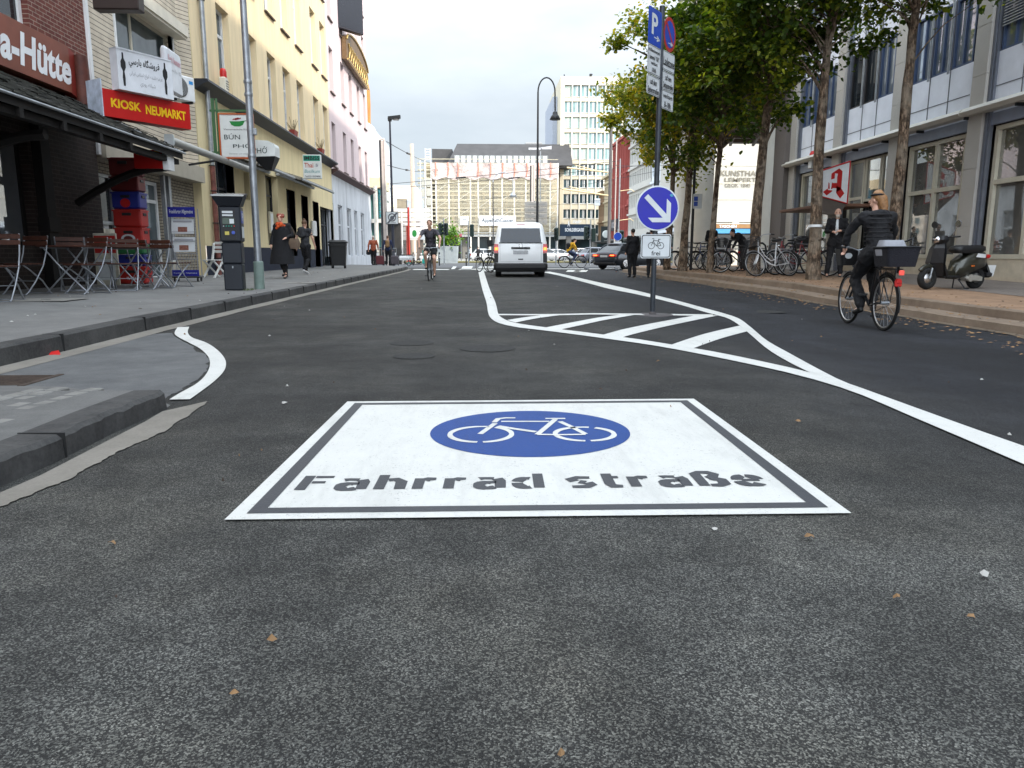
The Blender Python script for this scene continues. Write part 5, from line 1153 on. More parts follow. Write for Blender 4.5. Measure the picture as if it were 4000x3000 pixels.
b = MB(T_); b.loft([[(xr0+1, zr0, -1), (W_+3, zr0, -1), (W_+3, zr0, -20), (xr0+1, zr0, -20)], [(xr1, zr1, -8), (W_+3, zr1, -8), (W_+3, zr1, -14), (xr1, zr1, -14)]]); b.build('mansard_roof', ROOF, t)
b = MB(T_); xa, xb = Xf(1694, Y+8)-x0, Xf(1772, Y+8)-x0; b.loft([[(xa, zt, -8), (xb, zt, -8), (xb, zt, -20), (xa, zt, -20)], [(xa, Zf(581, Y+8), -8.5), (xb, Zf(582, Y+8), -8.5), (xb, Zf(582, Y+8), -19), (xa, Zf(581, Y+8), -19)]]); b.build('rear_roof', ROOF, t)
b = MB(T_); b.bbox(Xf(2050, Y+8)-x0, Xf(2117, Y+8)-x0, zr1-.2, Zf(551, Y+8), -13, -9, .3); b.build('roof_hut', M('hut_grey', (.22, .22, .22), .6), t)
dm = MB(T_); dw = 1.25; zd0, zd1 = Zf(634, Y), Zf(604, Y)
dm.box(0, dw, 0, zd1-zd0, -2.6, 0); dmo = dm.build('dormer', M('dormer_grey', (.20, .21, .21), .6), t)
p = MB(T_); p.box(.28, dw-.28, .12, zd1-zd0-.15, .0, .05); po = p.build('dormer_window', M('dormer_white', (.7, .72, .72), .5), dmo)
for k in range(16):
    xx = Xf(1778, Y)-x0+k*(Xf(2115, Y)-Xf(1778, Y))/15; loc = Vector((xx, -.9+1.0*0, zd0))
    if k == 0: dmo.location = (xx, .9, zd0)
    else: pdup(dmo, t, (xx, .9, zd0))
# scaffolding
t = thing('scaffold', 'tall pale scaffolding with white sheeting and orange straps across the store front', 'scaffolding', (x0-1.2, Y-1.6, 0)); sx = x0-1.2
SCF = M('scaffold_steel', (.66, .64, .58), .5, .2); xs_ = [Xf(px, Y-1.6)-sx for px in (1668, 1690, 1708, 1757, 1795, 1840, 1870, 1915, 1962, 2009, 2053, 2101, 2147, 2176)]; zs_ = [Zf(py, Y) for py in (930, 911, 878, 845, 815, 783, 751, 719, 700, 668, 643)]
b = MB(T_)
for x in xs_: b.box(x-.14, x+.14, 0, Zf(640, Y), 0, .16)
b.build('standard', SCF, t)
b = MB(T_)
for z in zs_[1:]: b.box(0, xs_[-1], z-.12, z+.14, -.7, .02); b.box(0, xs_[-1], z+.75, z+.87, .02, .14)
b.build('deck', M('scaffold_deck', (.42, .38, .28), .7, var=.2), t)
b = MB(T_); random.seed(8)
for i in range(2, len(xs_)-1, 2):
    for j in range(1, len(zs_)-2, 1): 
        if (i//2+j) % 2: b.tube([(xs_[i], zs_[j], .12), (xs_[i+1], zs_[j+1], .12)], .05, 4)
b.build('brace', SCF, t)
NET = M('scaffold_net', (.66, .60, .46), .9, alpha=.16, var=.1)
b = MB(T_); b.box(xs_[2], xs_[-1], Zf(905, Y), Zf(700, Y), .2, .22); b.build('net', NET, t)
SHEET, gs, pos = newmat('white_sheeting', .5, .4); nz = gs.noise(pos, .35, 5, .7); gs.out(gs.ramp(nz, [(.3, S(160, 142, 138)), (.6, S(206, 190, 184))]), nz, 1.0, .8); gs.p.inputs['Alpha'].default_value = .9
b = MB(T_); cols = 60; vs = []
random.seed(3)
for i in range(cols+1):
    x = xs_[2]-.9+(xs_[-1]-xs_[2]+.9)*i/cols
    for j in range(6): vs.append((x, Zf(642, Y)+(Zf(702+5*math.sin(i*.7), Y)-Zf(642, Y))*j/5, .25+random.uniform(0, .25)))
b.add(vs, [(i*6+j, (i+1)*6+j, (i+1)*6+j+1, i*6+j+1) for i in range(cols) for j in range(5)], True); b.build('sheeting', SHEET, t)
b = MB(T_)
for px in (1708, 1755, 1793, 1870, 1917, 1963, 2009, 2056, 2101, 2147): x = Xf(px, Y-1.6)-sx; b.tube([(x, Zf(640, Y), .55), (x+.1, Zf(665, Y), .6), (x-.05, Zf(695, Y), .55)], .10, 5)
b.build('orange_strap', M('strap_orange', (.60, .20, .12), .6), t)
b = MB(T_); xx = Xf(1681, Y)-sx
for k in range(9): z = Zf(710+k*36, Y); b.bbox(Xf(1672, Y)-sx, Xf(1690, Y)-sx, z-1.2, z+.35, .2, .3, .3)
for k in range(9): z = Zf(712+k*36, Y); b.bbox(Xf(1655, Y)-sx, Xf(1666, Y)-sx, z-1.2, z+.35, .2, .3, .3)
b.build('stair_tower_panel', M('stair_grey', (.34, .33, .29), .6), t)
b = MB(T_)
for px in (1652, 1669): x = Xf(px, Y)-sx; b.box(x-.06, x+.06, 0, Zf(632, Y), .3, .42)
for px in (1671, 1690): x = Xf(px, Y)-sx; b.box(x-.05, x+.05, Zf(642, Y), Zf(585, Y), -.3, -.2)
for k in range(5): z = Zf(588+k*10, Y); b.box(Xf(1671, Y)-sx, Xf(1690, Y)-sx, z-.05, z+.05, -.3, -.22)
b.build('ladder_tower', SCF, t)
b = MB(T_); zt_, zb_ = Zf(911, Y), Zf(922, Y)
b.box(xs_[2], xs_[-1], zt_, zt_+.12, .3, .42); b.box(xs_[2], xs_[-1], zb_, zb_+.12, .3, .42)
for k in range(28): x = xs_[2]+k*(xs_[-1]-xs_[2])/28; dx = (xs_[-1]-xs_[2])/56; b.tube([(x, zb_, .36), (x+dx, zt_, .36), (x+2*dx, zb_, .36)], .05, 4)
b.build('truss', M('truss_grey', (.36, .37, .37), .4, .4), t)
for (nm, lb, pa, pb, tx, f) in (('banner', 'long white banner with dark serif lettering on the scaffolding', (1873, 843), (2015, 881), 'AppelrathCüpper', (.06, .94, .2, .78)), ('small_banner', 'small square white banner on the scaffolding', (1798, 845), (1832, 879), 'Baustelle', (.25, .75, .6, .75))):
    a, c = YP(*pa, Y-2.2), YP(*pb, Y-2.2); t = thing(nm, lb, 'banner', (a.x, a.y, c.z)); w_, h_ = c.x-a.x, a.z-c.z
    b = MB(T_); b.box(0, w_, 0, h_, -.04, 0); b.build('cloth', M('banner_white', (.72, .74, .76), .6), t); b = MB(T_); b.text(tx, w_*f[0], w_*f[1], h_*f[2], h_*f[3], .02, .02); b.build('lettering', M('banner_ink', (.02, .03, .05), .5), t)
# office tower
Y = 158
x0, x1 = Xf(2183, Y), Xf(2424, Y); zt = Zf(296, Y)
t = thing('office_tower', 'tall pale office tower with rows of greenish windows across the square', 'building', (x0, Y, 0)); W_ = x1-x0
b = MB(T_); b.box(0, W_, 0, zt, -24, -.4); b.build('core', TRAV, t)
fx = Xf(2196, Y)-x0; fw = (Xf(2412, Y)-Xf(2193, Y))
rows = [(331, 375), (393, 437), (454, 499), (515, 560), (576, 621), (638, 684), (699, 733), (757, 795), (817, 853), (878, 915)]
b = MB(T_)
b.box(0, fx, 5, zt, -.4, .35); b.box(fx+fw, W_, 5, zt, -.4, .35); b.box(fx, fx+fw, Zf(329, Y), zt, -.4, .2)
for i, (a, c) in enumerate(rows):
    zn = Zf(rows[i+1][0], Y) if i < 9 else 5
    b.box(fx, fx+fw, zn, Zf(c+3, Y), -.4, .10)
b.build('facade_grid', TRAV, t)
b = MB(T_); 
for k in range(8): x = fx+fw*k/7; b.box(x-.12, x+.12, 5, Zf(330, Y), -.3, .22)
b.build('fin', M('fin_cream', S(200, 196, 184), .5), t)
b = MB(T_); [b.box(fx, fx+fw, Zf(329+k*6-30, Y), Zf(329+k*6-30, Y)+.08, .2, .26) for k in range(6)]; b.build('parapet_line', M('parapet_white', (.7, .68, .64), .6), t)
proto = {}; random.seed(9)
for i, (a, c) in enumerate(rows):
    for k in range(7):
        kind = 'dark' if i >= 7 or (i == 6 and random.random() < .6) or (i == 5 and k in (2, 3)) else ('blind' if (i == 0 and k == 0) or (i == 2 and k < 3) or (i in (3, 4) and k < 3) else 'pale')
        pos = (fx+fw*k/7+.14, .22, Zf(c, Y))
        if kind in proto: pdup(proto[kind], t, pos)
        else:
            w_, h_ = fw/7-.28, Zf(331, Y)-Zf(375, Y); b = MB(T_); b.box(0, w_, 0, h_, -.05, 0); o = b.build('window', {'dark': GTD, 'blind': M('tower_blind', S(160, 178, 168), .5), 'pale': GT}[kind], t)
            b = MB(T_); b.box(w_*.42, w_*.48, 0, h_, 0, .06) ; b.box(w_*.60, w_*.70, 0, h_, 0, .06); b.box(0, w_, 0, .12, 0, .06); b.build('frame', WHITE, o) if kind != 'blind' else b.build('frame', M('fin_cream', S(200, 196, 184), .5), o)
            o.location = pos; proto[kind] = o
b = MB(T_); b.tube([(Xf(2297, Y)-x0, zt, -6), (Xf(2312, Y)-x0, Zf(262, Y), -6)], .25, 6); b.bbox(Xf(2306, Y)-x0, Xf(2318, Y)-x0, Zf(262, Y), Zf(256, Y), -6.3, -5.7, .1); b.tube([(Xf(2200, Y)-x0, zt, -2), (Xf(2200, Y)-x0, Zf(278, Y), -2)], .12, 5); b.build('roof_mast', DARK, t)
b = MB(T_); b.box(-1.0, -.02, 10, Zf(350, Y), -24, -6); b.build('side_wing', M('wing_blue_grey', S(150, 156, 168), .6), t)
b = MB(T_); b.box(0, W_, 0, 4.7, -.4, -.2); b.build('entrance_glazing', GTD, t); b = MB(T_); b.box(Xf(2173, Y)-x0, Xf(2310, Y)-x0, Zf(935, Y), Zf(922, Y), 0, 1.2); b.build('entrance_canopy', M('canopy_white', (.6, .6, .58), .5), t)
t = thing('shopping_street_sign', 'dark hoarding with white letters SCHILDERGASSE at the foot of the tower', 'sign', (Xf(2186, 150), 150, Zf(922, 150))); w_ = Xf(2308, 150)-Xf(2186, 150); h_ = Zf(875, 150)-Zf(922, 150)
b = MB(T_); b.box(0, w_, 0, h_, -.3, 0); b.build('hoarding', M('hoarding_navy', (.01, .03, .06), .5), t); b = MB(T_); b.text('SCHILDERGASSE', w_*.16, w_*.78, h_*.38, h_*.68, .03, .03); b.text('A', w_*.24, w_*.32, h_*.8, h_*1.3, .03, .03); b.text('shopping', w_*.4, w_*.68, h_*1.0, h_*1.4, .03, .02, .3); b.build('lettering', M('sign_white', (.78, .79, .80), .5), t)
# receding row of houses on the right of the square
XQ = 24.0
def qY(px): return XP(px, 995, XQ).y
def row_house(name, label, pxa, pxb, zt, mat, gmat, nv, rowsz, fin=False, cat='building', X=XQ, roof=None):
    ya, yb = XP(pxb, 995, X).y, XP(pxa, 995, X).y     # near, far
    t = thing(name, label, cat, (X, yb, 0)); Tq = rot_of('R'); L_ = yb-ya; hl = []
    for z0, z1 in rowsz:
        for k in range(nv): w_ = L_/nv; hl.append((k*w_+w_*.2, k*w_+w_*.8, z0, z1))
    b = MB(Tq); b.wall(0, L_, 3.6, zt, hl, .3); b.box(0, L_, 3.6, zt, -12, -.5); b.build('front_wall', mat, t)
    b = MB(Tq); [b.box(h[0], h[1], h[2], h[3], -.5, -.28) for h in hl]; b.build('window_band', gmat, t)
    if fin:
        b = MB(Tq); [b.box(k*L_/nv-.12, k*L_/nv+.12, 3.6, zt, 0, .45) for k in range(1, nv)]; b.build('fin', mat, t)
    b = MB(Tq); [b.box(0, L_, z1+.5, z1+.8, 0, .3) for z0, z1 in rowsz]; b.box(-.1, L_+.1, zt-.3, zt+.1, 0, .6); b.build('cornice', mat, t)
    b = MB(Tq); b.box(0, L_, 0, 3.6, -10, -.5); b.build('shop_front', GTD, t); b = MB(Tq); b.box(0, L_, 3.0, 3.6, -.5, .15); b.box(0, L_, 3.2, 3.35, .15, 1.2); b.build('shop_fascia', M('fascia_grey', (.15, .15, .15), .6), t)
    if roof: b = MB(Tq); b.loft([[(0, zt, 0), (L_, zt, 0), (L_, zt, -10), (0, zt, -10)], [(0, zt+3, -2.5), (L_, zt+3, -2.5), (L_, zt+3, -8), (0, zt+3, -8)]]); b.build('roof', ROOF, t)
    return t
STO = [(4.6, 6.4), (8.0, 9.9), (11.4, 13.3), (14.8, 16.7)]
row_house('red_office_house', 'dark red building with slender vertical fins beside the square', 2388, 2450, 19.8, mat_plaster('red_stone', S(150, 78, 72), .1), mat_glass('red_house_glass', (.10, .04, .04), .2), 8, [(4.6, 8.0), (9.6, 13.4), (14.8, 18.6)], True)
row_house('grey_stone_house', 'long pale grey stone building with rows of small windows beside the square', 2451, 2535, 19.0, mat_plaster('grey_stone', S(178, 176, 170), .08), GREFL, 12, STO)
row_house('glazed_white_house', 'white building with wide glazed bays nearer along the square', 2537, 2650, 18.4, mat_plaster('white_stone', S(200, 204, 210), .06), GT, 7, STO)
row_house('beige_house', 'narrow beige house with a dark pitched roof next to the red building', 2356, 2387, 15.2, mat_plaster('beige_stone', S(176, 164, 138), .1), GTD, 5, [(4.6, 6.4), (8.0, 9.9), (11.4, 13.3)], roof=True)
row_house('brown_corner_house', 'brown corner house with heavy cornices at the end of the row', 2335, 2355, 12.8, mat_plaster('brown_stone', S(132, 108, 84), .12), GTD, 4, [(4.6, 6.4), (8.2, 10.2)], roof=False, X=24.0)
for (px, py, tx, lb, mt) in ((2393, 880, 'ooo', 'dark shop sign on the red building', M('shop_sign_dark', (.03, .03, .04), .5)),):
    p = XP(px, py, XQ-.4); t = thing('shop_sign', lb, 'sign', tuple(p)); b = MB(rot_of('R')); b.box(0, 5.5, -1, .9, 0, .3); b.build('board', mt, t); b = MB(rot_of('R')); b.text(tx, .6, 4.8, -.6, .5, .32, .02); b.build('lettering', M('shop_sign_grey', (.3, .3, .32), .5), t)
p = XP(2352, 918, XQ-.6); t = thing('round_emblem_sign', 'dark panel with a pale round emblem on the beige house', 'sign', (p.x-1.2, p.y-6, p.z-1.4)); b = MB(T_); b.box(0, 1.9, 0, 2.8, -.1, 0); b.build('board', M('board_dark', (.02, .03, .03), .5), t); b = MB(T_); b.lathe([(.7, 0), (.7, .03), (.45, .035), (.001, .03)], 20, (.95, 1.4, 0)); b.build('emblem', M('emblem_pale', (.55, .6, .58), .5), t)
for (px, py, lb) in ((2360, 785, 'small white illuminated sign box on the brown corner house'),):
    p = XP(px-40, py, XQ-1.5); t = thing('white_box_sign', lb, 'sign', (YP(px-37, py, 120).x, 120, YP(px, py+18, 120).z)); b = MB(T_); b.bbox(0, .9, 0, 1.1, -.2, 0, .05); b.build('board', WHITE, t); b = MB(T_); b.text('Optik', .1, .8, .4, .7, .01, .02); b.build('lettering', inkg, t)
# left far side: glass mall, column, banners
Y = 62
t = thing('glass_mall', 'pale shopping mall with teal glazing and a slim round column beyond the lilac house', 'building', (Xf(1440, Y), Y, 0)); x0 = Xf(1440, Y)
X = lambda px, y=Y: YP(px, 995, y).x-x0
b = MB(T_); b.box(X(1405), X(1455), Zf(745, Y), Zf(480, Y), -14, -.3); b.box(X(1405), X(1447), 0, Zf(745, Y), -14, -1); b.build('pale_wing', mat_plaster('mall_white', S(222, 228, 232), .05), t)
b = MB(T_); b.box(X(1434), X(1440), Zf(745, Y), Zf(548, Y), -.28, -.2); b.build('glass_strip', GT, t)
b = MB(T_); b.box(X(1446), X(1483), Zf(965, Y), Zf(735, Y), -6, -1.2); b.build('teal_glazing', mat_glass('teal_glass', (.12, .30, .28), .1, .4, .6), t); b = MB(T_); [b.box(X(1447+k*9), X(1448+k*9), 0, Zf(740, Y), -1.2, -1.1) for k in range(5)]; b.build('mullion', M('mullion_dark', (.06, .07, .07), .5), t)
b = MB(T_); b.box(X(1446), X(1560), 0, Zf(868, Y), -8, -1.6); b.build('shop_front', mat_glass('mall_shop_glass', (.06, .055, .05), .1, .6, .5, (.3, .1, .04)), t)
b = MB(T_); b.box(X(1440), X(1560), Zf(870, Y), Zf(855, Y), -1.5, -.4); b.build('fascia', M('fascia_white', (.6, .58, .54), .5), t)
b = MB(T_); b.lathe([(.16, 0), (.16, 1)], 12, (0, 0, 0)) if False else None
p = MB(); p.lathe([(.17, 0), (.17, Zf(730, Y))], 12, (X(1475), -.2, 0)); p.build('round_column', M('column_pale', S(200, 196, 186), .5), t)
b = MB(T_); b.box(X(1442), X(1500), Zf(733, Y), Zf(693, Y), -5, -.2); b.build('cream_balcony', M('balcony_cream', S(226, 206, 172), .6), t)
b = MB(T_); b.box(X(1488), X(1506), Zf(855, Y), Zf(725, Y), -.9, -.8); b.build('blue_banner', M('banner_blue', (.02, .10, .15), .6), t)
bt = MB(frame((0, 0, 0), (0, 0, 1), (-1, 0, 0))); Tb = Matrix(((0, -1, 0, 0), (0, 0, -1, 0), (1, 0, 0, 0), (0, 0, 0, 1)))
b = MB(Tb); b.text('MAYERSCHE', Zf(850, Y), Zf(745, Y), -X(1502), -X(1491), .79, .01); b.build('banner_lettering', M('banner_teal', (.05, .30, .34), .5), t)
t = thing('stepped_tower', 'pale stepped tower block with a window strip far behind the mall', 'building', (Xf(1452, 120), 120, 0)); x0 = Xf(1452, 120)
b = MB(T_); b.loft([[(0, 0, 0), (Xf(1490, 120)-x0, 0, 0), (Xf(1490, 120)-x0, 0, -9), (0, 0, -9)], [(0, Zf(592, 120), 0), (Xf(1474, 120)-x0, Zf(592, 120), 0), (Xf(1474, 120)-x0, Zf(592, 120), -9), (0, Zf(592, 120), -9)]]); b.build('wall', mat_plaster('tower_white', S(214, 218, 220), .05), t)
b = MB(T_); [b.box(Xf(1454, 120)-x0, Xf(1468, 120)-x0, Zf(625+k*17, 120), Zf(612+k*17, 120), .01, .05) for k in range(5)]; b.build('window', GT, t)
Y = 118
t = thing('brown_store', 'dark brown department store front with vertical white lettering', 'building', (Xf(1553, Y), Y, 0)); x0 = Xf(1553, Y)
b = MB(T_); b.box(0, Xf(1640, Y)-x0, 0, Zf(855, Y), -8, 0); b.build('brown_front', M('store_brown', (.10, .075, .06), .6, var=.2), t); b = MB(Tb); b.text('KARSTADT', Zf(930, Y), Zf(872, Y), -(Xf(1580, Y)-x0), -(Xf(1573, Y)-x0), .05, .02); b.build('lettering', M('sign_white', (.78, .79, .80), .5), t)
b = MB(T_); b.box(-6, Xf(1610, Y)-x0, Zf(860, Y), Zf(705, Y), -22, -9); b.build('cream_block', mat_plaster('cream_far', S(236, 222, 194), .04), t)
b = MB(T_); b.text('Galeria', Xf(1530, Y)-x0, Xf(1590, Y)-x0, Zf(718, Y), Zf(708, Y), -8.9, .01); b.build('roof_lettering', WHITE, t)
b = MB(T_); b.box(Xf(1553, Y)-x0, Xf(1588, Y)-x0, Zf(855, Y), Zf(775, Y), -8, -1); b.build('olive_block', M('olive_stone', (.23, .19, .13), .7, var=.2), t)
b = MB(T_); b.box(Xf(1590, Y)-x0, Xf(1650, Y)-x0, Zf(935, Y), Zf(775, Y), -6, -2); b.build('grey_block', M('block_grey_blue', S(170, 178, 186), .6), t)
# distant horizon blocks so no gap shows at eye level
for i, (pxa, pxb, Yd, h_, c, lb) in enumerate(((-400, 1440, 240, 16, S(170, 160, 150), 'distant row of low grey houses left behind the street'), (2400, 4600, 330, 16, S(178, 172, 160), 'distant row of low beige houses right behind the square'), (1440, 1700, 330, 18, S(196, 190, 180), 'distant pale houses between mall and scaffolding'))):
    t = thing('distant_houses', lb, 'building', (Xf(pxa, Yd), Yd, 0)); b = MB(T_); w_ = Xf(pxb, Yd)-Xf(pxa, Yd); n_ = max(3, int(w_/14))
    for k in range(n_): b.box(w_*k/n_, w_*(k+1)/n_-.02, 0, h_+3*math.sin(k*2.1), -10-k % 3, -(k % 3)*.8)
    b.build('front_wall', M('distant%d' % i, c, .8), t); b = MB(T_); [b.box(w_*k/n_+j*3+1, w_*k/n_+j*3+2.4, z, z+1.7, -.0, .05) for k in range(n_) for j in range(4) for z in (4, 7.5, 11)]; b.build('window_band', GTD, t)
# ------------------------------------------------------------ street trees
BARK = mat_bark()
LG = mat_leaf('leaf_green', (.016, .034, .005), (.058, .105, .010), (.33, .35, .03)); LY = mat_leaf('leaf_turning', (.05, .09, .008), (.26, .28, .02), (.72, .44, .04))
def leaf(b, p, s, rnd):
    a = rnd.uniform(0, 6.283); ti = rnd.uniform(-.2, 1.15); d = Vector((math.cos(a)*math.cos(ti), math.sin(a)*math.cos(ti), -math.sin(ti))); sd = Vector((-math.sin(a), math.cos(a), rnd.uniform(-.5, .5))).normalized()
    up = d.cross(sd)*.12
    b.add([p, p+d*s*.3+sd*s*.42+up*s, p+d*s*.75+sd*s*.34, p+d*s*1.1, p+d*s*.75-sd*s*.34, p+d*s*.3-sd*s*.42+up*s], [(0, 1, 2, 3, 4, 5)])
def make_tree(name, label, base, base_r, fork, top, crown, nl, leafmat, seed, ls=.11, lean=(0, 0), clumps=110):
    """crown: (cx, cy, cz, rx, ry, rz) relative to the base"""
    rnd = random.Random(seed); t = thing(name, label, 'tree', base, 0, 'street trees on the right pavement')
    tr = MB(); n = 14; pts = []; rad = []
    for i in range(n+1):
        f = i/n; pts.append((lean[0]*f+.05*math.sin(f*5+seed)+rnd.uniform(-.012, .012), lean[1]*f+.05*math.cos(f*4+seed*2), -.1+f*(top+.1))); rad.append(base_r*(1.35 if i == 0 else 1.12 if i == 1 else 1)*(1-.62*f)+.015+rnd.uniform(-.006, .006))
    tr.tube(pts, rad, 12); trunk = tr.build('trunk', BARK, t)
    cx, cy, cz, rx, ry, rz = crown; cl = []
    while len(cl) < clumps:
        p = Vector((rnd.uniform(-1, 1), rnd.uniform(-1, 1), rnd.uniform(-1, 1))); r_ = p.length
        if r_ > 1 or r_ < .30: continue
        if p.z < -.45 and rnd.random() < .35: continue
        wob = 1+.20*math.sin(p.x*5+seed)+.16*math.cos(p.y*6+seed*3)
        cl.append(Vector((cx+p.x*rx*wob, cy+p.y*ry*wob, cz+p.z*rz*wob)))
    bb = MB()
    def tp(z):
        f = clamp((z+.1)/(top+.1), 0, 1)*n; i = min(int(f), n-1); a = Vector(pts[i]); return a.lerp(Vector(pts[i+1]), f-i)
    for k, c in enumerate(cl):
        if k % 2 and k > 30: continue
        z0 = clamp(c.z-rnd.uniform(.5, 1.3), fork, top); s0 = tp(z0); m1 = s0.lerp(c, .45)+Vector((0, 0, .22)); r0 = .045 if k < 14 else .022
        bb.tube([s0, s0.lerp(m1, .5)+Vector((0, 0, .05)), m1, m1.lerp(c, .6), c], [r0, r0*.8, r0*.55, r0*.35, .005], 5)
    bb.build('limbs', BARK, t)
    lf = MB(); per = nl//clumps
    for c in cl:
        rc = rnd.uniform(.28, .62)
        for _ in range(int(per*rnd.uniform(.45, 1.5))):
            q = Vector((rnd.gauss(0, .45), rnd.gauss(0, .45), rnd.gauss(0, .30)))*rc*1.15
            leaf(lf, c+q, ls*rnd.uniform(.5, 1.25), rnd)
    lf.build('crown', leafmat, t); return t
def base(px, py): return G(px, py, 0, zright)
TR = [
 ('street_tree', 'tall street tree rising behind the woman cyclist, nearest on the right pavement', (3452, 1100), .135, 4.6, 7.6, (-.3, .2, 7.8, 3.0, 2.6, 2.1), 13000, LG, 1, .13, (.38, .1)),
 ('street_tree', 'street tree with a white band round its trunk beside the man in a suit', (3166, 1092), .135, 4.2, 7.4, (-.5, 0, 7.3, 2.3, 2.3, 2.0), 11000, LG, 2, .13, (.12, 0)),
 ('street_tree', 'street tree with a forked crown between two groups of parked bicycles', (2945, 1078), .14, 3.1, 7.0, (.0, 0, 6.3, 2.4, 2.4, 2.4), 12500, LG, 3, .13, (.18, 0)),
 ('street_tree', 'slim reddish street tree in front of the white auction house wall', (2777, 1066), .085, 3.2, 6.4, (-.2, 0, 5.9, 2.2, 2.2, 2.3), 11000, LG, 4, .13, (.12, 0)),
 ('street_tree', 'street tree with yellowing leaves standing before the first pale column', (2668, 1060), .125, 3.2, 7.0, (-.1, 0, 6.2, 2.3, 2.3, 2.7), 12000, LY, 5, .13, (.12, 0)),
 ('street_tree', 'farthest street tree, thin and partly hidden by the blue round sign', (2606, 1054), .10, 3.4, 6.8, (-.1, .3, 5.6, 1.75, 2.1, 2.0), 9000, LY, 6, .14, (.10, 0)),
]
for (nm, lb, bp, r0, fk, tp_, crn, nl, lm_, sd, ls, ln) in TR: make_tree(nm, lb, base(*bp), r0, fk, tp_, crn, nl, lm_, sd, ls, ln)
p = base(3166, 1092); t = thing('tape_band', 'white tape tied round the trunk of the tree beside the man in a suit', 'tape', p+Vector((.03, 0, 1.28))); b = MB(); b.lathe([(.155, -.03), (.158, 0), (.155, .03)], 14, cap=False); b.tube([(-.15, -.02, 0), (-.21, -.05, -.03), (-.23, -.06, -.08)], .008, 4); b.build('band', WHITE, t)
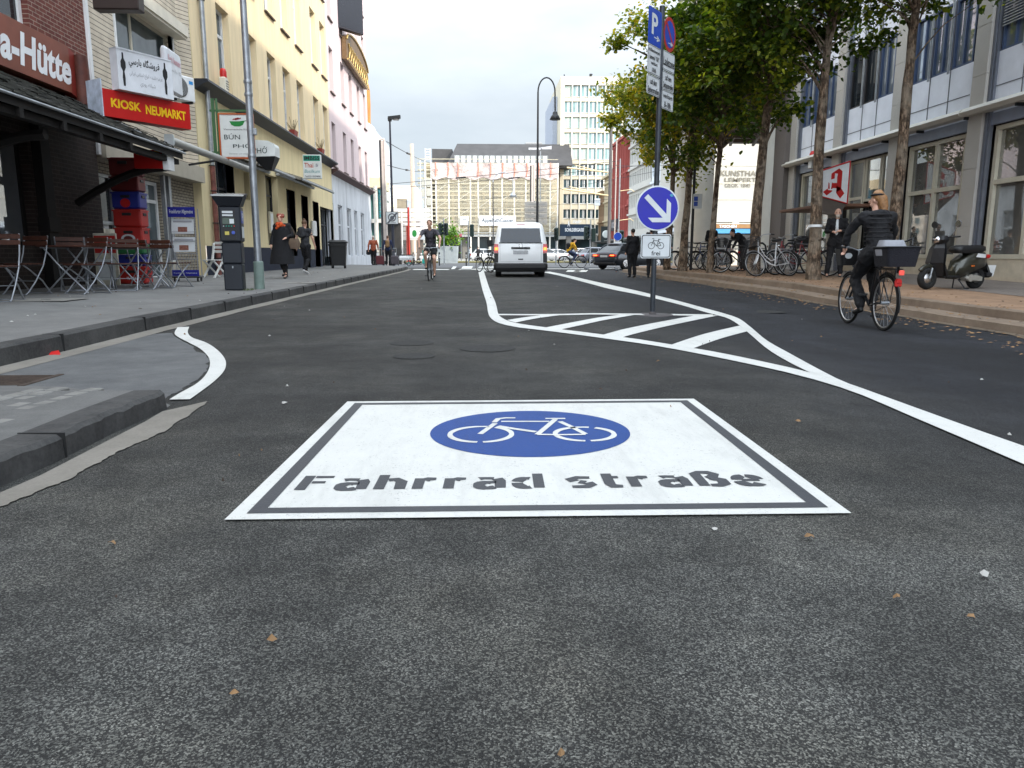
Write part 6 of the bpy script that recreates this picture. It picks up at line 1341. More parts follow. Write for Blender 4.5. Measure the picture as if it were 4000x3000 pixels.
# ------------------------------------------------------------ bicycles
def make_bike(name, label, frame_mat, loc, rotz, lean=0.0, step=False, basket=None, rack=True, R_=.335, group=None, steer=0.0, guard=True, crate=None, bars='flat', child=False):
    """local: y forward, origin on the ground between the wheels"""
    t = thing(name, label, 'bicycle', loc, rotz, group); t.rotation_euler[1] = lean
    wf, wr = .53, -.53
    for y, nm in ((wr, 'rear_wheel'), (wf, 'front_wheel')):
        b = MB(); b.torus((0, y, R_), R_-.016, .019, 'x', 30, 6); w_ = b.build('wheel', RUBBER, t)
        b = MB(); b.torus((0, y, R_), R_-.042, .010, 'x', 30, 4); b.build('rim', M('rim_alloy', (.5, .5, .5), .3, .9), w_)
        b = MB()
        for k in range(18): a = R(k*20+5); b.tube([(.02*(-1)**k, y, R_), (0, y+(R_-.045)*math.cos(a), R_+(R_-.045)*math.sin(a))], .0022, 3)
        b.tube([(-.05, y, R_), (.05, y, R_)], .022, 8); b.build('spokes', STEEL, w_)
    bb, st, ht, hd = (0, -.10, .29), (0, -.24, .86), (0, .34, .86), (0, .37, .66)
    b = MB(); b.tube([bb, st, (0, -.26, .92)], .016, 8)
    if step: b.tube([hd, (0, .22, .46), (0, .05, .34), bb], .019, 8); b.tube([ht, (0, .18, .56), (0, 0, .42), (0, -.16, .47)], .014, 8)
    else: b.tube([hd, bb], .019, 8); b.tube([ht, (0, -.235, .80)], .016, 8)
    b.tube([hd, ht, (0, .33, .93)], .021, 8); b.tube([hd, (0, .41, .52), (0, wf, R_)], .014, 8)
    for s_ in (-.05, .05): b.tube([bb, (s_, wr+.1, R_), (s_, wr, R_)], .009, 6); b.tube([st, (s_, wr, R_)], .009, 6); b.tube([(0, .385, .62), (s_, .42, .52), (s_, wf, R_)], .011, 6)
    b.build('frame', frame_mat, t)
    b = MB(); b.tube([(0, .33, .92), (0, .33, 1.0)], .014, 6)
    if bars == 'flat': b.tube([(-.30, .22, 1.0), (-.2, .30, 1.02), (0, .36, 1.0), (.2, .30, 1.02), (.30, .22, 1.0)], .012, 6)
    else: b.tube([(-.28, .05, 1.04), (-.29, .18, 1.06), (-.2, .32, 1.06), (0, .36, 1.0), (.2, .32, 1.06), (.29, .18, 1.06), (.28, .05, 1.04)], .012, 6)
    hb = b.build('handlebar', STEEL, t)
    b = MB(); yb = .22 if bars == 'flat' else .05; zb = 1.0 if bars == 'flat' else 1.04
    for s_ in (-1, 1): b.tube([(s_*.30, yb, zb), (s_*.30, yb+.10, zb+.01)], .018, 8)
    b.build('grips', BLACK, hb)
    b = MB(); b.loft([[(-.02, .06, .95), (.02, .06, .95), (.02, .06, .99), (-.02, .06, .99)] and [(x, -.12, z) for x, z in ((-.02, .95), (.02, .95), (.025, .99), (-.025, .99))], [(x, -.26, z) for x, z in ((-.05, .94), (.05, .94), (.06, .99), (-.06, .99))], [(x, -.37, z) for x, z in ((-.08, .95), (.08, .95), (.09, 1.0), (-.09, 1.0))]]); b.tube([(0, -.26, .86), (0, -.27, .95)], .013, 6); b.build('saddle', BLACK, t)
    b = MB(); b.torus((.05, -.10, .29), .085, .008, 'x', 18, 4); b.tube([(.07, -.10, .29), (.09, -.02, .145)], .010, 6); b.tube([(-.07, -.10, .29), (-.09, -.18, .435)], .010, 6); b.box(.08, .17, -.05, .02, .13, .155); b.box(-.17, -.08, -.21, -.14, .425, .45)
    b.tube([(.05, -.10, .375), (.05, wr, R_+.03)], .005, 4); b.tube([(.05, -.10, .205), (.05, wr, R_-.03)], .005, 4); b.build('crankset', DARK, t)
    if guard:
        b = MB(); b.torus((0, wr, R_), R_+.018, .016, 'x', 20, 4, 5, 195); b.torus((0, wf, R_), R_+.018, .016, 'x', 14, 4, 50, 190); b.build('mudguard', M('mudguard_silver', (.35, .35, .36), .35, .6) if step else BLACK, t)
    if rack:
        b = MB(); z = 2*R_+.07
        for s_ in (-.06, .06): b.tube([(s_, -.28, z), (s_, -.78, z)], .007, 5); b.tube([(s_, -.62, z), (s_, wr, R_)], .006, 5)
        for k in range(4): b.tube([(-.06, -.36-k*.13, z), (.06, -.36-k*.13, z)], .006, 5)
        b.build('rack', STEEL if step else DARK, t)
    b = MB(); b.lathe([(.03, 0), (.032, .05), (.001, .06)], 8, (0, .40, .80), 'y'); b.build('headlight', CHROME, t)
    b = MB(); b.bbox(-.03, .03, -.85, -.80, .60, .66, .01); b.build('rear_reflector', RED, t)
    if basket == 'front':
        basket_mesh(t, (0, .52, .78), .17, .13, .24, DARK)
    if basket == 'rear': basket_mesh(t, (0, -.55, .76), .17, .21, .24, BLACK)
    return t
def basket_mesh(t, c, hx, hy, h, mat, dense=False):
    b = MB()
    for k in range(5):
        f = k/4; b.tube([Vector(p) for p in rr(c[0], c[1], hx*(.82+.18*f), hy*(.82+.18*f), .03, c[2]+h*f, 2)]+[Vector(rr(c[0], c[1], hx*(.82+.18*f), hy*(.82+.18*f), .03, c[2]+h*f, 2)[0])], .005 if k < 4 else .009, 4)
    a, d = rr(c[0], c[1], hx*.82, hy*.82, .03, c[2], 4), rr(c[0], c[1], hx, hy, .03, c[2]+h, 4)
    for p, q in zip(a, d): b.tube([p, q], .004, 4)
    for s_ in (-.6, -.3, 0, .3, .6):
        for e in (-1, 1): b.tube([(c[0]+s_*hx*.85, c[1]+e*hy*.82, c[2]), (c[0]+s_*hx, c[1]+e*hy, c[2]+h)], .004, 4); b.tube([(c[0]+e*hx*.82, c[1]+s_*hy*.85, c[2]), (c[0]+e*hx, c[1]+s_*hy, c[2]+h)], .004, 4)
    b.box(c[0]-hx*.8, c[0]+hx*.8, c[1]-hy*.8, c[1]+hy*.8, c[2]-.004, c[2]+.002); return b.build('basket', mat, t)
FB = paint('bike_black', (.012, .012, .014)); FW = paint('bike_silver', (.45, .46, .48), .5); FR = paint('bike_dark_red', (.20, .01, .015)); FBL = paint('bike_blue', (.02, .06, .20)); FGN = paint('bike_white', (.6, .6, .6))
BG = 'bicycles parked along the street trees'
def bp(px, py): return G(px, py, 0, zright)
PB_ = [((2692, 1054), FB, 80, .06, 0, None, 'black bicycle parked against the tree with yellowing leaves, farthest left'), ((2722, 1053), FW, 62, -.05, 0, None, 'grey bicycle tangled behind the black one near the first column'),
 ((2770, 1054), FBL, 100, .10, 0, None, 'dark blue bicycle leaning in front of the slim reddish tree'), ((2818, 1062), FW, 118, .10, 1, None, 'pale step-through bicycle with a white rear rack beside the slim tree'),
 ((2880, 1066), FB, 84, -.08, 0, 'front', 'black bicycle with wire basket beside the forked tree'), ((3020, 1080), FGN, 108, .28, 1, 'front', 'white and red step-through bicycle leaning over in front of the others'),
 ((3052, 1068), FB, 70, .10, 0, None, 'black bicycle standing behind the leaning white one'), ((3098, 1074), FR, 96, .12, 1, 'rear', 'dark red bicycle with bags close to the taped tree'), ((3150, 1078), FB, 58, -.10, 0, None, 'black bicycle half hidden behind the taped tree')]
for (p_, fm, az, ln, stp, bk, lb) in PB_:
    make_bike('parked_bicycle', lb, fm, bp(*p_), R(az), ln, bool(stp), bk, True, group=BG, bars='flat' if not stp else 'curved')
for (px, py, lb) in ((2965, 1070, 'black bicycle stand hoop beside the forked tree'), (3080, 1070, 'black bicycle stand hoop left of the taped tree'), (3018, 1066, 'black bicycle stand hoop behind the leaning white bicycle')):
    p = bp(px, py); t = thing('bicycle_stand', lb, 'bicycle stand', p, R(12), 'bicycle stands'); b = MB(); b.tube([(-.18, 0, -.05), (-.18, 0, .7), (-.15, 0, .82), (-.06, 0, .88), (.06, 0, .88), (.15, 0, .82), (.18, 0, .7), (.18, 0, -.05)], .028, 8); b.build('hoop', DARK, t)
b_ = bp(3108, 1072); t = thing('pannier_bag', 'dark grey bag hanging on the dark red bicycle', 'bag', (b_.x+.15, b_.y, b_.z+.72)); b = MB(); b.loft([rr(0, 0, .17, .09, .05, 0, 3), rr(0, 0, .20, .11, .05, .2, 3), rr(0, 0, .17, .09, .05, .34, 3)]); b.build('bag_body', M('bag_grey', (.03, .032, .035), .7), t); b = MB(); b.bbox(-.19, .19, -.12, -.1, .2, .35, .01); b.build('flap', BLACK, t)

# ------------------------------------------------------------ motor scooter
p = G(3712, 1132, 0, zright); p.x = 9.55; 
d_ = ray(3715, 1135); 
t = thing('motor_scooter', 'olive and black motor scooter on its stand beside the shop windows', 'scooter', (9.35, 14.45, zright(9.35, 14.45)), R(104)); SC = t
OL = paint('scooter_olive', (.035, .034, .024), .3); 
for y in (.60, -.60):
    b = MB(); b.torus((0, y, .215), .155, .062, 'x', 26, 10); w_ = b.build('wheel', RUBBER, t); b = MB(); b.lathe([(.02, -.05), (.11, -.03), (.12, 0), (.11, .03), (.02, .05)], 16, (0, y, .215), 'x'); b.build('rim', M('rim_alloy', (.5, .5, .5), .3, .9), w_)
b = MB(); b.loft([[(x, -.80, z) for x, z in ((-.06, .52), (.06, .52), (.05, .66), (-.05, .66))], [(x, -.62, z) for x, z in ((-.17, .44), (.17, .44), (.15, .72), (-.15, .72))], [(x, -.35, z) for x, z in ((-.20, .36), (.20, .36), (.17, .70), (-.17, .70))], [(x, -.08, z) for x, z in ((-.17, .24), (.17, .24), (.14, .56), (-.14, .56))], [(x, .02, z) for x, z in ((-.13, .20), (.13, .20), (.10, .36), (-.10, .36))]], smooth=True); b.build('tail_body', OL, t)
b = MB(); b.loft([rr(0, -.30, .13, .30, .1, .70, 4), rr(0, -.32, .165, .38, .12, .76, 4), rr(0, -.34, .15, .36, .12, .83, 4), rr(0, -.36, .10, .28, .1, .86, 4)], smooth=True); b.build('seat', BLACK, t)
b = MB(); b.bbox(-.16, .16, -.08, .34, .22, .27, .03); b.loft([[(x, .30, z) for x, z in ((-.19, .22), (.19, .22), (.2, .3), (-.2, .3))], [(x, .40, z) for x, z in ((-.21, .40), (.21, .40), (.21, .5), (-.21, .5))], [(x, .36, z) for x, z in ((-.18, .78), (.18, .78), (.14, .9), (-.14, .9))]], smooth=False); b.build('leg_shield_inner', BLACK, t)
b = MB(); b.loft([[(x, .36+dy, .26) for x, dy in ((-.17, .02), (0, .1), (.17, .02), (0, .03))], [(x, .46+dy, .52) for x, dy in ((-.22, 0), (0, .10), (.22, 0), (0, .0))], [(x, .42+dy, .80) for x, dy in ((-.18, 0), (0, .09), (.18, 0), (0, .0))], [(x, .36+dy, .93) for x, dy in ((-.10, 0), (0, .06), (.10, 0), (0, -.02))]]); b.build('leg_shield', BLACK, t)
b = MB(); b.torus((0, .60, .215), .24, .045, 'x', 14, 6, 40, 150); b.build('front_mudguard', OL, t)
b = MB(); b.tube([(0, .60, .215), (.06, .56, .42), (0, .46, .6), (0, .34, .92)], .028, 8); b.tube([(-.07, .60, .215), (-.07, .56, .42)], .02, 6); b.tube([(.07, .60, .215), (.07, .56, .42)], .02, 6); b.build('fork', STEEL, t)
b = MB(); b.loft([rr(0, .36, .10, .07, .05, .88, 3), rr(0, .36, .15, .10, .06, .96, 3), rr(0, .33, .10, .07, .05, 1.04, 3)]); b.tube([(-.32, .22, 1.02), (-.1, .32, 1.0), (.1, .32, 1.0), (.32, .22, 1.02)], .016, 8); hb = b.build('handlebar', BLACK, t); b = MB(); b.lathe([(.07, 0), (.075, .03), (.001, .045)], 12, (0, .44, .96), 'y'); b.build('headlight', CHROME, hb)
for s_ in (-1, 1): b = MB(); b.tube([(s_*.2, .28, 1.02), (s_*.27, .26, 1.22)], .008, 6); b.lathe([(.065, -.012), (.07, 0), (.065, .012)], 12, (s_*.28, .25, 1.26), 'y'); b.build('mirror', CHROME if s_ < 0 else BLACK, hb)
b = MB(); b.loft([[(-.06, y, z) for y, z in ((-.62, .14), (-.62, .26), (-.5, .3), (-.2, .3), (-.12, .24), (-.2, .16))], [(-.17, y, z) for y, z in ((-.60, .16), (-.60, .24), (-.5, .27), (-.22, .27), (-.16, .23), (-.22, .18))]]); b.lathe([(.07, 0), (.07, .03), (.04, .05)], 12, (-.2, -.28, .22), 'x'); b.build('engine_casing', M('engine_alloy', (.55, .54, .50), .4, .7), t)
b = MB(); b.tube([(.1, -.3, .18), (.16, -.5, .22), (.17, -.78, .26)], [.02, .05, .05], 10); b.build('exhaust', DARK, t)
b = MB(); b.loft([[(x, -.78, z) for x, z in ((-.09, .40), (.09, .40), (.06, .56), (-.06, .56))], [(x, -.92, z) for x, z in ((-.08, .24), (.08, .24), (.07, .30), (-.07, .30))]]); b.bbox(-.10, .10, -.95, -.80, .22, .34, .04); b.build('rear_mudguard', BLACK, t)
b = MB(frame((0, -.945, .34), (-1, 0, 0), (0, -.25, .97))); b.bbox(-.12, .12, -.1, .13, 0, .004, .01); pl_ = b.build('number_plate', WHITE, t); b = MB(frame((0, -.952, .34), (-1, 0, 0), (0, -.25, .97))); b.text('121', -.09, .09, .03, .10, .004, .02); b.text('VA', -.06, .07, -.07, 0, .004, .02); b.build('plate_lettering', M('plate_blue', (.02, .12, .4), .5), pl_)
b = MB(); b.bbox(-.11, .11, -.83, -.74, .60, .68, .02); b.build('tail_light', RED, t); b = MB(); b.bbox(-.205, -.19, -.34, -.26, .44, .47, .005); b.build('indicator', M('amber_lens', (.55, .12, .01), .3), t)
b = MB(); b.add([(-.178, -.62, .68), (-.178, -.42, .70), (-.19, -.36, .63), (-.19, -.60, .61)], [(0, 1, 2, 3)]); b.build('decal', M('decal_silver', (.6, .6, .6), .35), t)
b = MB(); b.tube([(.05, -.12, .2), (.14, -.20, 0.01)], .012, 6); b.tube([(-.05, -.12, .2), (-.16, -.20, 0.01)], .012, 6); b.tube([(-.16, -.2, .01), (-.16, -.28, .01)], .012, 6); b.build('centre_stand', DARK, t)

# ------------------------------------------------------------ white van
def carbody(b, rings, smooth=True):
    b.loft(rings, True, smooth)
VW = paint('van_white', (.84, .85, .85)); TL = M('tail_lamp_red', (.45, .01, .01), .2, coat=.6); LIT = M('tail_lamp_lit', (1.0, .16, .03), .3, emit=2.2)
vp = G(2028, 1081); vy = 27.0
t = thing('white_van', 'white delivery van seen from behind with lit tail lamps and a dark rear window', 'van', (1.48, vy, 0), R(-1.2))
def vr(z, hw, y0, y1, r=.12): return rr(0, (y0+y1)/2, hw, (y1-y0)/2, r, z, 5)
b = MB(); b.loft([vr(.30, .88, .06, 4.75), vr(.50, .945, .0, 4.85, .14), vr(.95, .952, .0, 4.80, .14), vr(1.15, .95, .02, 4.6, .14), vr(1.25, .94, .035, 4.35, .14), vr(1.70, .85, .17, 3.55, .16), vr(1.86, .80, .24, 3.35, .2), vr(1.94, .70, .36, 3.2, .2), vr(1.97, .55, .55, 3.0, .2)], smooth=True); b.build('body', VW, t)
def rear(z):                                    # outer rear surface y at height z
    zs = [(.5, 0), (.95, 0), (1.15, .02), (1.25, .035), (1.70, .17), (1.86, .24)]
    for (a, ya), (c, yc2) in zip(zs, zs[1:]):
        if a <= z <= c: return ya+(yc2-ya)*(z-a)/(c-a)
    return 0
def rplate(b, x0, x1, z0, z1, off, taper=0, th=.012, n=4):
    r_ = []
    for i in range(n+1):
        z = z0+(z1-z0)*i/n; k = taper*i/n; y = rear(z)-off; r_.append([(x0+k, y, z), (x1-k, y, z), (x1-k, y+th, z), (x0+k, y+th, z)])
    b.loft(r_)
b = MB(); rplate(b, -.74, .74, 1.24, 1.74, .012, .05); b.build('rear_window', mat_glass('van_glass', (.006, .012, .024), .12, .3, 2, (.012, .03, .05)), t)
b = MB(); rplate(b, -.78, .78, 1.20, 1.235, .006, 0, .01, 1); rplate(b, -.72, .72, .55, .555, .004, 0, .01, 1); b.box(-.745, -.74, rear(.8)-.004, .02, .55, 1.2); b.box(.74, .745, rear(.8)-.004, .02, .55, 1.2); b.build('door_gap', BLACK, t)
for s_ in (-1, 1):
    b = MB(); 
    b.loft([[(s_*.955, -.012, .86), (s_*.80, -.016, .86), (s_*.80, .02, .86), (s_*.957, .16, .86)], [(s_*.952, .0, 1.18), (s_*.80, .004, 1.18), (s_*.80, .04, 1.18), (s_*.952, .18, 1.18)]]); lm_ = b.build('tail_lamp', TL, t)
    b = MB(); b.box(min(s_*.82, s_*.93), max(s_*.82, s_*.93), -.024, -.005, .96, 1.06); b.build('lamp_glow', LIT, lm_)
    b = MB(); b.loft([[(s_*.955, -.01, .52), (s_*.81, -.012, .52), (s_*.81, .02, .52), (s_*.957, .14, .52)], [(s_*.955, -.01, .85), (s_*.80, -.012, .85), (s_*.80, .02, .85), (s_*.957, .14, .85)]]); b.build('lower_corner', BLACK, t)
b = MB(); b.loft([rr(0, .10, .955, .16, .1, .24, 4), rr(0, .08, .975, .17, .1, .34, 4), rr(0, .08, .975, .17, .1, .46, 4), rr(0, .12, .955, .14, .1, .50, 4)]); b.build('rear_bumper', BLACK, t)
b = MB(); b.bbox(-.34, .34, -.022, .0, 1.0, 1.07, .01); b.build('handle_strip', BLACK, t); b = MB(); b.bbox(-.27, .27, -.016, .0, .82, .95, .008); b.build('number_plate', M('plate_grey', (.42, .43, .44), .5, var=.3, scale=20), t); b = MB(); b.bbox(-.09, .09, -.012, 0, .62, .66, .008); b.build('lower_handle', BLACK, t)
b = MB(frame((0, rear(1.15)-.012, 1.13), (1, 0, 0))); b.torus((0, 0, 0), .065, .007, 'z', 18, 5); b.text('V', -.03, .03, .0, .052, .0, .03); b.text('W', -.042, .042, -.052, -.002, .0, .03); b.build('emblem', CHROME, t)
b = MB(); b.bbox(-.15, .15, .10, .13, 1.86, 1.885, .005); b.build('brake_lamp', TL, t)
for y in (.85, 3.85):
    for s_ in (-1, 1):
        b = MB(); b.lathe([(.20, -.11), (.31, -.11), (.335, -.08), (.335, .08), (.31, .11), (.20, .11)], 24, (s_*.80, y, .335), 'x'); w_ = b.build('wheel', RUBBER, t); b = MB(); b.lathe([(.2, -.06), (.18, .06), (.05, .09)], 12, (s_*.84, y, .335), 'x'); b.build('rim', STEEL, w_)
b = MB(); b.box(-.9, .9, .3, 4.5, .18, .32); b.build('underbody', BLACK, t)
for s_ in (-1, 1): b = MB(); b.tube([(s_*.93, 3.35, 1.2), (s_*1.06, 3.3, 1.22)], .03, 6); b.loft([rr(s_*1.13, 3.3, .11, .05, .03, 1.12, 3), rr(s_*1.13, 3.3, .11, .06, .03, 1.38, 3)]); b.build('door_mirror', BLACK, t)
for s_ in (-1, 1): b = MB(); b.box(min(s_*.925, s_*.93), max(s_*.925, s_*.93), .8, 3.2, 1.28, 1.29); b.loft([[(s_*.936, .55, 1.28), (s_*.936, 3.3, 1.28), (s_*.93, 3.3, 1.28), (s_*.93, .55, 1.28)], [(s_*.868, .60, 1.66), (s_*.868, 3.05, 1.66), (s_*.86, 3.05, 1.66), (s_*.86, .60, 1.66)]]); b.build('side_window', GLASS, t)
make_bike('parked_bicycle', 'black bicycle leaning beside the far left side of the white van', FB, (.25, 34.5, 0), R(30), .05, False, 'rear', True, group='bicycles parked beyond the van')
make_bike('parked_bicycle', 'dark bicycle half hidden behind the white van', FB, (.9, 35.2, 0), R(55), -.05, False, None, True, group='bicycles parked beyond the van')

# ------------------------------------------------------------ cars
def make_car(name, label, col, loc, rotz, L=4.35, H=1.45, W=1.8, group=None, suv=False, lit=False, metal=.4):
    """local: y forward; origin at the ground below the rear bumper centre"""
    pm = paint('car_%d_%d_%d' % tuple(int(c*999) for c in col), col, metal); t = thing(name, label, 'car', loc, rotz, group); hw = W/2
    def ring(z, hw_, y0, y1, r=.25): return rr(0, (y0+y1)/2, hw_, (y1-y0)/2, r, z, 5)
    b = MB(); b.loft([ring(.22, hw-.08, .10, L-.12), ring(.40, hw-.01, .0, L), ring(.62, hw, .0, L-.02), ring(.80, hw-.01, .06, L-.08), ring(.92, hw-.05, .14, L-.35, .3), ring(.98, hw-.10, .2, L-1.0, .3)], smooth=True); b.build('body', pm, t)
    b = MB(); y0, y1 = (.22, L-1.15) if not suv else (.12, L-1.2)
    b.loft([ring(.93, hw-.11, y0, y1, .2), ring(1.20, hw-.22, y0+.30, y1-.55, .25), ring(H-.07, hw-.32, y0+.62, y1-1.05, .3)], smooth=True); b.build('glasshouse', GLASS, t)
    b = MB(); b.loft([ring(H-.09, hw-.31, y0+.50, y1-1.02, .3), ring(H-.03, hw-.34, y0+.50, y1-1.1, .3), ring(H, hw-.45, y0+.7, y1-1.3, .3)], smooth=True); b.build('roof', pm, t)
    b = MB()
    for s_ in (-1, 1):
        for (ya, yb) in ((y0+.12, y0+.62), (y1-.02, y1-1.02), ((y0+y1)/2-.1, (y0+y1)/2-.1)):
            b.tube([(s_*(hw-.12), ya, .94), (s_*(hw-.225), ya+(yb-ya)*.5, 1.20), (s_*(hw-.32), yb, H-.07)], .035, 5)
    b.build('pillars', pm, t)
    for y in (.80, L-.85):
        for s_ in (-1, 1):
            b = MB(); b.lathe([(.19, -.09), (.30, -.10), (.325, -.07), (.325, .07), (.30, .10), (.19, .09)], 22, (s_*(hw-.10), y, .325), 'x'); w_ = b.build('wheel', RUBBER, t); b = MB(); sx = s_*(hw+.0)
            b.lathe([(.21, -.015), (.205, .005), (.185, .005)], 18, (sx, y, .325), 'x')
            for k in range(5): a = R(k*72); b.tube([(sx, y, .325), (sx, y+.19*math.cos(a), .325+.19*math.sin(a))], .028, 5)
            b.build('rim', CHROME, w_)
    for s_ in (-1, 1):
        b = MB(); b.loft([rr(s_*(hw-.30), .03, .26, .06, .03, .70, 3), rr(s_*(hw-.28), .06, .24, .06, .03, .82, 3)]); l_ = b.build('tail_lamp', TL, t)
        if lit: b = MB(); b.box(min(s_*(hw-.15), s_*(hw-.42)), max(s_*(hw-.15), s_*(hw-.42)), -.035, -.02, .74, .79); b.build('lamp_glow', LIT, l_)
        b = MB(); b.bbox(s_*(hw-.3)-.2, s_*(hw-.3)+.2, L-.12, L-.03, .62, .74, .03); b.build('headlight', CHROME, t); b = MB(); b.bbox(s_*(hw+.05)-.09, s_*(hw+.05)+.09, y1-.75, y1-.62, .93, 1.07, .03); b.build('door_mirror', pm, t)
    b = MB(); b.bbox(-.26, .26, -.02, .01, .66, .76, .008); b.build('number_plate', M('plate_pale', (.5, .5, .5), .5), t); b = MB(); b.bbox(-hw+.12, hw-.12, -.01, .2, .24, .42, .05); b.build('bumper_insert', BLACK, t)
    return t
make_car('grey_hatchback', 'dark grey hatchback turning right with lit tail lamps beyond the round sign', (.045, .05, .06), (6.75, 40.6, 0), R(-52), 4.4, 1.43, 1.8, lit=True, metal=.7)
CG = 'cars standing on the far side of the square'
C0 = make_car('parked_car', 'white car beyond the cyclist in the yellow jacket', (.6, .6, .6), (10.2, 84.0, .02), R(-70), 4.3, 1.5, 1.8, CG)
for (px, Yd, az, lb) in ((2140, 86, -80, 'white car showing beside the right edge of the van'), (1900, 92, -85, 'pale car behind the bicycles left of the van'), (2300, 88, -88, 'silver car between the yellow jacket cyclist and the grey hatchback'), (2190, 98, -92, 'white car farther back behind the yellow jacket cyclist')):
    dup(C0, (Xf(px, Yd)-2, Yd, .02), R(az), lb)
C1 = make_car('silver_estate_car', 'silver grey car waiting left of the grey hatchback', (.22, .23, .26), (Xf(2262, 72), 71.5, 0), R(-75), 4.4, 1.5, 1.8, metal=.6)

# ------------------------------------------------------------ road signs
SB = M('sign_blue', (.008, .008, .36), .4, coat=.3); SBL = M('sign_blue_light', (.01, .06, .42), .4, coat=.3); SR = M('traffic_red', (.42, .03, .02), .4); SWH = M('sign_retro_white', (.62, .65, .66), .4); SG = M('sign_back_grey', (.25, .26, .27), .5, .5)
pb_ = G(2548, 1231); pt = ray(2577, 430); pt = CM @ Vector(((2577-2000)/F, (1500-430)/F, -1)); tt = pb_.y/pt.y
top = Vector((pb_.x+.02, pb_.y, 0)); 
sp_ = (pb_.x, pb_.y, pb_.z)
t = thing('sign_post', 'dark grey steel post standing in the hatched area', 'post', sp_); b = MB(); b.tube([(0, 0, -.02), (0, 0, 4.05)], .037, 14); b.build('pole', M('post_grey', (.045, .052, .062), .45, .3, .3, 8), t); b = MB(); b.lathe([(.30, 0), (.28, .012), (.001, .014)], 14); b.lathe([(.05, .01), (.05, .04), (.04, .05)], 12); b.build('footing', mat_pavement('patch', (.05, .045, .045), (.12, .11, .11)), t)
def on_post(py): return YP(2560, py, pb_.y-.06).z
def sgn(name, label, z, T_, fn, cat='road sign'):
    t = thing(name, label, cat, (pb_.x, pb_.y, z)); fn(t, T_); return t
yaw_T = lambda ang, off=.05: Matrix.Translation((0, 0, 0)) @ frame((math.sin(R(ang))*0-0, -off, 0), (math.cos(R(ang)), math.sin(R(ang)), 0))
def disc(t, T_, r_, mat, edge, nm='face', c=(0, 0)):
    b = MB(T_); b.lathe([(r_, -.004), (r_, .004), (r_-.003, .005), (0.001, .005)], 40, (c[0], c[1], 0)); b.build('plate', edge, t); b = MB(T_); b.lathe([(r_*.935, .0055), (.001, .0056)], 40, (c[0], c[1], 0), cap=False); return b.build(nm, mat, t)
zc_ = YP(2568, 814, pb_.y-.05).z; xc_ = YP(2568, 814, pb_.y-.05).x-pb_.x
t = thing('keep_right_sign', 'large round blue sign with a white arrow pointing down right', 'road sign', (pb_.x+xc_, pb_.y, zc_)); T_ = yaw_T(2, .052)
disc(t, T_, .302, SB, SWH)
b = MB(T_); s2 = .7071
def rot45(p): return ((p[0]+p[1])*s2*.98, (-p[0]+p[1])*s2*.98)
for q in ([(-.235, -.036), (.235, -.036), (.235, .036), (-.235, .036)], ):
    b.poly([(*rot45(p), .008) for p in q])
b.poly([(.185, -.185, .0085), (.185, .07, .0085), (.125, .13, .0085), (.125, -.125, .0085)]); b.poly([(.185, -.185, .009), (.125, -.125, .009), (-.13, -.125, .009), (-.07, -.185, .009)])
b.build('arrow', SWH, t); b = MB(T_); random.seed(6); [b.add([(.19+random.uniform(-.03, .03), .17+random.uniform(-.03, .03), .009) for _ in range(4)], [(0, 1, 2, 3)]) for k in range(5)]; b.build('scuffs', M('scuff_cyan', (.10, .45, .60), .6), t)
zc2 = YP(2562, 962, pb_.y-.05).z; xc2 = YP(2562, 962, pb_.y-.05).x-pb_.x
t = thing('bicycle_free_sign', 'small white sign with a bicycle symbol and the word frei', 'road sign', (pb_.x+xc2, pb_.y, zc2)); T_ = yaw_T(2, .052)
def plate(t, T_, w_, h_, face=SWH, line=BLACK, r_=.025, ins=.014, lw=.007, c=(0, 0), z=0):
    b = MB(T_); b.loft([rr(c[0], c[1], w_/2, h_/2, r_, z-.004, 4), rr(c[0], c[1], w_/2, h_/2, r_, z+.003, 4)]); b.build('plate', face, t)
    b = MB(T_); a = rr(c[0], c[1], w_/2-ins, h_/2-ins, r_, z+.0045, 4); d = rr(c[0], c[1], w_/2-ins-lw, h_/2-ins-lw, r_*.8, z+.0045, 4); n = len(a); b.add(a+d, [(i, (i+1) % n, n+(i+1) % n, n+i) for i in range(n)]); b.build('border', line, t)
plate(t, T_, .42, .325, ins=.010, lw=.010)
b = MB(T_)
def st(pts, wd=.008, z=.006):
    P = [Vector((p[0], p[1])) for p in pts]; A = []; B = []
    for i, p in enumerate(P):
        tt_ = (P[min(i+1, len(P)-1)]-P[max(i-1, 0)]).normalized(); n_ = Vector((-tt_.y, tt_.x))*wd/2; A.append((*(p+n_), z)); B.append((*(p-n_), z))
    b.ribbon(A, B)
for cx_ in (-.066, .066): st([(cx_+.043*math.cos(k*.2618), .008+.043*math.sin(k*.2618)) for k in range(25)])
for L_ in ([(-.066, .008), (-.035, .085), (-.03, .10), (-.045, .107)], [(-.045, .107), (-.058, .10)], [(-.042, .075), (.035, .075)], [(-.042, .07), (.004, .004)], [(.004, .004), (.04, .095)], [(.004, .004), (.066, .008)], [(.066, .008), (.035, .075)], [(.025, .095), (.06, .095)]): st(L_)
b.build('bicycle_symbol', BLACK, t); b = MB(T_); b.text('frei', -.062, .062, -.125, -.062, .006, .01); b.build('lettering', BLACK, t)
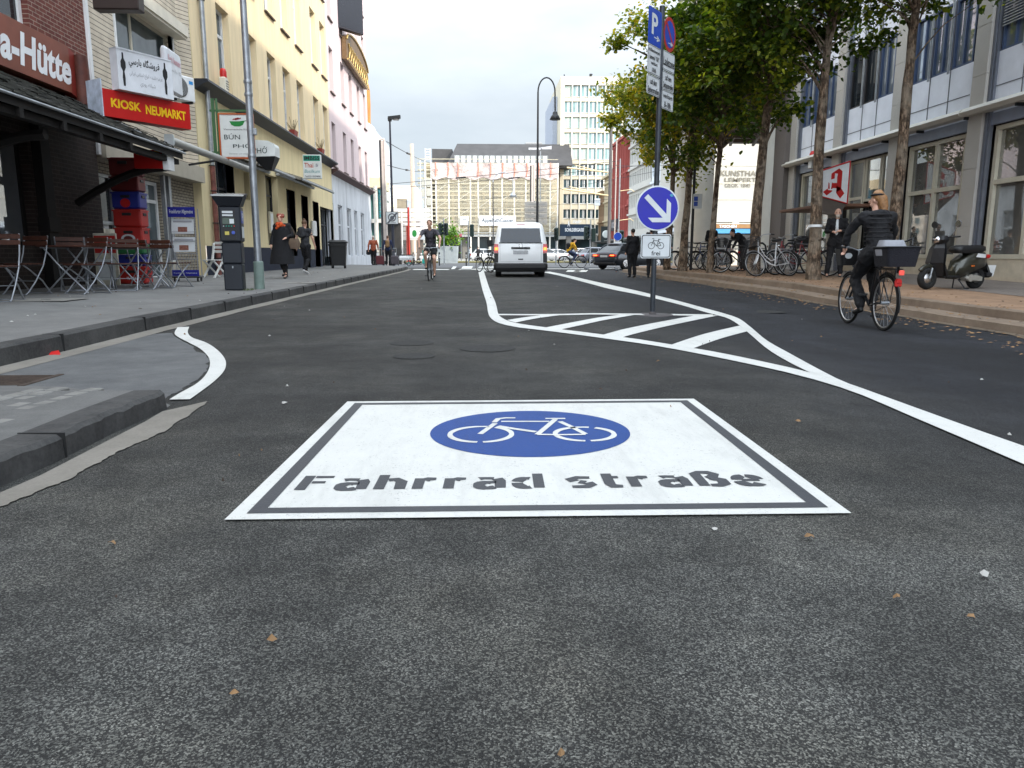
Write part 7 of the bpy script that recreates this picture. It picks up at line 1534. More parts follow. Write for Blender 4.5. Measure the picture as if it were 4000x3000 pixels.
# oblique signs at the top of the post
rv = Vector((.60, .80, 0)).normalized()
def obl(off, lat): return frame((rv.y*0+.0+rv.x*lat, -.06+rv.y*lat, 0), tuple(rv))
def zt_(px, py, lat): p = CM @ Vector(((px-2000)/F, (1500-py)/F, -1)); return CAMH+p.z/p.y*(pb_.y-.06+rv.y*lat)
LAT1, LAT2 = -.24, .235
def obl_sign(name, label, lat, w_, ptop, pbot, fn, pxm):
    z1, z0 = zt_(pxm, ptop, lat), zt_(pxm, pbot, lat); t = thing(name, label, 'road sign', (pb_.x+.0, pb_.y, (z0+z1)/2)); fn(t, frame((rv.x*lat, -.055+rv.y*lat, 0), tuple(rv)), w_, z1-z0); return t
def p_fn(t, T_, w_, h_):
    b = MB(T_); b.loft([rr(0, 0, w_/2, h_/2, .02, -.004), rr(0, 0, w_/2, h_/2, .02, .003)]); b.build('plate', SBL, t); b = MB(T_); b.text('P', -w_*.28, w_*.2, -h_*.22, h_*.36, .006, .03); b.text('→', -w_*.08, w_*.38, -h_*.36, -h_*.2, .006, .03); b.build('lettering', SWH, t)
obl_sign('parking_sign', 'blue parking sign with a white P and an arrow at the top of the post', LAT1, .40, 35, 178, p_fn, 2557)
def np_fn(t, T_, w_, h_):
    b = MB(T_); b.add([(w_/2*math.cos(k*.2244), h_/2*math.sin(k*.2244), -.003) for k in range(28)]+[(w_/2*math.cos(k*.2244), h_/2*math.sin(k*.2244), .003) for k in range(28)], [tuple(range(28, 56)), tuple(range(28))[::-1]]+[(k, (k+1) % 28, 28+(k+1) % 28, 28+k) for k in range(28)]); b.build('plate', SR, t)
    b = MB(T_); b.add([(w_*.39*math.cos(k*.2244), h_*.39*math.sin(k*.2244), .005) for k in range(28)], [tuple(range(28))]); b.build('face', SBL, t); b = MB(T_); b.poly([(-w_*.31, h_*.24, .007), (-w_*.25, h_*.31, .007), (w_*.31, -h_*.24, .007), (w_*.25, -h_*.31, .007)]); b.build('red_bar', SR, t); b = MB(T_); b.text('→', -.05, w_*.3, -h_*.32, -h_*.2, .008, .03); b.build('arrow', SWH, t)
obl_sign('no_parking_sign', 'round red and blue no parking sign with a small white arrow', LAT2, .41, 67, 203, np_fn, 2610)
def sup(lines):
    def f(t, T_, w_, h_):
        plate(t, T_, w_, h_, ins=.008, lw=.006); b = MB(T_)
        n = len(lines)
        for i, (s_, fx_) in enumerate(lines): zz = h_*(.5-(i+.5)/n*.86-.07); hh = h_*.42/n if n > 1 else h_*.3; b.text(s_, -w_*fx_/2, w_*fx_/2, zz-hh*.9, zz+hh*.6, .006, .02)
        b.build('lettering', BLACK, t)
    return f
obl_sign('supplement_sign', 'white plate about residents parking permits below the blue parking sign', LAT1, .40, 180, 293, sup([('mit Bewohnerpark-', .9), ('ausweis "GR"', .75), ('werktags', .5), ('18-8h', .3)]), 2548)
obl_sign('supplement_sign', 'white plate reading auf dem Seitenstreifen in the left column', LAT1, .40, 297, 372, sup([('auf dem', .5), ('Seitenstreifen', .85)]), 2544)
obl_sign('supplement_sign', 'white plate reading Ladezone below the round no parking sign', LAT2, .40, 205, 280, sup([('Ladezone', .9)]), 2604)
obl_sign('supplement_sign', 'white plate reading auf dem Seitenstreifen in the right column', LAT2, .40, 284, 354, sup([('auf dem', .5), ('Seitenstreifen', .85)]), 2600)
obl_sign('supplement_sign', 'lowest white plate reading werktags 8-18h', LAT2, .40, 357, 430, sup([('werktags', .8), ('8-18h', .55)]), 2596)

# ------------------------------------------------------------ pavement furniture left
def GLf(px, py): return G(px, py, 0, zleft)
lp_ = Vector((-4.2, 14.45)); z = zleft(*lp_)
t = thing('lamp_post', 'tall galvanised lamp post beside the parking ticket machine', 'lamp post', (lp_.x, lp_.y, z)); b = MB(); b.tube([(0, 0, 0), (0, 0, 2.2), (0, 0, 9)], [.069, .064, .05], 16); b.build('pole', STEEL, t); b = MB(); b.lathe([(.092, -.02), (.094, .0), (.094, .50), (.085, .52), (.07, .525)], 16); b.build('base_sleeve', M('sleeve_green_grey', (.18, .24, .21), .6, var=.3), t)
b = MB(); [b.lathe([(.071, z_), (.074, z_+.01), (.074, z_+.05), (.071, z_+.06)], 16, cap=False) for z_ in (2.42, 3.72, 3.5)]; b.bbox(.05, .11, -.04, .04, 2.82, 2.94, .01); b.build('clamp', STEEL, t)
t = thing('ticket_machine', 'dark parking ticket machine with a slanted solar lid on the left pavement', 'ticket machine', (-4.48, 13.9, zleft(-4.48, 13.9)), R(8)); Tq = frame((0, 0, 0), (1, 0, 0)); TM = M('machine_blue_black', (.016, .019, .026), .45, .2, bump=.1)
b = MB(); b.bbox(-.165, .165, -.13, .17, 0, .48, .02); b.bbox(-.17, .17, -.135, .175, .482, .86, .02); b.bbox(-.19, .19, -.15, .19, .862, 1.50, .03); b.build('cabinet', TM, t)
b = MB(); b.loft([[(-.19, -.15, 1.50), (.19, -.15, 1.50), (.19, .19, 1.50), (-.19, .19, 1.50)], [(-.27, -.24, 1.66), (.27, -.24, 1.66), (.27, .22, 1.72), (-.27, .22, 1.72)], [(-.28, -.25, 1.68), (.28, -.25, 1.68), (.28, .23, 1.74), (-.28, .23, 1.74)]]); b.build('lid', TM, t)
b = MB(); b.add([(-.25, -.23, 1.686), (.25, -.23, 1.686), (.25, .20, 1.742), (-.25, .20, 1.742)], [(0, 1, 2, 3)]); b.add([(-.28, -.252, 1.66), (.28, -.252, 1.66), (.28, -.252, 1.69), (-.28, -.252, 1.69)], [(0, 1, 2, 3)]); b.build('solar_panel', M('solar_grey', (.25, .25, .25), .2, .3), t)
def scr(name, x0, x1, z0, z1, mat, y=-.153, d=.004): b = MB(); b.box(x0, x1, y-d, y, z0, z1); return b.build(name, mat, t)
scr('control_panel', -.135, .10, .90, 1.42, BLACK); scr('paper_label', -.12, .06, 1.37, 1.41, SWH, -.158); scr('paper_label', -.12, .06, 1.32, 1.35, SWH, -.158); scr('display', -.12, .08, 1.18, 1.29, M('display_green', (.04, .07, .05), .2), -.158); scr('tariff_card', .0, .075, 1.19, 1.27, SWH, -.163)
for k, c in enumerate((STEEL, TEAL, TEAL, TEAL, RED)): b = MB(); b.lathe([(.011, 0), (.011, .008), (.001, .009)], 8, (-.105+k*.045, -.170, 1.145), 'y'); b.build('button', c, t)
scr('coin_slot', -.09, -.02, .99, 1.05, M('slot_yellow', (.6, .5, .1), .4), -.158, .008); b = MB(); b.lathe([(.03, 0), (.03, .02), (.01, .03)], 10, (.055, -.18, 1.03), 'y'); b.build('card_reader', SBL, t); scr('lock', -.01, .01, .40, .44, STEEL, -.132)
b = MB(frame((.192, 0, 0), (0, 1, 0))); b.box(-.1, .12, 1.20, 1.42, 0, .004); b.build('side_panel', SBL, t); b = MB(frame((.192, 0, 0), (0, 1, 0))); b.text('P', -.04, .06, 1.24, 1.38, .006, .02); b.box(-.1, .12, .94, 1.14, 0, .004); b.build('side_print', SWH, t)
b = MB(); random.seed(12)
for k in range(60): x, y = random.uniform(.16, .3), random.uniform(-.2, .2); b.add([(x, y, 0), (x+.006, y, 0), (x+random.uniform(-.02, .02), y+random.uniform(-.02, .02), random.uniform(.02, .05))], [(0, 1, 2)])
o = b.build('weeds', M('weed_green', (.06, .09, .02), .8), None, loc=(-4.45, 13.9, zleft(-4.4, 13.9))); tag(o, 'tufts of weed beside the ticket machine', 'weeds', kind='stuff')
# folding beer garden chairs and tables
STL = M('chair_steel', (.34, .36, .39), .4, .7, .15, 8)
def make_chair():
    t = thing('folding_chair', 'x', 'chair', (0, 0, 0)); 
    for s_ in (-.21, .21):
        b = MB(); b.tube([(s_, -.26, .88), (s_, -.20, .62), (s_, -.12, .42), (s_, .04, .20), (s_, .20, .03), (s_, .25, .0)], .0115, 7); b.build('back_leg_frame', STL, t)
        b = MB(); b.tube([(s_*.9, .22, .44), (s_*.9, .10, .36), (s_*.9, -.10, .20), (s_*.9, -.22, .03), (s_*.9, -.25, 0)], .0115, 7); b.build('front_leg_frame', STL, t)
    [MB().tube([(-.21, y, z), (.21, y, z)], .008, 6).build('crossbar', STL, t) for y, z in ((.24, .005), (-.245, .005), (-.13, .44), (.05, .20))]
    for y, z in ((-.262, .845), (-.245, .765)): 
        b = MB(); b.bbox(-.225, .225, y+.012, y+.03, z-.032, z+.032, .006); b.build('back_slat', WOODR, t)
    b = MB(); [b.bbox(-.215, .215, -.17+k*.085, -.10+k*.085, .445, .463, .006) for k in range(5)]; b.build('seat', WOODR, t)
    return t
CH = make_chair(); CHG = 'folding chairs on the tavern terrace'
CL = [((-7.0, 10.6), 200, 'folding chair with pale steel legs turned away at the left picture edge'), ((-6.35, 10.15), 190, 'nearest folding chair showing its slatted back and crossed legs at the left edge'), ((-6.9, 11.7), 165, 'folding chair at the near end of the first terrace table'), ((-6.2, 12.1), 155, 'folding chair standing in the walkway beside the first table'),
      ((-6.8, 12.9), 20, 'folding chair behind the first terrace table'), ((-6.15, 13.25), 195, 'folding chair between the two terrace tables'), ((-6.75, 13.6), 30, 'folding chair pushed in at the kiosk crates side'), ((-5.95, 13.9), 160, 'folding chair beside the second terrace table'), ((-5.9, 14.75), 340, 'folding chair at the far end next to the newspaper rack'), ((-6.5, 14.9), 350, 'folding chair behind the second table near the crates')]
for i, ((x, y), a, lb) in enumerate(CL):
    if i == 0: CH.location = (x, y, zleft(x, y)); CH.rotation_euler[2] = R(a); CH['label'] = lb; CH['group'] = CHG
    else: dup(CH, (x, y, zleft(x, y)), R(a), lb)
def make_table():
    t = thing('terrace_table', 'x', 'table', (0, 0, 0), 0, 'slatted tables on the tavern terrace'); b = MB(); [b.bbox(-.35, .35, -.55+k*.11, -.45+k*.11, .72, .745, .006) for k in range(10)]; b.build('tabletop', WOODR, t)
    b = MB(); [b.tube([(s_, -.5, .71), (s_, .5, .71)], .012, 6) for s_ in (-.3, .3)]; b.build('rail', STL, t)
    for e in (-1, 1):
        for s_ in (-1, 1): b = MB(); b.tube([(s_*.3, e*.42, .71), (s_*.08, e*.42, .42), (-s_*.28, e*.44, .03), (-s_*.31, e*.44, 0)], .013, 6); b.build('leg', STL, t)
    return t
TB = make_table(); TB.location = (-6.55, 12.5, zleft(-6.5, 12.5)); TB.rotation_euler[2] = R(6); TB['label'] = 'slatted wooden terrace table nearer to the viewer'
dup(TB, (-6.35, 14.25, zleft(-6.3, 14.2)), R(-8), 'slatted wooden terrace table near the kiosk crates')
# stacked crates
CR = {'r': M('crate_red', (.42, .02, .015), .45), 'd': M('crate_dark_red', (.12, .012, .012), .5), 'b': M('crate_blue', (.015, .025, .22), .45), 'g': M('crate_green', (.02, .16, .05), .45)}
cx0, cy0 = -7.05, 15.75; z = zleft(cx0, cy0); z0_ = z
for i, (c, h, pr, lb) in enumerate((('r', .36, 'TAKE', 'red crate at the bottom of the stack by the kiosk door'), ('b', .24, None, 'blue crate second from the bottom of the stack'), ('g', .20, None, 'green crate third from the bottom of the stack'), ('r', .34, 'oval', 'red crate with a white oval label in the middle of the stack'), ('r', .36, None, 'bright red crate above the white oval label'), ('b', .34, 'patch', 'blue crate with a red label high in the stack'), ('d', .30, None, 'dark red crate second from the top of the stack'), ('d', .36, None, 'dark red crate topmost of the stack'))):
    t = thing('drinks_crate', lb, 'crate', (cx0, cy0, z), R(2), 'crates stacked by the kiosk door'); b = MB(); b.bbox(-.30, .24, -.2, .2, 0, h-.006, .03); b.box(-.31, .25, -.21, .21, h*.86, h-.02); b.build('crate_body', CR[c], t)
    b = MB(); b.bbox(-.12, .06, -.215, -.19, h*.62, h*.78, .01); b.bbox(.235, .253, -.08, .08, h*.62, h*.78, .01); b.build('grip_hole', BLACK, t)
    if pr:
        b = MB(frame((-.03, -.213, h*.32), (1, 0, 0)))
        if pr == 'TAKE': b.text('TAKE', -.1, .1, -.03, .03, .0, .02)
        else: b.add([(.14*math.cos(k*.3927)*(1 if pr == 'oval' else .7), .09*math.sin(k*.3927), 0) for k in range(16)], [tuple(range(16))])
        b.build('printed_label', SWH if pr != 'patch' else RED, t)
        if pr == 'oval': b = MB(frame((-.03, -.216, h*.32), (1, 0, 0))); b.add([(.09*math.cos(k*.3927), .055*math.sin(k*.3927), 0) for k in range(16)], [tuple(range(16))]); b.build('inner_print', CR['d'], t)
    z += h
t = thing('ice_cream_poster_stand', 'tall pale poster panel with red price card left of the crates', 'poster stand', (-7.25, 14.95, z0_)); b = MB(); b.bbox(-.22, .22, -.02, .02, 0, 1.0, .01); b.build('panel', M('poster_cream', (.55, .52, .42), .6, var=.4, scale=4), t); b = MB(); b.box(-.20, .20, -.025, -.021, .62, .95); b.build('red_print', CR['r'], t); b = MB(); b.box(-.16, .16, -.026, -.022, .1, .5); b.build('price_print', SWH, t)
# newspaper rack
t = thing('newspaper_rack', 'wire newspaper rack with blue name boards on small castors', 'newspaper rack', (-6.62, 17.3, zleft(-6.6, 17.3)), R(4)); BRD = M('board_blue', (.01, .015, .22), .4)
b = MB(); [b.tube([(x, y, .1), (x, y, 1.62)], .011, 6) for x in (-.27, .27) for y in (-.14, .14)]; [b.tube([(-.27, -.14, z_), (.27, -.14, z_)], .009, 5) for z_ in (.5, .62, .9, 1.1)]; [b.tube([(-.27+k*.06, -.14, .12), (-.27+k*.06, -.14, .62)], .004, 4) for k in range(10)]; b.build('wire_frame', STL, t)
for z0, z1, mt, tx in ((1.42, 1.64, BRD, 'Frankfurter Allgemeine'), (.12, .26, BRD, 'Frankfurter Allgemeine')):
    b = MB(frame((0, -.155, 0), (1, 0, 0))); b.bbox(-.29, .29, z0, z1, -.01, 0, .004); o = b.build('name_board', mt, t); b = MB(frame((0, -.155, 0), (1, 0, 0))); b.text(tx, -.25, .25, z0+.055, z1-.055, .003, .01); b.build('lettering', SWH, o)
for z0 in (1.06, .66):
    b = MB(frame((0, -.15, z0), (1, 0, 0), (0, .15, 1))); b.bbox(-.24, .24, 0, .33, -.02, 0, .004); o = b.build('newspaper', SWH, t); b = MB(frame((0, -.152, z0), (1, 0, 0), (0, .15, 1))); b.box(-.1, .1, .04, .15, 0, .002); b.build('front_page_photo', M('photo_brown', (.25, .10, .07), .6, var=.5, scale=20), o); b = MB(frame((0, -.152, z0), (1, 0, 0), (0, .15, 1))); b.box(-.2, .2, .25, .29, 0, .002); b.build('masthead', inkg, o)
b = MB(); [b.lathe([(.045, -.012), (.045, .012)], 10, (x, y, .045), 'x') for x in (-.25, .25) for y in (-.13, .13)]; b.bbox(-.3, .3, -.17, .17, .085, .115, .01); b.build('castor_base', DARK, t)
t = thing('white_canister', 'small cream canister standing at the foot of the kiosk shutter rail', 'canister', (-7.35, 18.4, .22)); b = MB(); b.lathe([(.11, 0), (.115, .03), (.115, .38), (.10, .42)], 14); b.build('can_body', CREAMF, t); b = MB(); b.lathe([(.06, .42), (.06, .45)], 10); b.build('cap', WHITE, t)
# white wooden folding chair
t = thing('white_folding_chair', 'white slatted folding chair standing against the navy plinth', 'chair', (-6.95, 20.1, zleft(-6.95, 20.1)), R(150)); WP = M('white_plastic', (.70, .70, .67), .5)
for s_ in (-.2, .2): b = MB(); b.loft([[(s_-.02, -.18, .9), (s_+.02, -.18, .9), (s_+.02, -.14, .9), (s_-.02, -.14, .9)], [(s_-.02, -.10, .45), (s_+.02, -.10, .45), (s_+.02, -.05, .45), (s_-.02, -.05, .45)], [(s_-.02, .22, .0), (s_+.02, .22, .0), (s_+.02, .27, .0), (s_-.02, .27, .0)]]); b.build('leg', WP, t)
for s_ in (-.17, .17): b = MB(); b.loft([[(s_-.02, .20, .44), (s_+.02, .20, .44), (s_+.02, .25, .44), (s_-.02, .25, .44)], [(s_-.02, -.27, 0), (s_+.02, -.27, 0), (s_+.02, -.22, 0), (s_-.02, -.22, 0)]]); b.build('leg', WP, t)
b = MB(); [b.bbox(-.22, .22, -.12+k*.075, -.06+k*.075, .44, .465, .008) for k in range(5)]; b.build('seat', WP, t); b = MB(); [b.bbox(-.2, .2, -.19+k*.012, -.165+k*.012, .86-k*.11, .93-k*.11, .008) for k in range(3)]; b.build('backrest', WP, t)
# wheelie bin
t = thing('wheelie_bin', 'black wheeled rubbish bin standing before the pale blue house', 'bin', (-6.35, 34.2, zleft(-6.35, 34.2)), R(6)); b = MB(); b.loft([rr(0, 0, .31, .32, .05, .12, 3), rr(0, 0, .37, .37, .05, 1.12, 3)]); b.build('bin_body', BLACK, t); b = MB(); b.loft([rr(0, 0, .41, .40, .06, 1.12, 3), rr(0, 0, .42, .41, .06, 1.17, 3), rr(0, .03, .33, .30, .06, 1.25, 3)]); b.build('lid', M('bin_lid', (.02, .022, .024), .4), t)
for s_ in (-1, 1): 
    for y in (-.26, .26): b = MB(); b.lathe([(.07, -.03), (.075, 0), (.07, .03)], 12, (s_*.27, y, .075), 'x'); b.tube([(s_*.27, y, .08), (s_*.27, y, .14)], .02, 5); b.build('wheel', RUBBER, t)
b = MB(); b.box(-.41, .41, -.43, -.40, 1.0, 1.06); b.build('handle', BLACK, t)
# ------------------------------------------------------------ lamps, poles and signs at the square
LB = (-5.15, 45.3, .15)
t = thing('street_lamp', 'dark street lamp with a flat head beside the far left corner', 'street lamp', LB); b = MB(); H_ = YP(1540, 470, 45.3).z-.15; b.tube([(0, 0, 0), (0, 0, 3), (0, 0, H_)], [.10, .08, .05], 12); b.build('pole', M('post_dark_blue', (.03, .033, .05), .5), t); b = MB(); b.loft([rr(.0, 0, .10, .12, .05, H_-.05, 3), rr(.0, 0, .12, .14, .05, H_+.12, 3)]); b.loft([[(-.1, -.14, H_+.02), (-.1, .14, H_+.02), (-.1, .14, H_+.2), (-.1, -.14, H_+.2)], [(.62, -.16, H_+.12), (.62, .16, H_+.12), (.62, .16, H_+.28), (.62, -.16, H_+.28)]]); b.build('lamp_head', DARK, t); b = MB(); b.loft([rr(.36, 0, .22, .12, .08, H_+.08, 3), rr(.36, 0, .16, .08, .06, H_-.0, 3)]); b.build('lens', M('lamp_glass', (.4, .4, .4), .3), t)
z = YP(1548, 852, 45.2).z
t = thing('zone_end_sign', 'square grey sign with a crossed bicycle disc on the far street lamp', 'road sign', (-5.15, 45.1, z)); T_ = rot_of('F'); b = MB(T_); b.bbox(-.34, .34, -.34, .34, -.03, 0, .02); b.build('plate', SWH, t); b = MB(T_); b.torus((0, .04, .002), .21, .03, 'z', 24, 4); b.text('Zone', -.22, .22, -.3, -.22, .004, .01); b.poly([(-.33, -.30, .01), (-.24, -.33, .01), (.33, .26, .01), (.26, .33, .01)]); b.lathe([(.12, .003), (.001, .0035)], 16, cap=False); b.build('print', M('print_dark', (.09, .095, .11), .5), t)
b = MB(T_); [b.box(-.37, .37, a, a+.03, -.032, .003) for a in (-.37, .34)]; [b.box(a, a+.03, -.34, .34, -.032, .003) for a in (-.37, .34)]; b.build('edge', DARK, t)
def pole(name, label, px, py_top, Yd, r0, r1, mat, cat='pole', extra=None, zb=0, dx=0, n=12):
    x = YP(px, 995, Yd).x; H_ = YP(px, py_top, Yd).z-zb; t = thing(name, label, cat, (x, Yd, zb)); b = MB(); b.tube([(0, 0, 0), (0, 0, H_)], [r0, r1], n); b.build('pole', mat, t)
    if extra: extra(t, H_)
    return t
def twin(t, H_): b = MB(); b.tube([(.28, 0, 0), (.28, 0, H_)], .07, 8); b.tube([(0, 0, H_), (.04, 0, H_+.08), (.24, 0, H_+.08), (.28, 0, H_)], .07, 8); b.box(.04, .24, -.03, .03, .4, H_-.02); b.build('pale_web', M('mast_web', S(196, 184, 176), .6), t)
MD = M('mast_dark', (.03, .03, .034), .5)
pole('tram_mast', 'tall flat dark tram mast with a pale core behind the tourists', 1497, 548, 52, .075, .075, MD, 'mast', twin)
pole('concrete_mast', 'thick round concrete mast left of the scaffolding', 1618, 562, 76, .26, .19, mat_plaster('mast_concrete', S(204, 184, 166), .2), 'mast')
pole('tram_mast', 'twin dark tram mast in front of the scaffolding', 2072, 648, 62, .06, .06, MD, 'mast', twin)
def hook(t, H_):
    k = 34/2893*40; b = MB(); rr_ = .46; pts = [(rr_-rr_*math.cos(R(a)), 0, H_+.75*math.sin(R(a))) for a in range(0, 181, 15)]; b.tube(pts+[(2*rr_+.02, 0, H_-1.0)], .04, 8); b.build('swan_neck', DARK, t); b = MB(); c = (2*rr_+.02, 0, H_-1.0); b.lathe([(.03, .05), (.10, .0), (.14, -.06), (.15, -.16), (.20, -.2), (.30, -.40), (.27, -.42), (.001, -.36)], 18, c); b.build('lamp_bell', DARK, t)
pole('bell_lamp', 'tall curved lamp with a dark bell shade near the van', 2098, 360, 42, .085, .045, MD, 'street lamp', hook)
def hook2(t, H_): 
    b = MB(); rr_ = 1.25; b.tube([(rr_-rr_*math.cos(R(a)), 0, H_+1.2*math.sin(R(a))) for a in range(0, 181, 15)]+[(2*rr_, 0, H_-1.2)], .06, 6); b.build('swan_neck', STEEL, t); b = MB(); b.lathe([(.05, 0), (.2, -.1), (.5, -.6), (.001, -.5)], 14, (2*rr_, 0, H_-1.2)); b.build('lamp_bell', STEEL, t)
pole('bell_lamp', 'curved lamp farther off in front of the scaffolding', 1927, 712, 95, .09, .06, MD, 'street lamp', hook2)
def cross(t, H_): b = MB(); b.box(-1.1, 0, -.1, .1, H_+.1, H_+.28); b.box(.1, 1.0, -.1, .1, H_+.15, H_+.33); b.tube([(-1.0, 0, H_+.1), (1.0, 0, H_+.4)], .05, 5); b.build('twin_head', M('head_pale', (.5, .5, .52), .4), t)
pole('twin_lamp', 'pale lamp with two flat heads beside the bell lamp', 2109, 590, 70, .05, .04, STEEL, 'street lamp', cross)
def arms(t, H_):
    b = MB(); b.tube([(.45, 0, 0), (.45, 0, H_)], .05, 8); b.build('pale_core', M('mast_web', S(196, 184, 176), .6), t)
    b = MB(); 
    for (pya, pyb, pxa) in ((655, 673, 2215), (738, 764, 2195)): a = YP(pxa, pya, 60); c = YP(2376, pyb, 60); x0 = t.location.x; b.tube([(c.x-x0, 0, c.z), (a.x-x0, 0, a.z)], .07, 6); b.tube([(c.x-x0-1, 0, c.z+.15), (a.x-x0+.6, 0, a.z+.2)], .03, 5)
    b.build('cantilever_arm', M('arm_cream', S(226, 204, 160), .5), t)
pole('tram_mast', 'tall dark tram mast with two cream cantilever arms at right', 2377, 498, 60, .13, .13, M('mast_brown', (.12, .11, .11), .5), 'mast', arms)
def fork(t, H_):
    b = MB(); x0 = t.location.x
    for z_, a in ((5.6, .35), (3.4, .5)):
        b.tube([(0, 0, z_), (.9, 0, z_+.12), (1.1, -.2, z_-.05)], .03, 5)
    b.build('arm', M('arm_cream', S(226, 204, 160), .5), t)
pole('traffic_pole', 'slim grey pole before the red building', 2414, 620, 58, .06, .05, STEEL, 'pole', fork)
# finger posts
RP = M('post_red', (.45, .03, .02), .5); FP = M('finger_white', (.66, .62, .60), .5)
def fingers(t, H_):
    b = MB(rot_of('F'))
    for k in range(5): z = H_-.1-k*.42; b.prism([(-2.3, z-.32), (-.1, z-.32), (-.1, z), (-2.3, z), (-2.5, z-.16)], -.03, .03)
    b.build('left_finger', FP, t); b = MB(rot_of('F'))
    for k in range(7): z = H_-.1-k*.42; b.prism([(.1, z-.32), (1.0 if k > 4 else 1.9, z-.32), (1.1 if k > 4 else 2.1, z-.16), (1.0 if k > 4 else 1.9, z), (.1, z)], .04, .1)
    b.build('right_finger', FP, t)
pole('finger_post', 'red finger post with rows of white direction boards', 1599, 810, 70, .09, .09, RP, 'signpost', fingers)
def dirs(t, H_):
    b = MB(rot_of('F'))
    for k in range(4): z = H_-.05-k*.36; b.bbox(-.65, .78, z-.33, z, .1, .16, .02)
    b.build('board', M('board_beige', (.50, .47, .43), .5), t); b = MB(rot_of('F'))
    for k in range(4): z = H_-.05-k*.36; b.text(('Neumarkt Passage', 'Schildergasse', 'Dom / Hbf', 'Heumarkt →')[k], -.45, .6, z-.24, z-.1, .17, .0)
    b.build('lettering', inkg, t)
    b = MB(rot_of('F')); b.lathe([(.42, .1), (.42, .14), (.38, .15), (.001, .15)], 20, (.05, -.05-4*.36-.55+H_, 0)); b.build('round_sign_back', DARK, t)
pole('direction_board', 'pole with beige direction boards above the van', 2088, 785, 48, .05, .05, DARK, 'signpost', dirs)
pole('sign_pole', 'white pole left of the red finger post', 1572, 820, 64, .07, .07, FP, 'pole')
t = thing('street_poster', 'white panel with a green oval standing before the scaffolding', 'poster', (YP(1621, 995, 66).x, 66, 0)); T_ = rot_of('F'); b = MB(T_); b.box(-.05, .05, 0, 2, -.05, 0); w_ = .42; b.bbox(-w_, w_, YP(1621, 931, 66).z, YP(1621, 893, 66).z, -.02, .06, .08); b.build('panel', WHITE, t); b = MB(T_); zc3 = (YP(1621, 931, 66).z+YP(1621, 893, 66).z)/2; b.torus((0, 0, 0), .0, .0, 'z', 6, 3) if False else None; b.add([(.2*math.cos(k*.3), zc3+.3*math.sin(k*.3), .07) for k in range(21)], [tuple(range(21))]); b.build('oval', GRN, t)
# traffic lights
TG = M('signal_green_black', (.012, .03, .025), .4)
def heads(lst):
    def f(t, H_):
        for (dx, dz, ang) in lst:
            Tq = Matrix.Translation((dx, -.12, 0)) @ Matrix.Rotation(R(ang), 4, 'Z'); b = MB(Tq); b.bbox(-.16, .16, -.14, .1, dz, dz+1.0, .05); h_ = b.build('signal_head', TG, t)
            b = MB(Tq); [b.torus((0, -.2, dz+.2+k*.3), .11, .018, 'y', 14, 4, 0, 180) for k in range(3)]; [b.lathe([(.11, 0), (.12, -.14)], 12, (0, -.14, dz+.18+k*.3), 'y', cap=False) for k in range(3)]; b.build('hood', TG, h_)
            b = MB(Tq); [b.lathe([(.095, 0), (.001, .02)], 12, (0, -.145, dz+.18+k*.3), 'y', cap=False) for k in range(3)]; b.build('lens', M('lens_dark', (.03, .04, .04), .2), h_)
    return f
pole('traffic_light', 'double traffic light to the right of the man cycling towards us', 1735, 855, 62, .055, .05, STEEL, 'traffic light', heads([(-.30, 1.75+.6, 60), (.2, 1.75+.6, -10)]))
pole('traffic_light', 'traffic light left of the van before the banner', 1830, 862, 62, .055, .05, STEEL, 'traffic light', heads([(.3, 2.25, 170)]))
pole('traffic_light', 'traffic light right of the van at the foot of the scaffolding', 2172, 866, 58, .055, .05, STEEL, 'traffic light', heads([(.0, 1.85, -20)]))
pole('traffic_light', 'traffic light with two heads above the silver car', 2305, 858, 56, .055, .05, STEEL, 'traffic light', heads([(-.35, 1.9, 30), (.22, 1.75, 180)]))
pole('traffic_light', 'small traffic light before the red building', 2425, 900, 56, .04, .04, STEEL, 'traffic light', heads([(0, 1.6, 0)]))
t = thing('round_blue_sign', 'small round blue path sign on a pole before the red building', 'road sign', (YP(2411, 995, 54).x, 54, 0)); b = MB(); b.tube([(0, 0, 0), (0, 0, 2.6)], .03, 6); b.build('pole', STEEL, t); T_ = frame((0, -.04, YP(2411, 924, 54).z), (1, 0, 0)); disc(t, T_, .30, SBL, SWH); b = MB(T_); b.bbox(-.28, .28, -.95, -.35, -.01, 0, .02); b.build('lower_panel', SWH, t)
# bollards
b0 = None
for (px, Yd, lb) in ((1716, 56, 'slim black bollard right of the man cycling towards us'), (1821, 54, 'slim black bollard left of the van'), (1614, 57, 'slim black bollard behind the green scooter')):
    x = YP(px, 995, Yd).x
    if b0 is None:
        b0 = thing('bollard', lb, 'bollard', (x, Yd, 0), 0, 'bollards at the junction'); b = MB(); b.lathe([(.06, 0), (.05, .05), (.045, .85), (.055, .9), (.03, 1.0), (.001, 1.02)], 10); b.build('post', DARK, b0); b = MB(); [b.lathe([(.047, z_), (.047, z_+.06)], 10, cap=False) for z_ in (.6, .74)]; b.build('reflective_band', WHITE, b0)
    else: dup(b0, (x, Yd, 0), 0, lb)
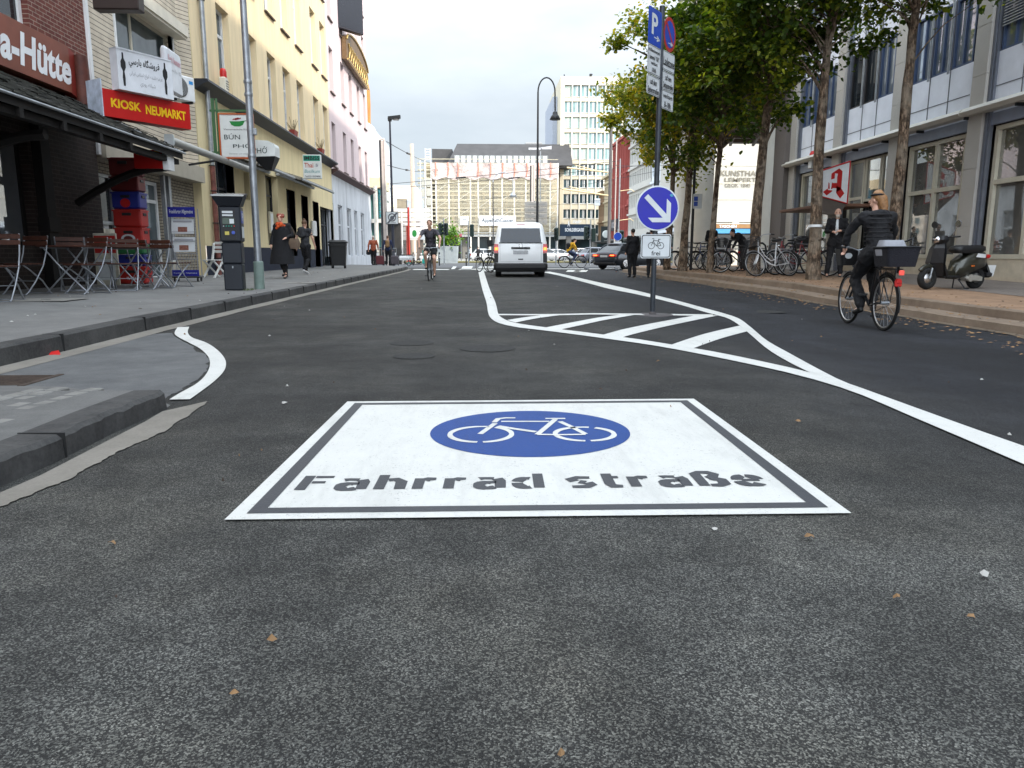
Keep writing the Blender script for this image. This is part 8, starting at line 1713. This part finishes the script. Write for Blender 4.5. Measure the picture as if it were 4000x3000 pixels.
# electric kick scooter
t = thing('kick_scooter', 'turquoise electric kick scooter parked at the far left corner', 'kick scooter', (YP(1627, 995, 53).x, 53, .0), R(-88)); TQ = M('turquoise', (.02, .38, .32), .4)
b = MB(); b.bbox(-.08, .08, -.45, .35, .12, .18, .03); b.build('deck', BLACK, t)
for y in (-.55, .62): b = MB(); b.torus((0, y, .13), .10, .028, 'x', 16, 6); w_ = b.build('wheel', RUBBER, t); b = MB(); b.lathe([(.09, -.02), (.09, .02)], 10, (0, y, .13), 'x'); b.build('rim', STEEL, w_)
b = MB(); b.tube([(0, .60, .13), (0, .50, .55), (0, .42, 1.12)], .028, 8); b.bbox(-.07, .07, .38, .56, .18, .50, .03); b.build('stem', TQ, t); b = MB(); b.tube([(-.24, .38, 1.13), (0, .42, 1.12), (.24, .38, 1.13)], .018, 6); b.build('handlebar', BLACK, t); b = MB(); b.torus((0, -.55, .13), .15, .02, 'x', 10, 4, 20, 160); b.build('rear_mudguard', TQ, t)
# parked mopeds in the distance
mp_ = None; MG = 'mopeds parked before the department store'
for i, (px, Yd, az, lb) in enumerate(((1492, 56, 80, 'red and black moped beside the first tourist'), (1560, 62, 95, 'white moped behind the square grey sign'), (1585, 64, 85, 'white moped left of the red finger post'), (1640, 66, 100, 'black moped right of the red finger post'), (1662, 67, 88, 'pale moped behind the turquoise scooter'), (1545, 68, 92, 'white moped farther back near the brown store'))):
    x = YP(px, 995, Yd).x
    if mp_ is None:
        mp_ = thing('parked_moped', lb, 'moped', (x, Yd, 0), R(az), MG)
        for y in (-.6, .6): b = MB(); b.torus((0, y, .24), .18, .05, 'x', 16, 6); b.build('wheel', RUBBER, mp_)
        b = MB(); b.loft([rr(0, -.35, .14, .35, .1, .35, 3), rr(0, -.35, .18, .42, .12, .55, 3), rr(0, -.35, .14, .36, .1, .72, 3)]); b.loft([rr(0, .42, .20, .08, .05, .25, 3), rr(0, .38, .2, .07, .05, .85, 3), rr(0, .32, .1, .06, .04, .95, 3)]); b.build('body', M('moped_white', (.6, .6, .6), .35, coat=.4), mp_); b = MB(); b.loft([rr(0, -.3, .14, .34, .1, .72, 3), rr(0, -.34, .12, .32, .1, .82, 3)]); b.build('seat', BLACK, mp_)
        b = MB(); b.tube([(-.3, .25, 1.0), (0, .33, .95), (.3, .25, 1.0)], .02, 6); b.tube([(0, .6, .24), (0, .33, .95)], .03, 6); b.build('handlebar', DARK, mp_)
    else: dup(mp_, (x, Yd, 0), R(az), lb)
# plants, kiosk tent, wires
t = thing('street_planter', 'grey planter box with a bright green bush before the scaffolding', 'planter', (YP(1750, 995, 72).x, 72, 0)); b = MB(); b.loft([rr(0, 0, .9, .9, .1, 0), rr(0, 0, 1.0, 1.0, .1, 1.6)]); b.build('box', M('planter_grey', (.32, .36, .38), .6), t); b = MB(); rnd = random.Random(4)
for k in range(900): q = Vector((rnd.gauss(0, .6), rnd.gauss(0, .6), 2.6+rnd.gauss(0, .5))); leaf(b, q, .22, rnd)
b.build('bush', mat_leaf('bush_green', (.03, .08, .01), (.10, .22, .02), (.3, .45, .06)), t)
t = thing('market_stall', 'small stall with a magenta roof and a dark printed side', 'stall', (YP(1780, 995, 82).x, 82, 0)); w_ = YP(1804, 995, 82).x-YP(1755, 995, 82).x; b = MB(); b.loft([[(-w_/2, -.9, 2.45), (w_/2, -.9, 2.75), (w_/2, .9, 2.75), (-w_/2, .9, 2.45)], [(-w_/2, -.9, 2.65), (w_/2, -.9, 3.0), (w_/2, .9, 3.0), (-w_/2, .9, 2.65)]]); b.build('roof', M('stall_magenta', (.45, .02, .12), .6), t); b = MB(); [b.tube([(s_*w_*.45, -.8, 0), (s_*w_*.45, -.8, 2.5)], .05, 5) for s_ in (-1, 1)]; b.build('post', STEEL, t); b = MB(); b.box(-w_*.1, w_*.42, -.85, -.8, .4, 2.2); b.build('printed_side', BLACK, t); b = MB(); b.box(-w_*.45, -w_*.15, -.9, -.85, 1.2, 1.8); b.build('price_board', M('board_yellow', (.6, .45, .2), .6), t)
WR = M('wire', (.05, .05, .055), .6)
def wire(lb, a, c, r_=.022, sag=.25, ins=None):
    a, c = Vector(a), Vector(c); t = thing('overhead_wire', lb, 'wire', tuple(a), 0, 'tram wires over the square'); b = MB(); n = 14; b.tube([(c-a)*(k/n)-Vector((0, 0, sag*4*(k/n)*(1-k/n))) for k in range(n+1)], r_, 4); b.build('cable', WR, t)
    if ins: b = MB(); p = (c-a)*ins-Vector((0, 0, sag*4*ins*(1-ins))); q = (c-a)*(ins+.04)-Vector((0, 0, sag*4*ins*(1-ins))); b.tube([p, q], r_*3, 6); b.build('insulator', DARK, t)
wire('tram wire sloping from the tall flat mast to the scaffolding', YP(1510, 553, 52), YP(1700, 640, 148), .03, .3, .2); wire('lower tram wire from the flat mast past the concrete mast', YP(1512, 645, 52), YP(1660, 668, 120), .03, .2, .3)
wire('long tram wire rising from left to right in front of the sheeting', YP(1440, 725, 66), YP(2420, 628, 62), .022, .1, .36); wire('second long tram wire crossing the scaffolding', YP(1440, 742, 68), YP(2560, 640, 64), .022, .1, .5); wire('tram wire crossing the tower base', YP(1780, 790, 75), YP(2700, 640, 60), .016, .3); wire('low tram wire over the stalls', YP(1440, 805, 80), YP(2400, 775, 70), .016, .6)
wire('thin wire from the mast towards the columns', YP(2390, 645, 60), YP(2690, 640, 50), .014, .1); wire('thin cable along the far left shops', YP(1440, 728, 58), YP(1620, 790, 90), .014, .3)
# info plate on the column and small things
t = thing('info_plate', 'white plate with two blue pictures on a dark pole beside the columns', 'sign', (YP(2700, 995, 26.6).x, 26.6, .25)); b = MB(); b.tube([(0, 0, 0), (0, 0, 5.5)], .05, 8); b.build('pole', DARK, t); T_ = rot_of('F'); b = MB(T_); xa, xb = YP(2708, 780, 26.5).x-YP(2700, 995, 26.6).x, YP(2743, 780, 26.5).x-YP(2700, 995, 26.6).x; z1, z0 = YP(2720, 757, 26.5).z-.25, YP(2720, 815, 26.5).z-.25; b.bbox(xa, xb, z0, z1, .06, .08, .02); b.build('plate', SWH, t); b = MB(T_); h_ = z1-z0; [b.box(xa+.03, xa+.17, z0+h_*q, z0+h_*(q+.3), .08, .084) for q in (.18, .52)]; b.build('blue_print', SBL, t)
for (px, py, lb) in ((2288, 1059, 'grey pigeon standing on the road beyond the van'), (2408, 1064, 'grey pigeon pecking near the right kerb corner')):
    p = G(px, py); t = thing('pigeon', lb, 'bird', p, R(40)); b = MB(); b.sph((0, 0, .12), (.06, .11, .065), 10, 8); b.sph((0, .10, .21), (.03, .035, .035), 8, 6); b.tube([(0, .06, .15), (0, .09, .2)], [.04, .028], 8); b.loft([[(-.04, -.08, .12), (.04, -.08, .12), (.03, -.2, .10), (-.03, -.2, .10)], [(-.04, -.08, .14), (.04, -.08, .14), (.03, -.2, .11), (-.03, -.2, .11)]]); b.build('body', M('pigeon_grey', (.12, .13, .15), .7, var=.4, scale=30), t); b = MB(); b.tube([(0, .13, .21), (0, .155, .205)], .006, 4); [b.tube([(s_, .01, .07), (s_, .02, 0)], .006, 4) for s_ in (-.02, .02)]; b.build('beak_and_feet', M('pigeon_pink', (.4, .15, .12), .6), t)
# ------------------------------------------------------------ people
FOLD = bpy.data.textures.new('folds', 'CLOUDS'); FOLD.noise_scale = .10; FOLD.noise_depth = 2
def remeshed(name, b, mat, parent, voxel, smooth=3):
    me = bpy.data.meshes.new('tmp'); me.from_pydata([tuple(p) for p in b.v], [], b.f); o = bpy.data.objects.new('tmp', me); COL.objects.link(o)
    m = o.modifiers.new('r', 'REMESH'); m.mode = 'VOXEL'; m.voxel_size = voxel; m.use_smooth_shade = True
    if smooth: s_ = o.modifiers.new('s', 'SMOOTH'); s_.iterations = smooth; s_.factor = .5
    if name in ('jacket', 'shirt', 'trousers', 'shorts', 'leggings', 'scarf', 'hair', 'hood', 'backpack'):
        d_ = o.modifiers.new('d', 'DISPLACE'); d_.texture = FOLD; d_.strength = .045 if name != 'hair' else .03; d_.mid_level = .5; d_.texture_coords = 'LOCAL'
    dg = bpy.context.evaluated_depsgraph_get(); ev = o.evaluated_get(dg); m2 = bpy.data.meshes.new_from_object(ev)
    bpy.data.objects.remove(o); bpy.data.meshes.remove(me); m2.name = name; m2.materials.clear(); m2.materials.append(mat)
    q = bpy.data.objects.new(name, m2); COL.objects.link(q); q.parent = parent; return q
def cap_(b, p, q, r0, r1, n=10):
    p, q = Vector(p), Vector(q); b.tube([p, p.lerp(q, .5), q], [r0, (r0+r1)/2*1.02, r1], n); b.sph(p, r0*.99, n, 7); b.sph(q, r1*.99, n, 7)
def chain(b, pts, rs):
    for i in range(len(pts)-1): cap_(b, pts[i], pts[i+1], rs[i], rs[i+1])
BASE = dict(pel=(0, 0, .95), waist=(0, .0, 1.10), chest=(0, .01, 1.30), neck=(0, 0, 1.47), head=(0, .02, 1.62),
            sl=(-.185, 0, 1.42), el=(-.235, -.03, 1.14), wl=(-.24, .06, .90), sr=(.185, 0, 1.42), er=(.235, -.03, 1.14), wr=(.24, .06, .90),
            hl=(-.09, 0, .92), kl=(-.10, .02, .50), al=(-.10, -.02, .09), hr=(.09, 0, .92), kr=(.10, .02, .50), ar=(.10, -.02, .09), face=0)
def person(label, loc, rotz, h=1.75, J=None, top=None, long_=True, bottom=None, kind='trousers', shoes=None, hair=None, hstyle='short', vox=.014, plump=1.0, coat=0, skin=SKIN, group=None, grip=(False, False)):
    j = dict(BASE); j.update(J or {}); s = h/1.75; P = {k: (Vector(v)*s if k != 'face' else v) for k, v in j.items()}
    t = thing('person', label, 'person', loc, rotz, group); pl = plump
    fx = Matrix.Rotation(R(P['face']), 3, 'Z'); hd = P['head']
    def H(x, y, z): return hd+fx @ Vector((x, y, z))*s
    foot = {}
    for a, k in (('al', 'kl'), ('ar', 'kr')):
        sh = (P[k]-P[a]); d = Vector((sh.x*-.0, 1, -.28 if P[a].z < .13*s else -.25)); foot[a] = d.normalized()
    def torso(b, g):
        b.sph(P['pel'], ((.155*pl+g)*s, (.115*pl+g)*s, (.12+g)*s), 14, 10); b.sph(P['waist'], ((.14*pl+g)*s, (.105*pl+g)*s, (.14+g)*s), 14, 10); b.sph(P['chest'], ((.165*pl+g)*s, (.115*pl+g)*s, (.15+g)*s), 14, 10)
        cap_(b, P['pel'], P['waist'], (.115*pl+g)*s, (.11*pl+g)*s); cap_(b, P['waist'], P['chest'], (.11*pl+g)*s, (.115*pl+g)*s); cap_(b, P['sl'], P['chest']+Vector((0, 0, .06*s)), (.058+g)*s, (.09+g)*s); cap_(b, P['sr'], P['chest']+Vector((0, 0, .06*s)), (.058+g)*s, (.09+g)*s)
        cap_(b, P['sl'], P['neck']-Vector((0, 0, .03*s)), (.052+g)*s, (.05+g*.6)*s); cap_(b, P['sr'], P['neck']-Vector((0, 0, .03*s)), (.052+g)*s, (.05+g*.6)*s)
    b = MB(); torso(b, 0); cap_(b, P['neck']-Vector((0, 0, .04*s)), hd-Vector((0, 0, .06*s)), .052*s, .050*s)
    b.sph(H(0, -.012, .025), (.074*s, .092*s, .096*s), 14, 12); b.sph(H(0, .02, -.045), (.054*s, .062*s, .066*s), 12, 10); cap_(b, H(0, .078, .012), H(0, .098, -.02), .010*s, .015*s, 8); cap_(b, H(-.03, .066, -.062), H(.03, .066, -.062), .012*s, .012*s, 6)
    for e in (-1, 1): b.sph(H(e*.076, -.005, -.005), (.012*s, .02*s, .03*s), 8, 6)
    for a, e_, w_, gr in (('sl', 'el', 'wl', grip[0]), ('sr', 'er', 'wr', grip[1])):
        chain(b, [P[a], P[e_], P[w_]], [.050*s, .040*s, .028*s])
        d = (P[w_]-P[e_]).normalized(); sd = Vector((0, 0, 1)).cross(d) if abs(d.z) < .8 else Vector((0, 1, 0)); sd = (sd-d*sd.dot(d)).normalized(); nn = d.cross(sd); palm = P[w_]+d*.065*s
        cap_(b, P[w_], palm, .026*s, .032*s, 8); b.sph(palm, (.030*s,)*3, 8, 6)
        for k, ln in enumerate((.062, .072, .068, .052)):
            o_ = palm+sd*(k-1.5)*.021*s+d*.018*s; m_ = o_+d*ln*.55*s-nn*.006*s; q = m_+(d*.25-nn*.9).normalized()*ln*.5*s if gr else m_+(d*.9-nn*.35).normalized()*ln*.45*s
            cap_(b, o_, m_, .0095*s, .009*s, 6); cap_(b, m_, q, .009*s, .0075*s, 6)
        o_ = P[w_]+d*.03*s-sd*.026*s; cap_(b, o_, o_+(d*.6-sd*.7).normalized()*.045*s, .012*s, .009*s, 6)
    for a, k, f in (('hl', 'kl', 'al'), ('hr', 'kr', 'ar')):
        chain(b, [P[a], P[k]], [.085*pl*s, .055*s]); c = P[k].lerp(P[f], .32)+Vector((0, -.012*s, 0)); chain(b, [P[k], c, P[f]], [.053*s, .052*s, .034*s]); cap_(b, P[f]-Vector((0, 0, .03*s)), P[f]+foot[f]*.14*s-Vector((0, 0, .03*s)), .034*s, .026*s, 8)
    body = remeshed('body', b, skin, t, vox*.75 if vox < .013 else vox)
    b = MB(); [b.sph(H(e*.03, .074, .018), .009*s, 8, 6) for e in (-1, 1)]; b.build('eyes', BLACK, t)
    if top:
        b = MB(); torso(b, .018)
        if coat: 
            for e in (-1, 1): chain(b, [P['pel']+Vector((e*.05, 0, 0)), (P['hl'] if e < 0 else P['hr']).lerp(P['kl'] if e < 0 else P['kr'], coat)], [.125*pl*s, .12*pl*s])
        for a, e_, w_ in (('sl', 'el', 'wl'), ('sr', 'er', 'wr')):
            if long_: chain(b, [P[a], P[e_], P[e_].lerp(P[w_], .97)], [.067*s, .056*s, .042*s])
            else: chain(b, [P[a], P[a].lerp(P[e_], .55)], [.060*s, .052*s])
        remeshed('jacket' if long_ else 'shirt', b, top, t, vox)
    if bottom:
        b = MB()
        if kind == 'dress':
            rings = []; zk = (P['kl'].z+P['kr'].z)/2; cx = (P['kl']+P['kr'])/2
            for i in range(8):
                f = i/7; c = P['chest'].lerp(P['pel'], f/.45) if f < .45 else P['pel'].lerp(Vector((cx.x, cx.y, zk-.12*s)), (f-.45)/.55); rx = (.165+.10*f)*pl*s+.02; rings.append([(c.x+rx*math.cos(a*.3142)*(1+.05*math.sin(a*2.2+i)), c.y+rx*.80*math.sin(a*.3142), c.z) for a in range(20)])
            b.loft(rings, True, True); b.build('dress', bottom, t)
            b = MB()
            for a, k, f in (('hl', 'kl', 'al'), ('hr', 'kr', 'ar')): chain(b, [P[a].lerp(P[k], .7), P[k], P[f]], [.078*pl*s, .066*s, .045*s])
            remeshed('leggings', b, bottom, t, vox)
        else:
            for a in ('pel',): b.sph(P[a], ((.165*pl)*s, (.13*pl)*s, .12*s), 14, 10)
            for a, k, f in (('hl', 'kl', 'al'), ('hr', 'kr', 'ar')):
                if kind == 'trousers': chain(b, [P[a], P[k], P[f]+Vector((0, 0, .02))*s], [.105*pl*s, .078*s, .062*s])
                else: chain(b, [P[a], P[a].lerp(P[k], .62)], [.105*pl*s, .092*s])
            remeshed('trousers' if kind == 'trousers' else 'shorts', b, bottom, t, vox)
    if shoes:
        for f in ('al', 'ar'):
            b = MB(); a = P[f]; d = foot[f]; o_ = a-Vector((0, 0, .045*s)); cap_(b, a, o_-d*.03*s, .042*s, .040*s); cap_(b, o_-d*.03*s, o_+d*.15*s, .040*s, .034*s); remeshed('shoe', b, shoes, t, vox, 1)
    if hair:
        b = MB(); b.sph(H(0, -.022, .042), (.084*s, .094*s, .092*s), 14, 10)
        if hstyle == 'long': chain(b, [H(0, -.06, .02), H(0, -.10, -.10), H(.02, -.12, -.2)], [.07*s, .06*s, .03*s])
        if hstyle == 'fluffy': [b.sph(H(.07*math.cos(k), -.03+.06*math.sin(k), .06+.03*math.sin(k*2)), .05*s, 8, 6) for k in range(7)]
        if hstyle == 'bun': b.sph(H(0, -.02, .15), .045*s, 8, 6)
        remeshed('hair', b, hair, t, vox*.9, 1)
    t['_'] = 0; del t['_']; return t, P
CK = M('cloth_black', (.010, .010, .012), .85, var=.3, scale=14, bump=.2); CN = M('cloth_navy', (.018, .026, .07), .85, var=.3, scale=12); CG_ = M('cloth_charcoal', (.035, .036, .040), .85, var=.3, scale=12); CY = M('cloth_yellow', (.62, .33, .01), .75, var=.2, scale=10); CO = M('cloth_rust', (.30, .07, .03), .8, var=.3, scale=10)
CB = M('cloth_denim', (.03, .045, .10), .85, var=.3, scale=12); CP = M('cloth_grey_purple', (.075, .07, .085), .8, var=.3, scale=12); SHK = M('shoe_black', (.012, .012, .012), .5); SHW = M('shoe_white', (.6, .6, .6), .6)
HB = M('hair_dark', (.012, .009, .008), .6); HBL = M('hair_blonde', (.28, .14, .055), .55, var=.4, scale=40); HRD = M('hair_red', (.22, .035, .012), .6, var=.4, scale=30); HW = M('hair_white', (.50, .44, .38), .6); HBR = M('hair_brown', (.10, .05, .025), .6)
# woman cycling away on the right
wb = Vector((5.10, 9.62, zroad(5.1, 9.6))); az = -4
BKW = make_bike('city_bicycle', 'black city bicycle with a silver front wheel ridden by the woman on the right', FB, wb, R(az), .0, False, None, True, R_=.35, bars='curved')
Jc = dict(pel=(0, -.26, 1.02), waist=(0, -.24, 1.17), chest=(0, -.15, 1.38), neck=(0, -.10, 1.53), head=(0, -.07, 1.68), sl=(-.19, -.12, 1.46), el=(-.29, .06, 1.25), wl=(-.29, .10, 1.10), sr=(.19, -.12, 1.46), er=(.30, .02, 1.25), wr=(.29, .10, 1.10),
          hl=(-.09, -.22, .97), kl=(-.12, .12, .66), al=(-.12, -.10, .28), hr=(.09, -.22, .97), kr=(.12, .20, .78), ar=(.12, .02, .42), face=38)
tw, P = person('woman with tied blonde hair in a black jacket cycling away on the right', wb, R(az), 1.70, Jc, CK, True, CK, 'trousers', SHK, HBL, 'long', .011, 1.06, grip=(True, True), coat=.15)
b = MB(); hd = P['head']; b.sph(hd+Vector((0, -.02, .065)), (.088, .098, .022), 14, 8); remeshed('hair_band', b, CK, tw, .008, 1)
b = MB(); random.seed(1); [b.torus((0, -.20+k*.004, 1.06+k*.055), .155+.012*math.sin(k*.8), .006, 'z', 20, 4) for k in range(8)]; b.build('quilt_seam', BLACK, tw); b = MB(); b.sph((0, -.19, 1.44), (.14, .085, .075), 14, 8); remeshed('hood', b, CK, tw, .012)
t = thing('rear_basket', 'dark wire and cloth basket on the rear rack of the woman\'s bicycle', 'basket', wb, R(az)); 
b = MB(); b.loft([rr(.02, -.66, .17, .19, .04, .80, 3), rr(.02, -.66, .20, .22, .04, 1.03, 3)], cap=False); b.poly(rr(.02, -.66, .17, .19, .04, .80, 3)); b.build('basket_body', M('basket_navy', (.012, .012, .018), .8, bump=.6, bscale=60), t); b = MB(); rg = rr(.02, -.66, .205, .225, .04, 1.035, 3); b.tube([Vector(p) for p in rg+[rg[0]]], .009, 5); b.build('rim_wire', DARK, t)
t = thing('grey_bag', 'light grey bag lying in the rear basket', 'bag', wb, R(az)); b = MB(); b.loft([rr(.0, -.64, .15, .15, .06, .84, 3), rr(-.02, -.62, .16, .14, .06, 1.0, 3), rr(-.02, -.6, .12, .1, .05, 1.12, 3)], smooth=True); b.build('bag_body', M('bag_light_grey', (.30, .31, .34), .8, var=.3), t); b = MB(); b.tube([(.1, -.6, 1.08), (.2, -.68, 1.14), (.16, -.76, 1.05)], .012, 5); b.build('strap', BLACK, t)
t = thing('front_bag', 'dark handlebar bag with a pale print on the woman\'s bicycle', 'bag', wb, R(az)); b = MB(); b.loft([rr(-.02, .50, .17, .11, .05, .80, 3), rr(-.02, .50, .20, .13, .05, 1.02, 3)]); b.build('bag_body', BLACK, t); b = MB(); b.add([(-.12+.05*math.cos(k*.6), .365, .93+.04*math.sin(k*.6)) for k in range(10)], [tuple(range(10))]); b.build('pale_print', SWH, t)
b = MB(); b.bbox(-.03, .03, -.90, -.87, .70, .76, .01); b.build('rear_light', M('rear_light_lit', (.7, .08, .06), .3, emit=.3), BKW); b = MB(); b.bbox(-.04, .04, -.84, -.80, .56, .64, .01); b.build('rear_reflector', RED, BKW)
# man cycling towards us
mb_ = Vector((-1.56, 23.9, 0))
make_bike('trekking_bicycle', 'black bicycle ridden towards the viewer in the middle of the road', FB, mb_, R(178), .0, False, None, False, R_=.35, bars='flat')
Jm = dict(pel=(0, -.26, 1.03), waist=(0, -.22, 1.19), chest=(0, -.10, 1.40), neck=(0, -.03, 1.55), head=(0, .03, 1.70), sl=(-.20, -.06, 1.48), el=(-.33, .10, 1.26), wl=(-.31, .20, 1.07), sr=(.20, -.06, 1.48), er=(.33, .10, 1.26), wr=(.31, .20, 1.07),
          hl=(-.09, -.22, .97), kl=(-.14, .16, .66), al=(-.12, -.08, .20), hr=(.09, -.22, .97), kr=(.14, .20, .80), ar=(.12, .02, .44))
tm, P = person('man in a grey purple t-shirt and black shorts cycling towards the viewer', mb_, R(178), 1.80, Jm, CP, False, CK, 'shorts', SHK, HBR, 'short', .013, grip=(True, True))
b = MB(); [chain(b, [(e*.12, .02, 1.52), (e*.13, .04, 1.35), (e*.14, -.04, 1.15)], [.02, .02, .02]) for e in (-1, 1)]; b.bbox(-.15, .15, -.36, -.2, 1.2, 1.6, .05); remeshed('backpack', b, CK, tm, .014)
b = MB(); [b.lathe([(.042, P[a].z+.04), (.044, P[a].z+.11)], 10, (P[a].x, P[a].y, 0)) for a in ('al', 'ar')]; b.build('socks', SHW, tm)
# cyclist in the yellow jacket crossing
yb_ = Vector((5.75, 46.2, .0))
make_bike('black_bicycle', 'black bicycle ridden to the right across the junction', FB, yb_, R(-88), .0, False, None, False, R_=.36, bars='flat')
ty, P = person('cyclist in a yellow hooded jacket and jeans riding to the right across the junction', yb_, R(-88), 1.78, dict(Jm, chest=(0, -.06, 1.36), neck=(0, .06, 1.50), head=(0, .12, 1.64), sl=(-.19, .02, 1.44), sr=(.19, .02, 1.44)), CY, True, CB, 'trousers', SHW, HB, 'short', .018, grip=(True, True))
b = MB(); b.bbox(-.15, .15, -.40, -.16, 1.12, 1.52, .06); remeshed('backpack', b, CK, ty, .02)
# man in the suit at the pharmacy door
ps = Vector((9.25, 19.2, zright(9.25, 19.2)))
tu, P = person('grey bearded man in a black suit looking at a phone by the pharmacy door', ps, R(155), 1.76, dict(el=(-.25, .02, 1.15), wl=(-.10, .24, 1.16), er=(.25, .02, 1.15), wr=(.10, .24, 1.14), head=(0, .055, 1.61), kl=(-.13, .02, .50), al=(-.15, 0, .09), kr=(.13, .02, .50), ar=(.16, 0, .09)), CK, True, CK, 'trousers', SHK, None, 'short', .011, 1.10, coat=.18, grip=(True, True))
b = MB(); b.sph((0, .085, 1.24), (.06, .08, .24), 12, 10); remeshed('white_shirt', b, SWH, tu, .01); b = MB(); b.sph((0, .095, 1.555), (.058, .05, .055), 10, 8); remeshed('beard', b, HW, tu, .008)
t = thing('mobile_phone', 'pale mobile phone held by the man in the black suit', 'phone', (ps.x, ps.y, ps.z), R(155)); b = MB(frame((0, .32, 1.17), (1, 0, 0), (0, .6, .8))); b.bbox(-.038, .038, -.07, .07, 0, .01, .006); b.build('phone_body', SWH, t); b = MB(frame((0, .32, 1.17), (1, 0, 0), (0, .6, .8))); b.box(-.032, .032, -.06, .06, .0101, .0115); b.build('screen', GLASS, t)
# two women on the left pavement
def pz(x, y): return Vector((x, y, zleft(x, y)))
walk = dict(kl=(-.10, .14, .52), al=(-.10, .12, .10), kr=(.10, .02, .50), ar=(.10, -.28, .16), el=(-.27, -.10, 1.16), wl=(-.28, -.08, .90), er=(.27, .02, 1.16), wr=(.27, .14, .92))
t1, P = person('woman with red hair and orange scarf in a wide black dress walking towards the viewer', pz(-5.25, 20.4), R(172), 1.70, dict(walk, head=(.02, .05, 1.62), el=(-.28, 0, 1.16), wl=(-.20, .2, 1.10)), CK, True, CK, 'dress', SHK, HRD, 'fluffy', .013, 1.22)
b = MB(); random.seed(2); [b.sph((random.uniform(-.1, .1), random.uniform(.06, .14), random.uniform(1.30, 1.47)), random.uniform(.035, .06), 8, 6) for k in range(12)]; remeshed('scarf', b, M('scarf_orange', (.55, .08, .015), .8, var=.3, scale=20), t1, .013)
t = thing('shoulder_bag', 'brown bag on the arm of the woman with the orange scarf', 'bag', pz(-5.25, 20.4), R(172)); b = MB(); b.loft([rr(-.34, .06, .12, .07, .05, .78, 3), rr(-.34, .06, .15, .09, .05, .92, 3), rr(-.33, .06, .12, .07, .05, 1.05, 3)], smooth=True); b.build('bag_body', M('bag_brown', (.16, .11, .075), .7, var=.3), t); b = MB(); b.tube([(-.44, .06, 1.02), (-.28, .04, 1.35), (-.24, .05, 1.03)], .012, 5); b.build('strap', M('bag_brown', (.16, .11, .075), .7), t)
t2, P = person('woman with a dark backpack and bare arms walking away behind the woman in black', pz(-5.55, 24.3), R(-20), 1.70, dict(walk), CG_, False, CK, 'trousers', SHW, HBR, 'bun', .014)
b = MB(); b.bbox(-.12, .12, -.26, -.08, 1.15, 1.48, .07); remeshed('backpack', b, CG_, t2, .016)
# tourists with suitcases
for (px, Yd, top, bot, hr, lb, bg_, cl) in ((1459, 44.6, CO, CK, HW, 'white haired tourist in a rust red jacket pulling a suitcase away from us', (-1, CK), 'dark red suitcase pulled by the tourist in the rust red jacket'), (1516, 44.4, CN, CK, HBR, 'tourist in a blue jacket with a tan backpack pulling a suitcase', (1, None), 'grey suitcase pulled by the tourist in the blue jacket')):
    x = YP(px, 995, Yd).x; o = Vector((x, Yd, .17)); tt, P = person(lb, o, R(3), 1.74, dict(walk), top, True, bot, 'trousers', SHK, hr, 'short', .022, 1.1)
    b = MB()
    if bg_[0] > 0: b.bbox(-.13, .11, -.30, -.08, 1.05, 1.48, .08); remeshed('backpack', b, M('backpack_tan', (.22, .13, .06), .8), tt, .022)
    else: b.bbox(-.42, -.16, -.05, .1, .62, .92, .04); remeshed('shoulder_bag', b, CK, tt, .022)
    t = thing('suitcase', cl, 'suitcase', (x+.42, Yd-.35, .17), R(5)); b = MB(); b.bbox(-.23, .23, -.12, .12, .06, .58, .05); b.build('shell', M('suitcase_red', (.10, .015, .02), .6) if top is CO else M('suitcase_grey', (.07, .06, .07), .7), t); b = MB(); [b.tube([(s_, .1, .5), (s_, .18, 1.0)], .01, 5) for s_ in (-.1, .1)]; b.tube([(-.1, .18, 1.0), (.1, .18, 1.0)], .014, 5); b.build('handle', STEEL, t); b = MB(); [b.lathe([(.045, -.02), (.045, .02)], 10, (s_, .1, .045), 'x') for s_ in (-.2, .2)]; b.build('wheel', RUBBER, t)
# dark figures near the sign post and the bicycles
for (x, y, fz, az, h, lb, bt, pl_, ex) in ((5.45, 26.6, 0, 20, 1.72, 'heavy person all in black standing with back to us left of the sign post', CK, 1.25, {}), (6.05, 26.2, 0, -10, 1.70, 'person in black half hidden behind the small bicycle sign', CK, 1.05, {}), (7.05, 30.6, 1, 150, 1.72, 'person in black walking past right of the bicycle sign', CK, 1.0, walk), (7.9, 31.5, 1, -60, 1.72, 'person in a dark jacket stretching an arm towards the parked bicycles', CK, 1.0, dict(el=(-.42, .12, 1.24), wl=(-.62, .22, 1.2))), (8.35, 26.8, 1, 200, 1.66, 'dark haired person reading a white sheet behind the slim tree', CK, 1.0, dict(wl=(-.1, .3, 1.2), wr=(.1, .3, 1.2))), (8.95, 25.2, 1, 100, 1.68, 'person in dark clothes bending over the bicycles near the forked tree', CG_, 1.1, dict(chest=(0, .22, 1.18), neck=(0, .36, 1.26), head=(0, .46, 1.34), sl=(-.18, .28, 1.24), sr=(.18, .28, 1.24), el=(-.2, .42, 1.0), er=(.2, .42, 1.0), wl=(-.15, .5, .8), wr=(.15, .5, .8), waist=(0, .08, 1.08)))):
    person(lb, (x, y, zright(x, y) if fz else zroad(x, y)), R(az), h, ex, CK, True, bt, 'trousers', SHK, HB, 'short', .02, pl_, coat=.1)
for (px, Yd, az, lb, tp_) in ((1868, 88, 30, 'far pedestrian in black walking before the store', CK), (1690, 84, -60, 'far pedestrian in grey near the planter', CG_), (1838, 92, 80, 'far pedestrian with a pale top beside the shop columns', SWH), (2120, 96, 10, 'far pedestrian in dark clothes right of the van', CN)):
    x = YP(px, 995, Yd).x; person(lb, (x, Yd, .01), R(az), 1.74, dict(walk), tp_, True, CK, 'trousers', SHK, HB, 'short', .04)
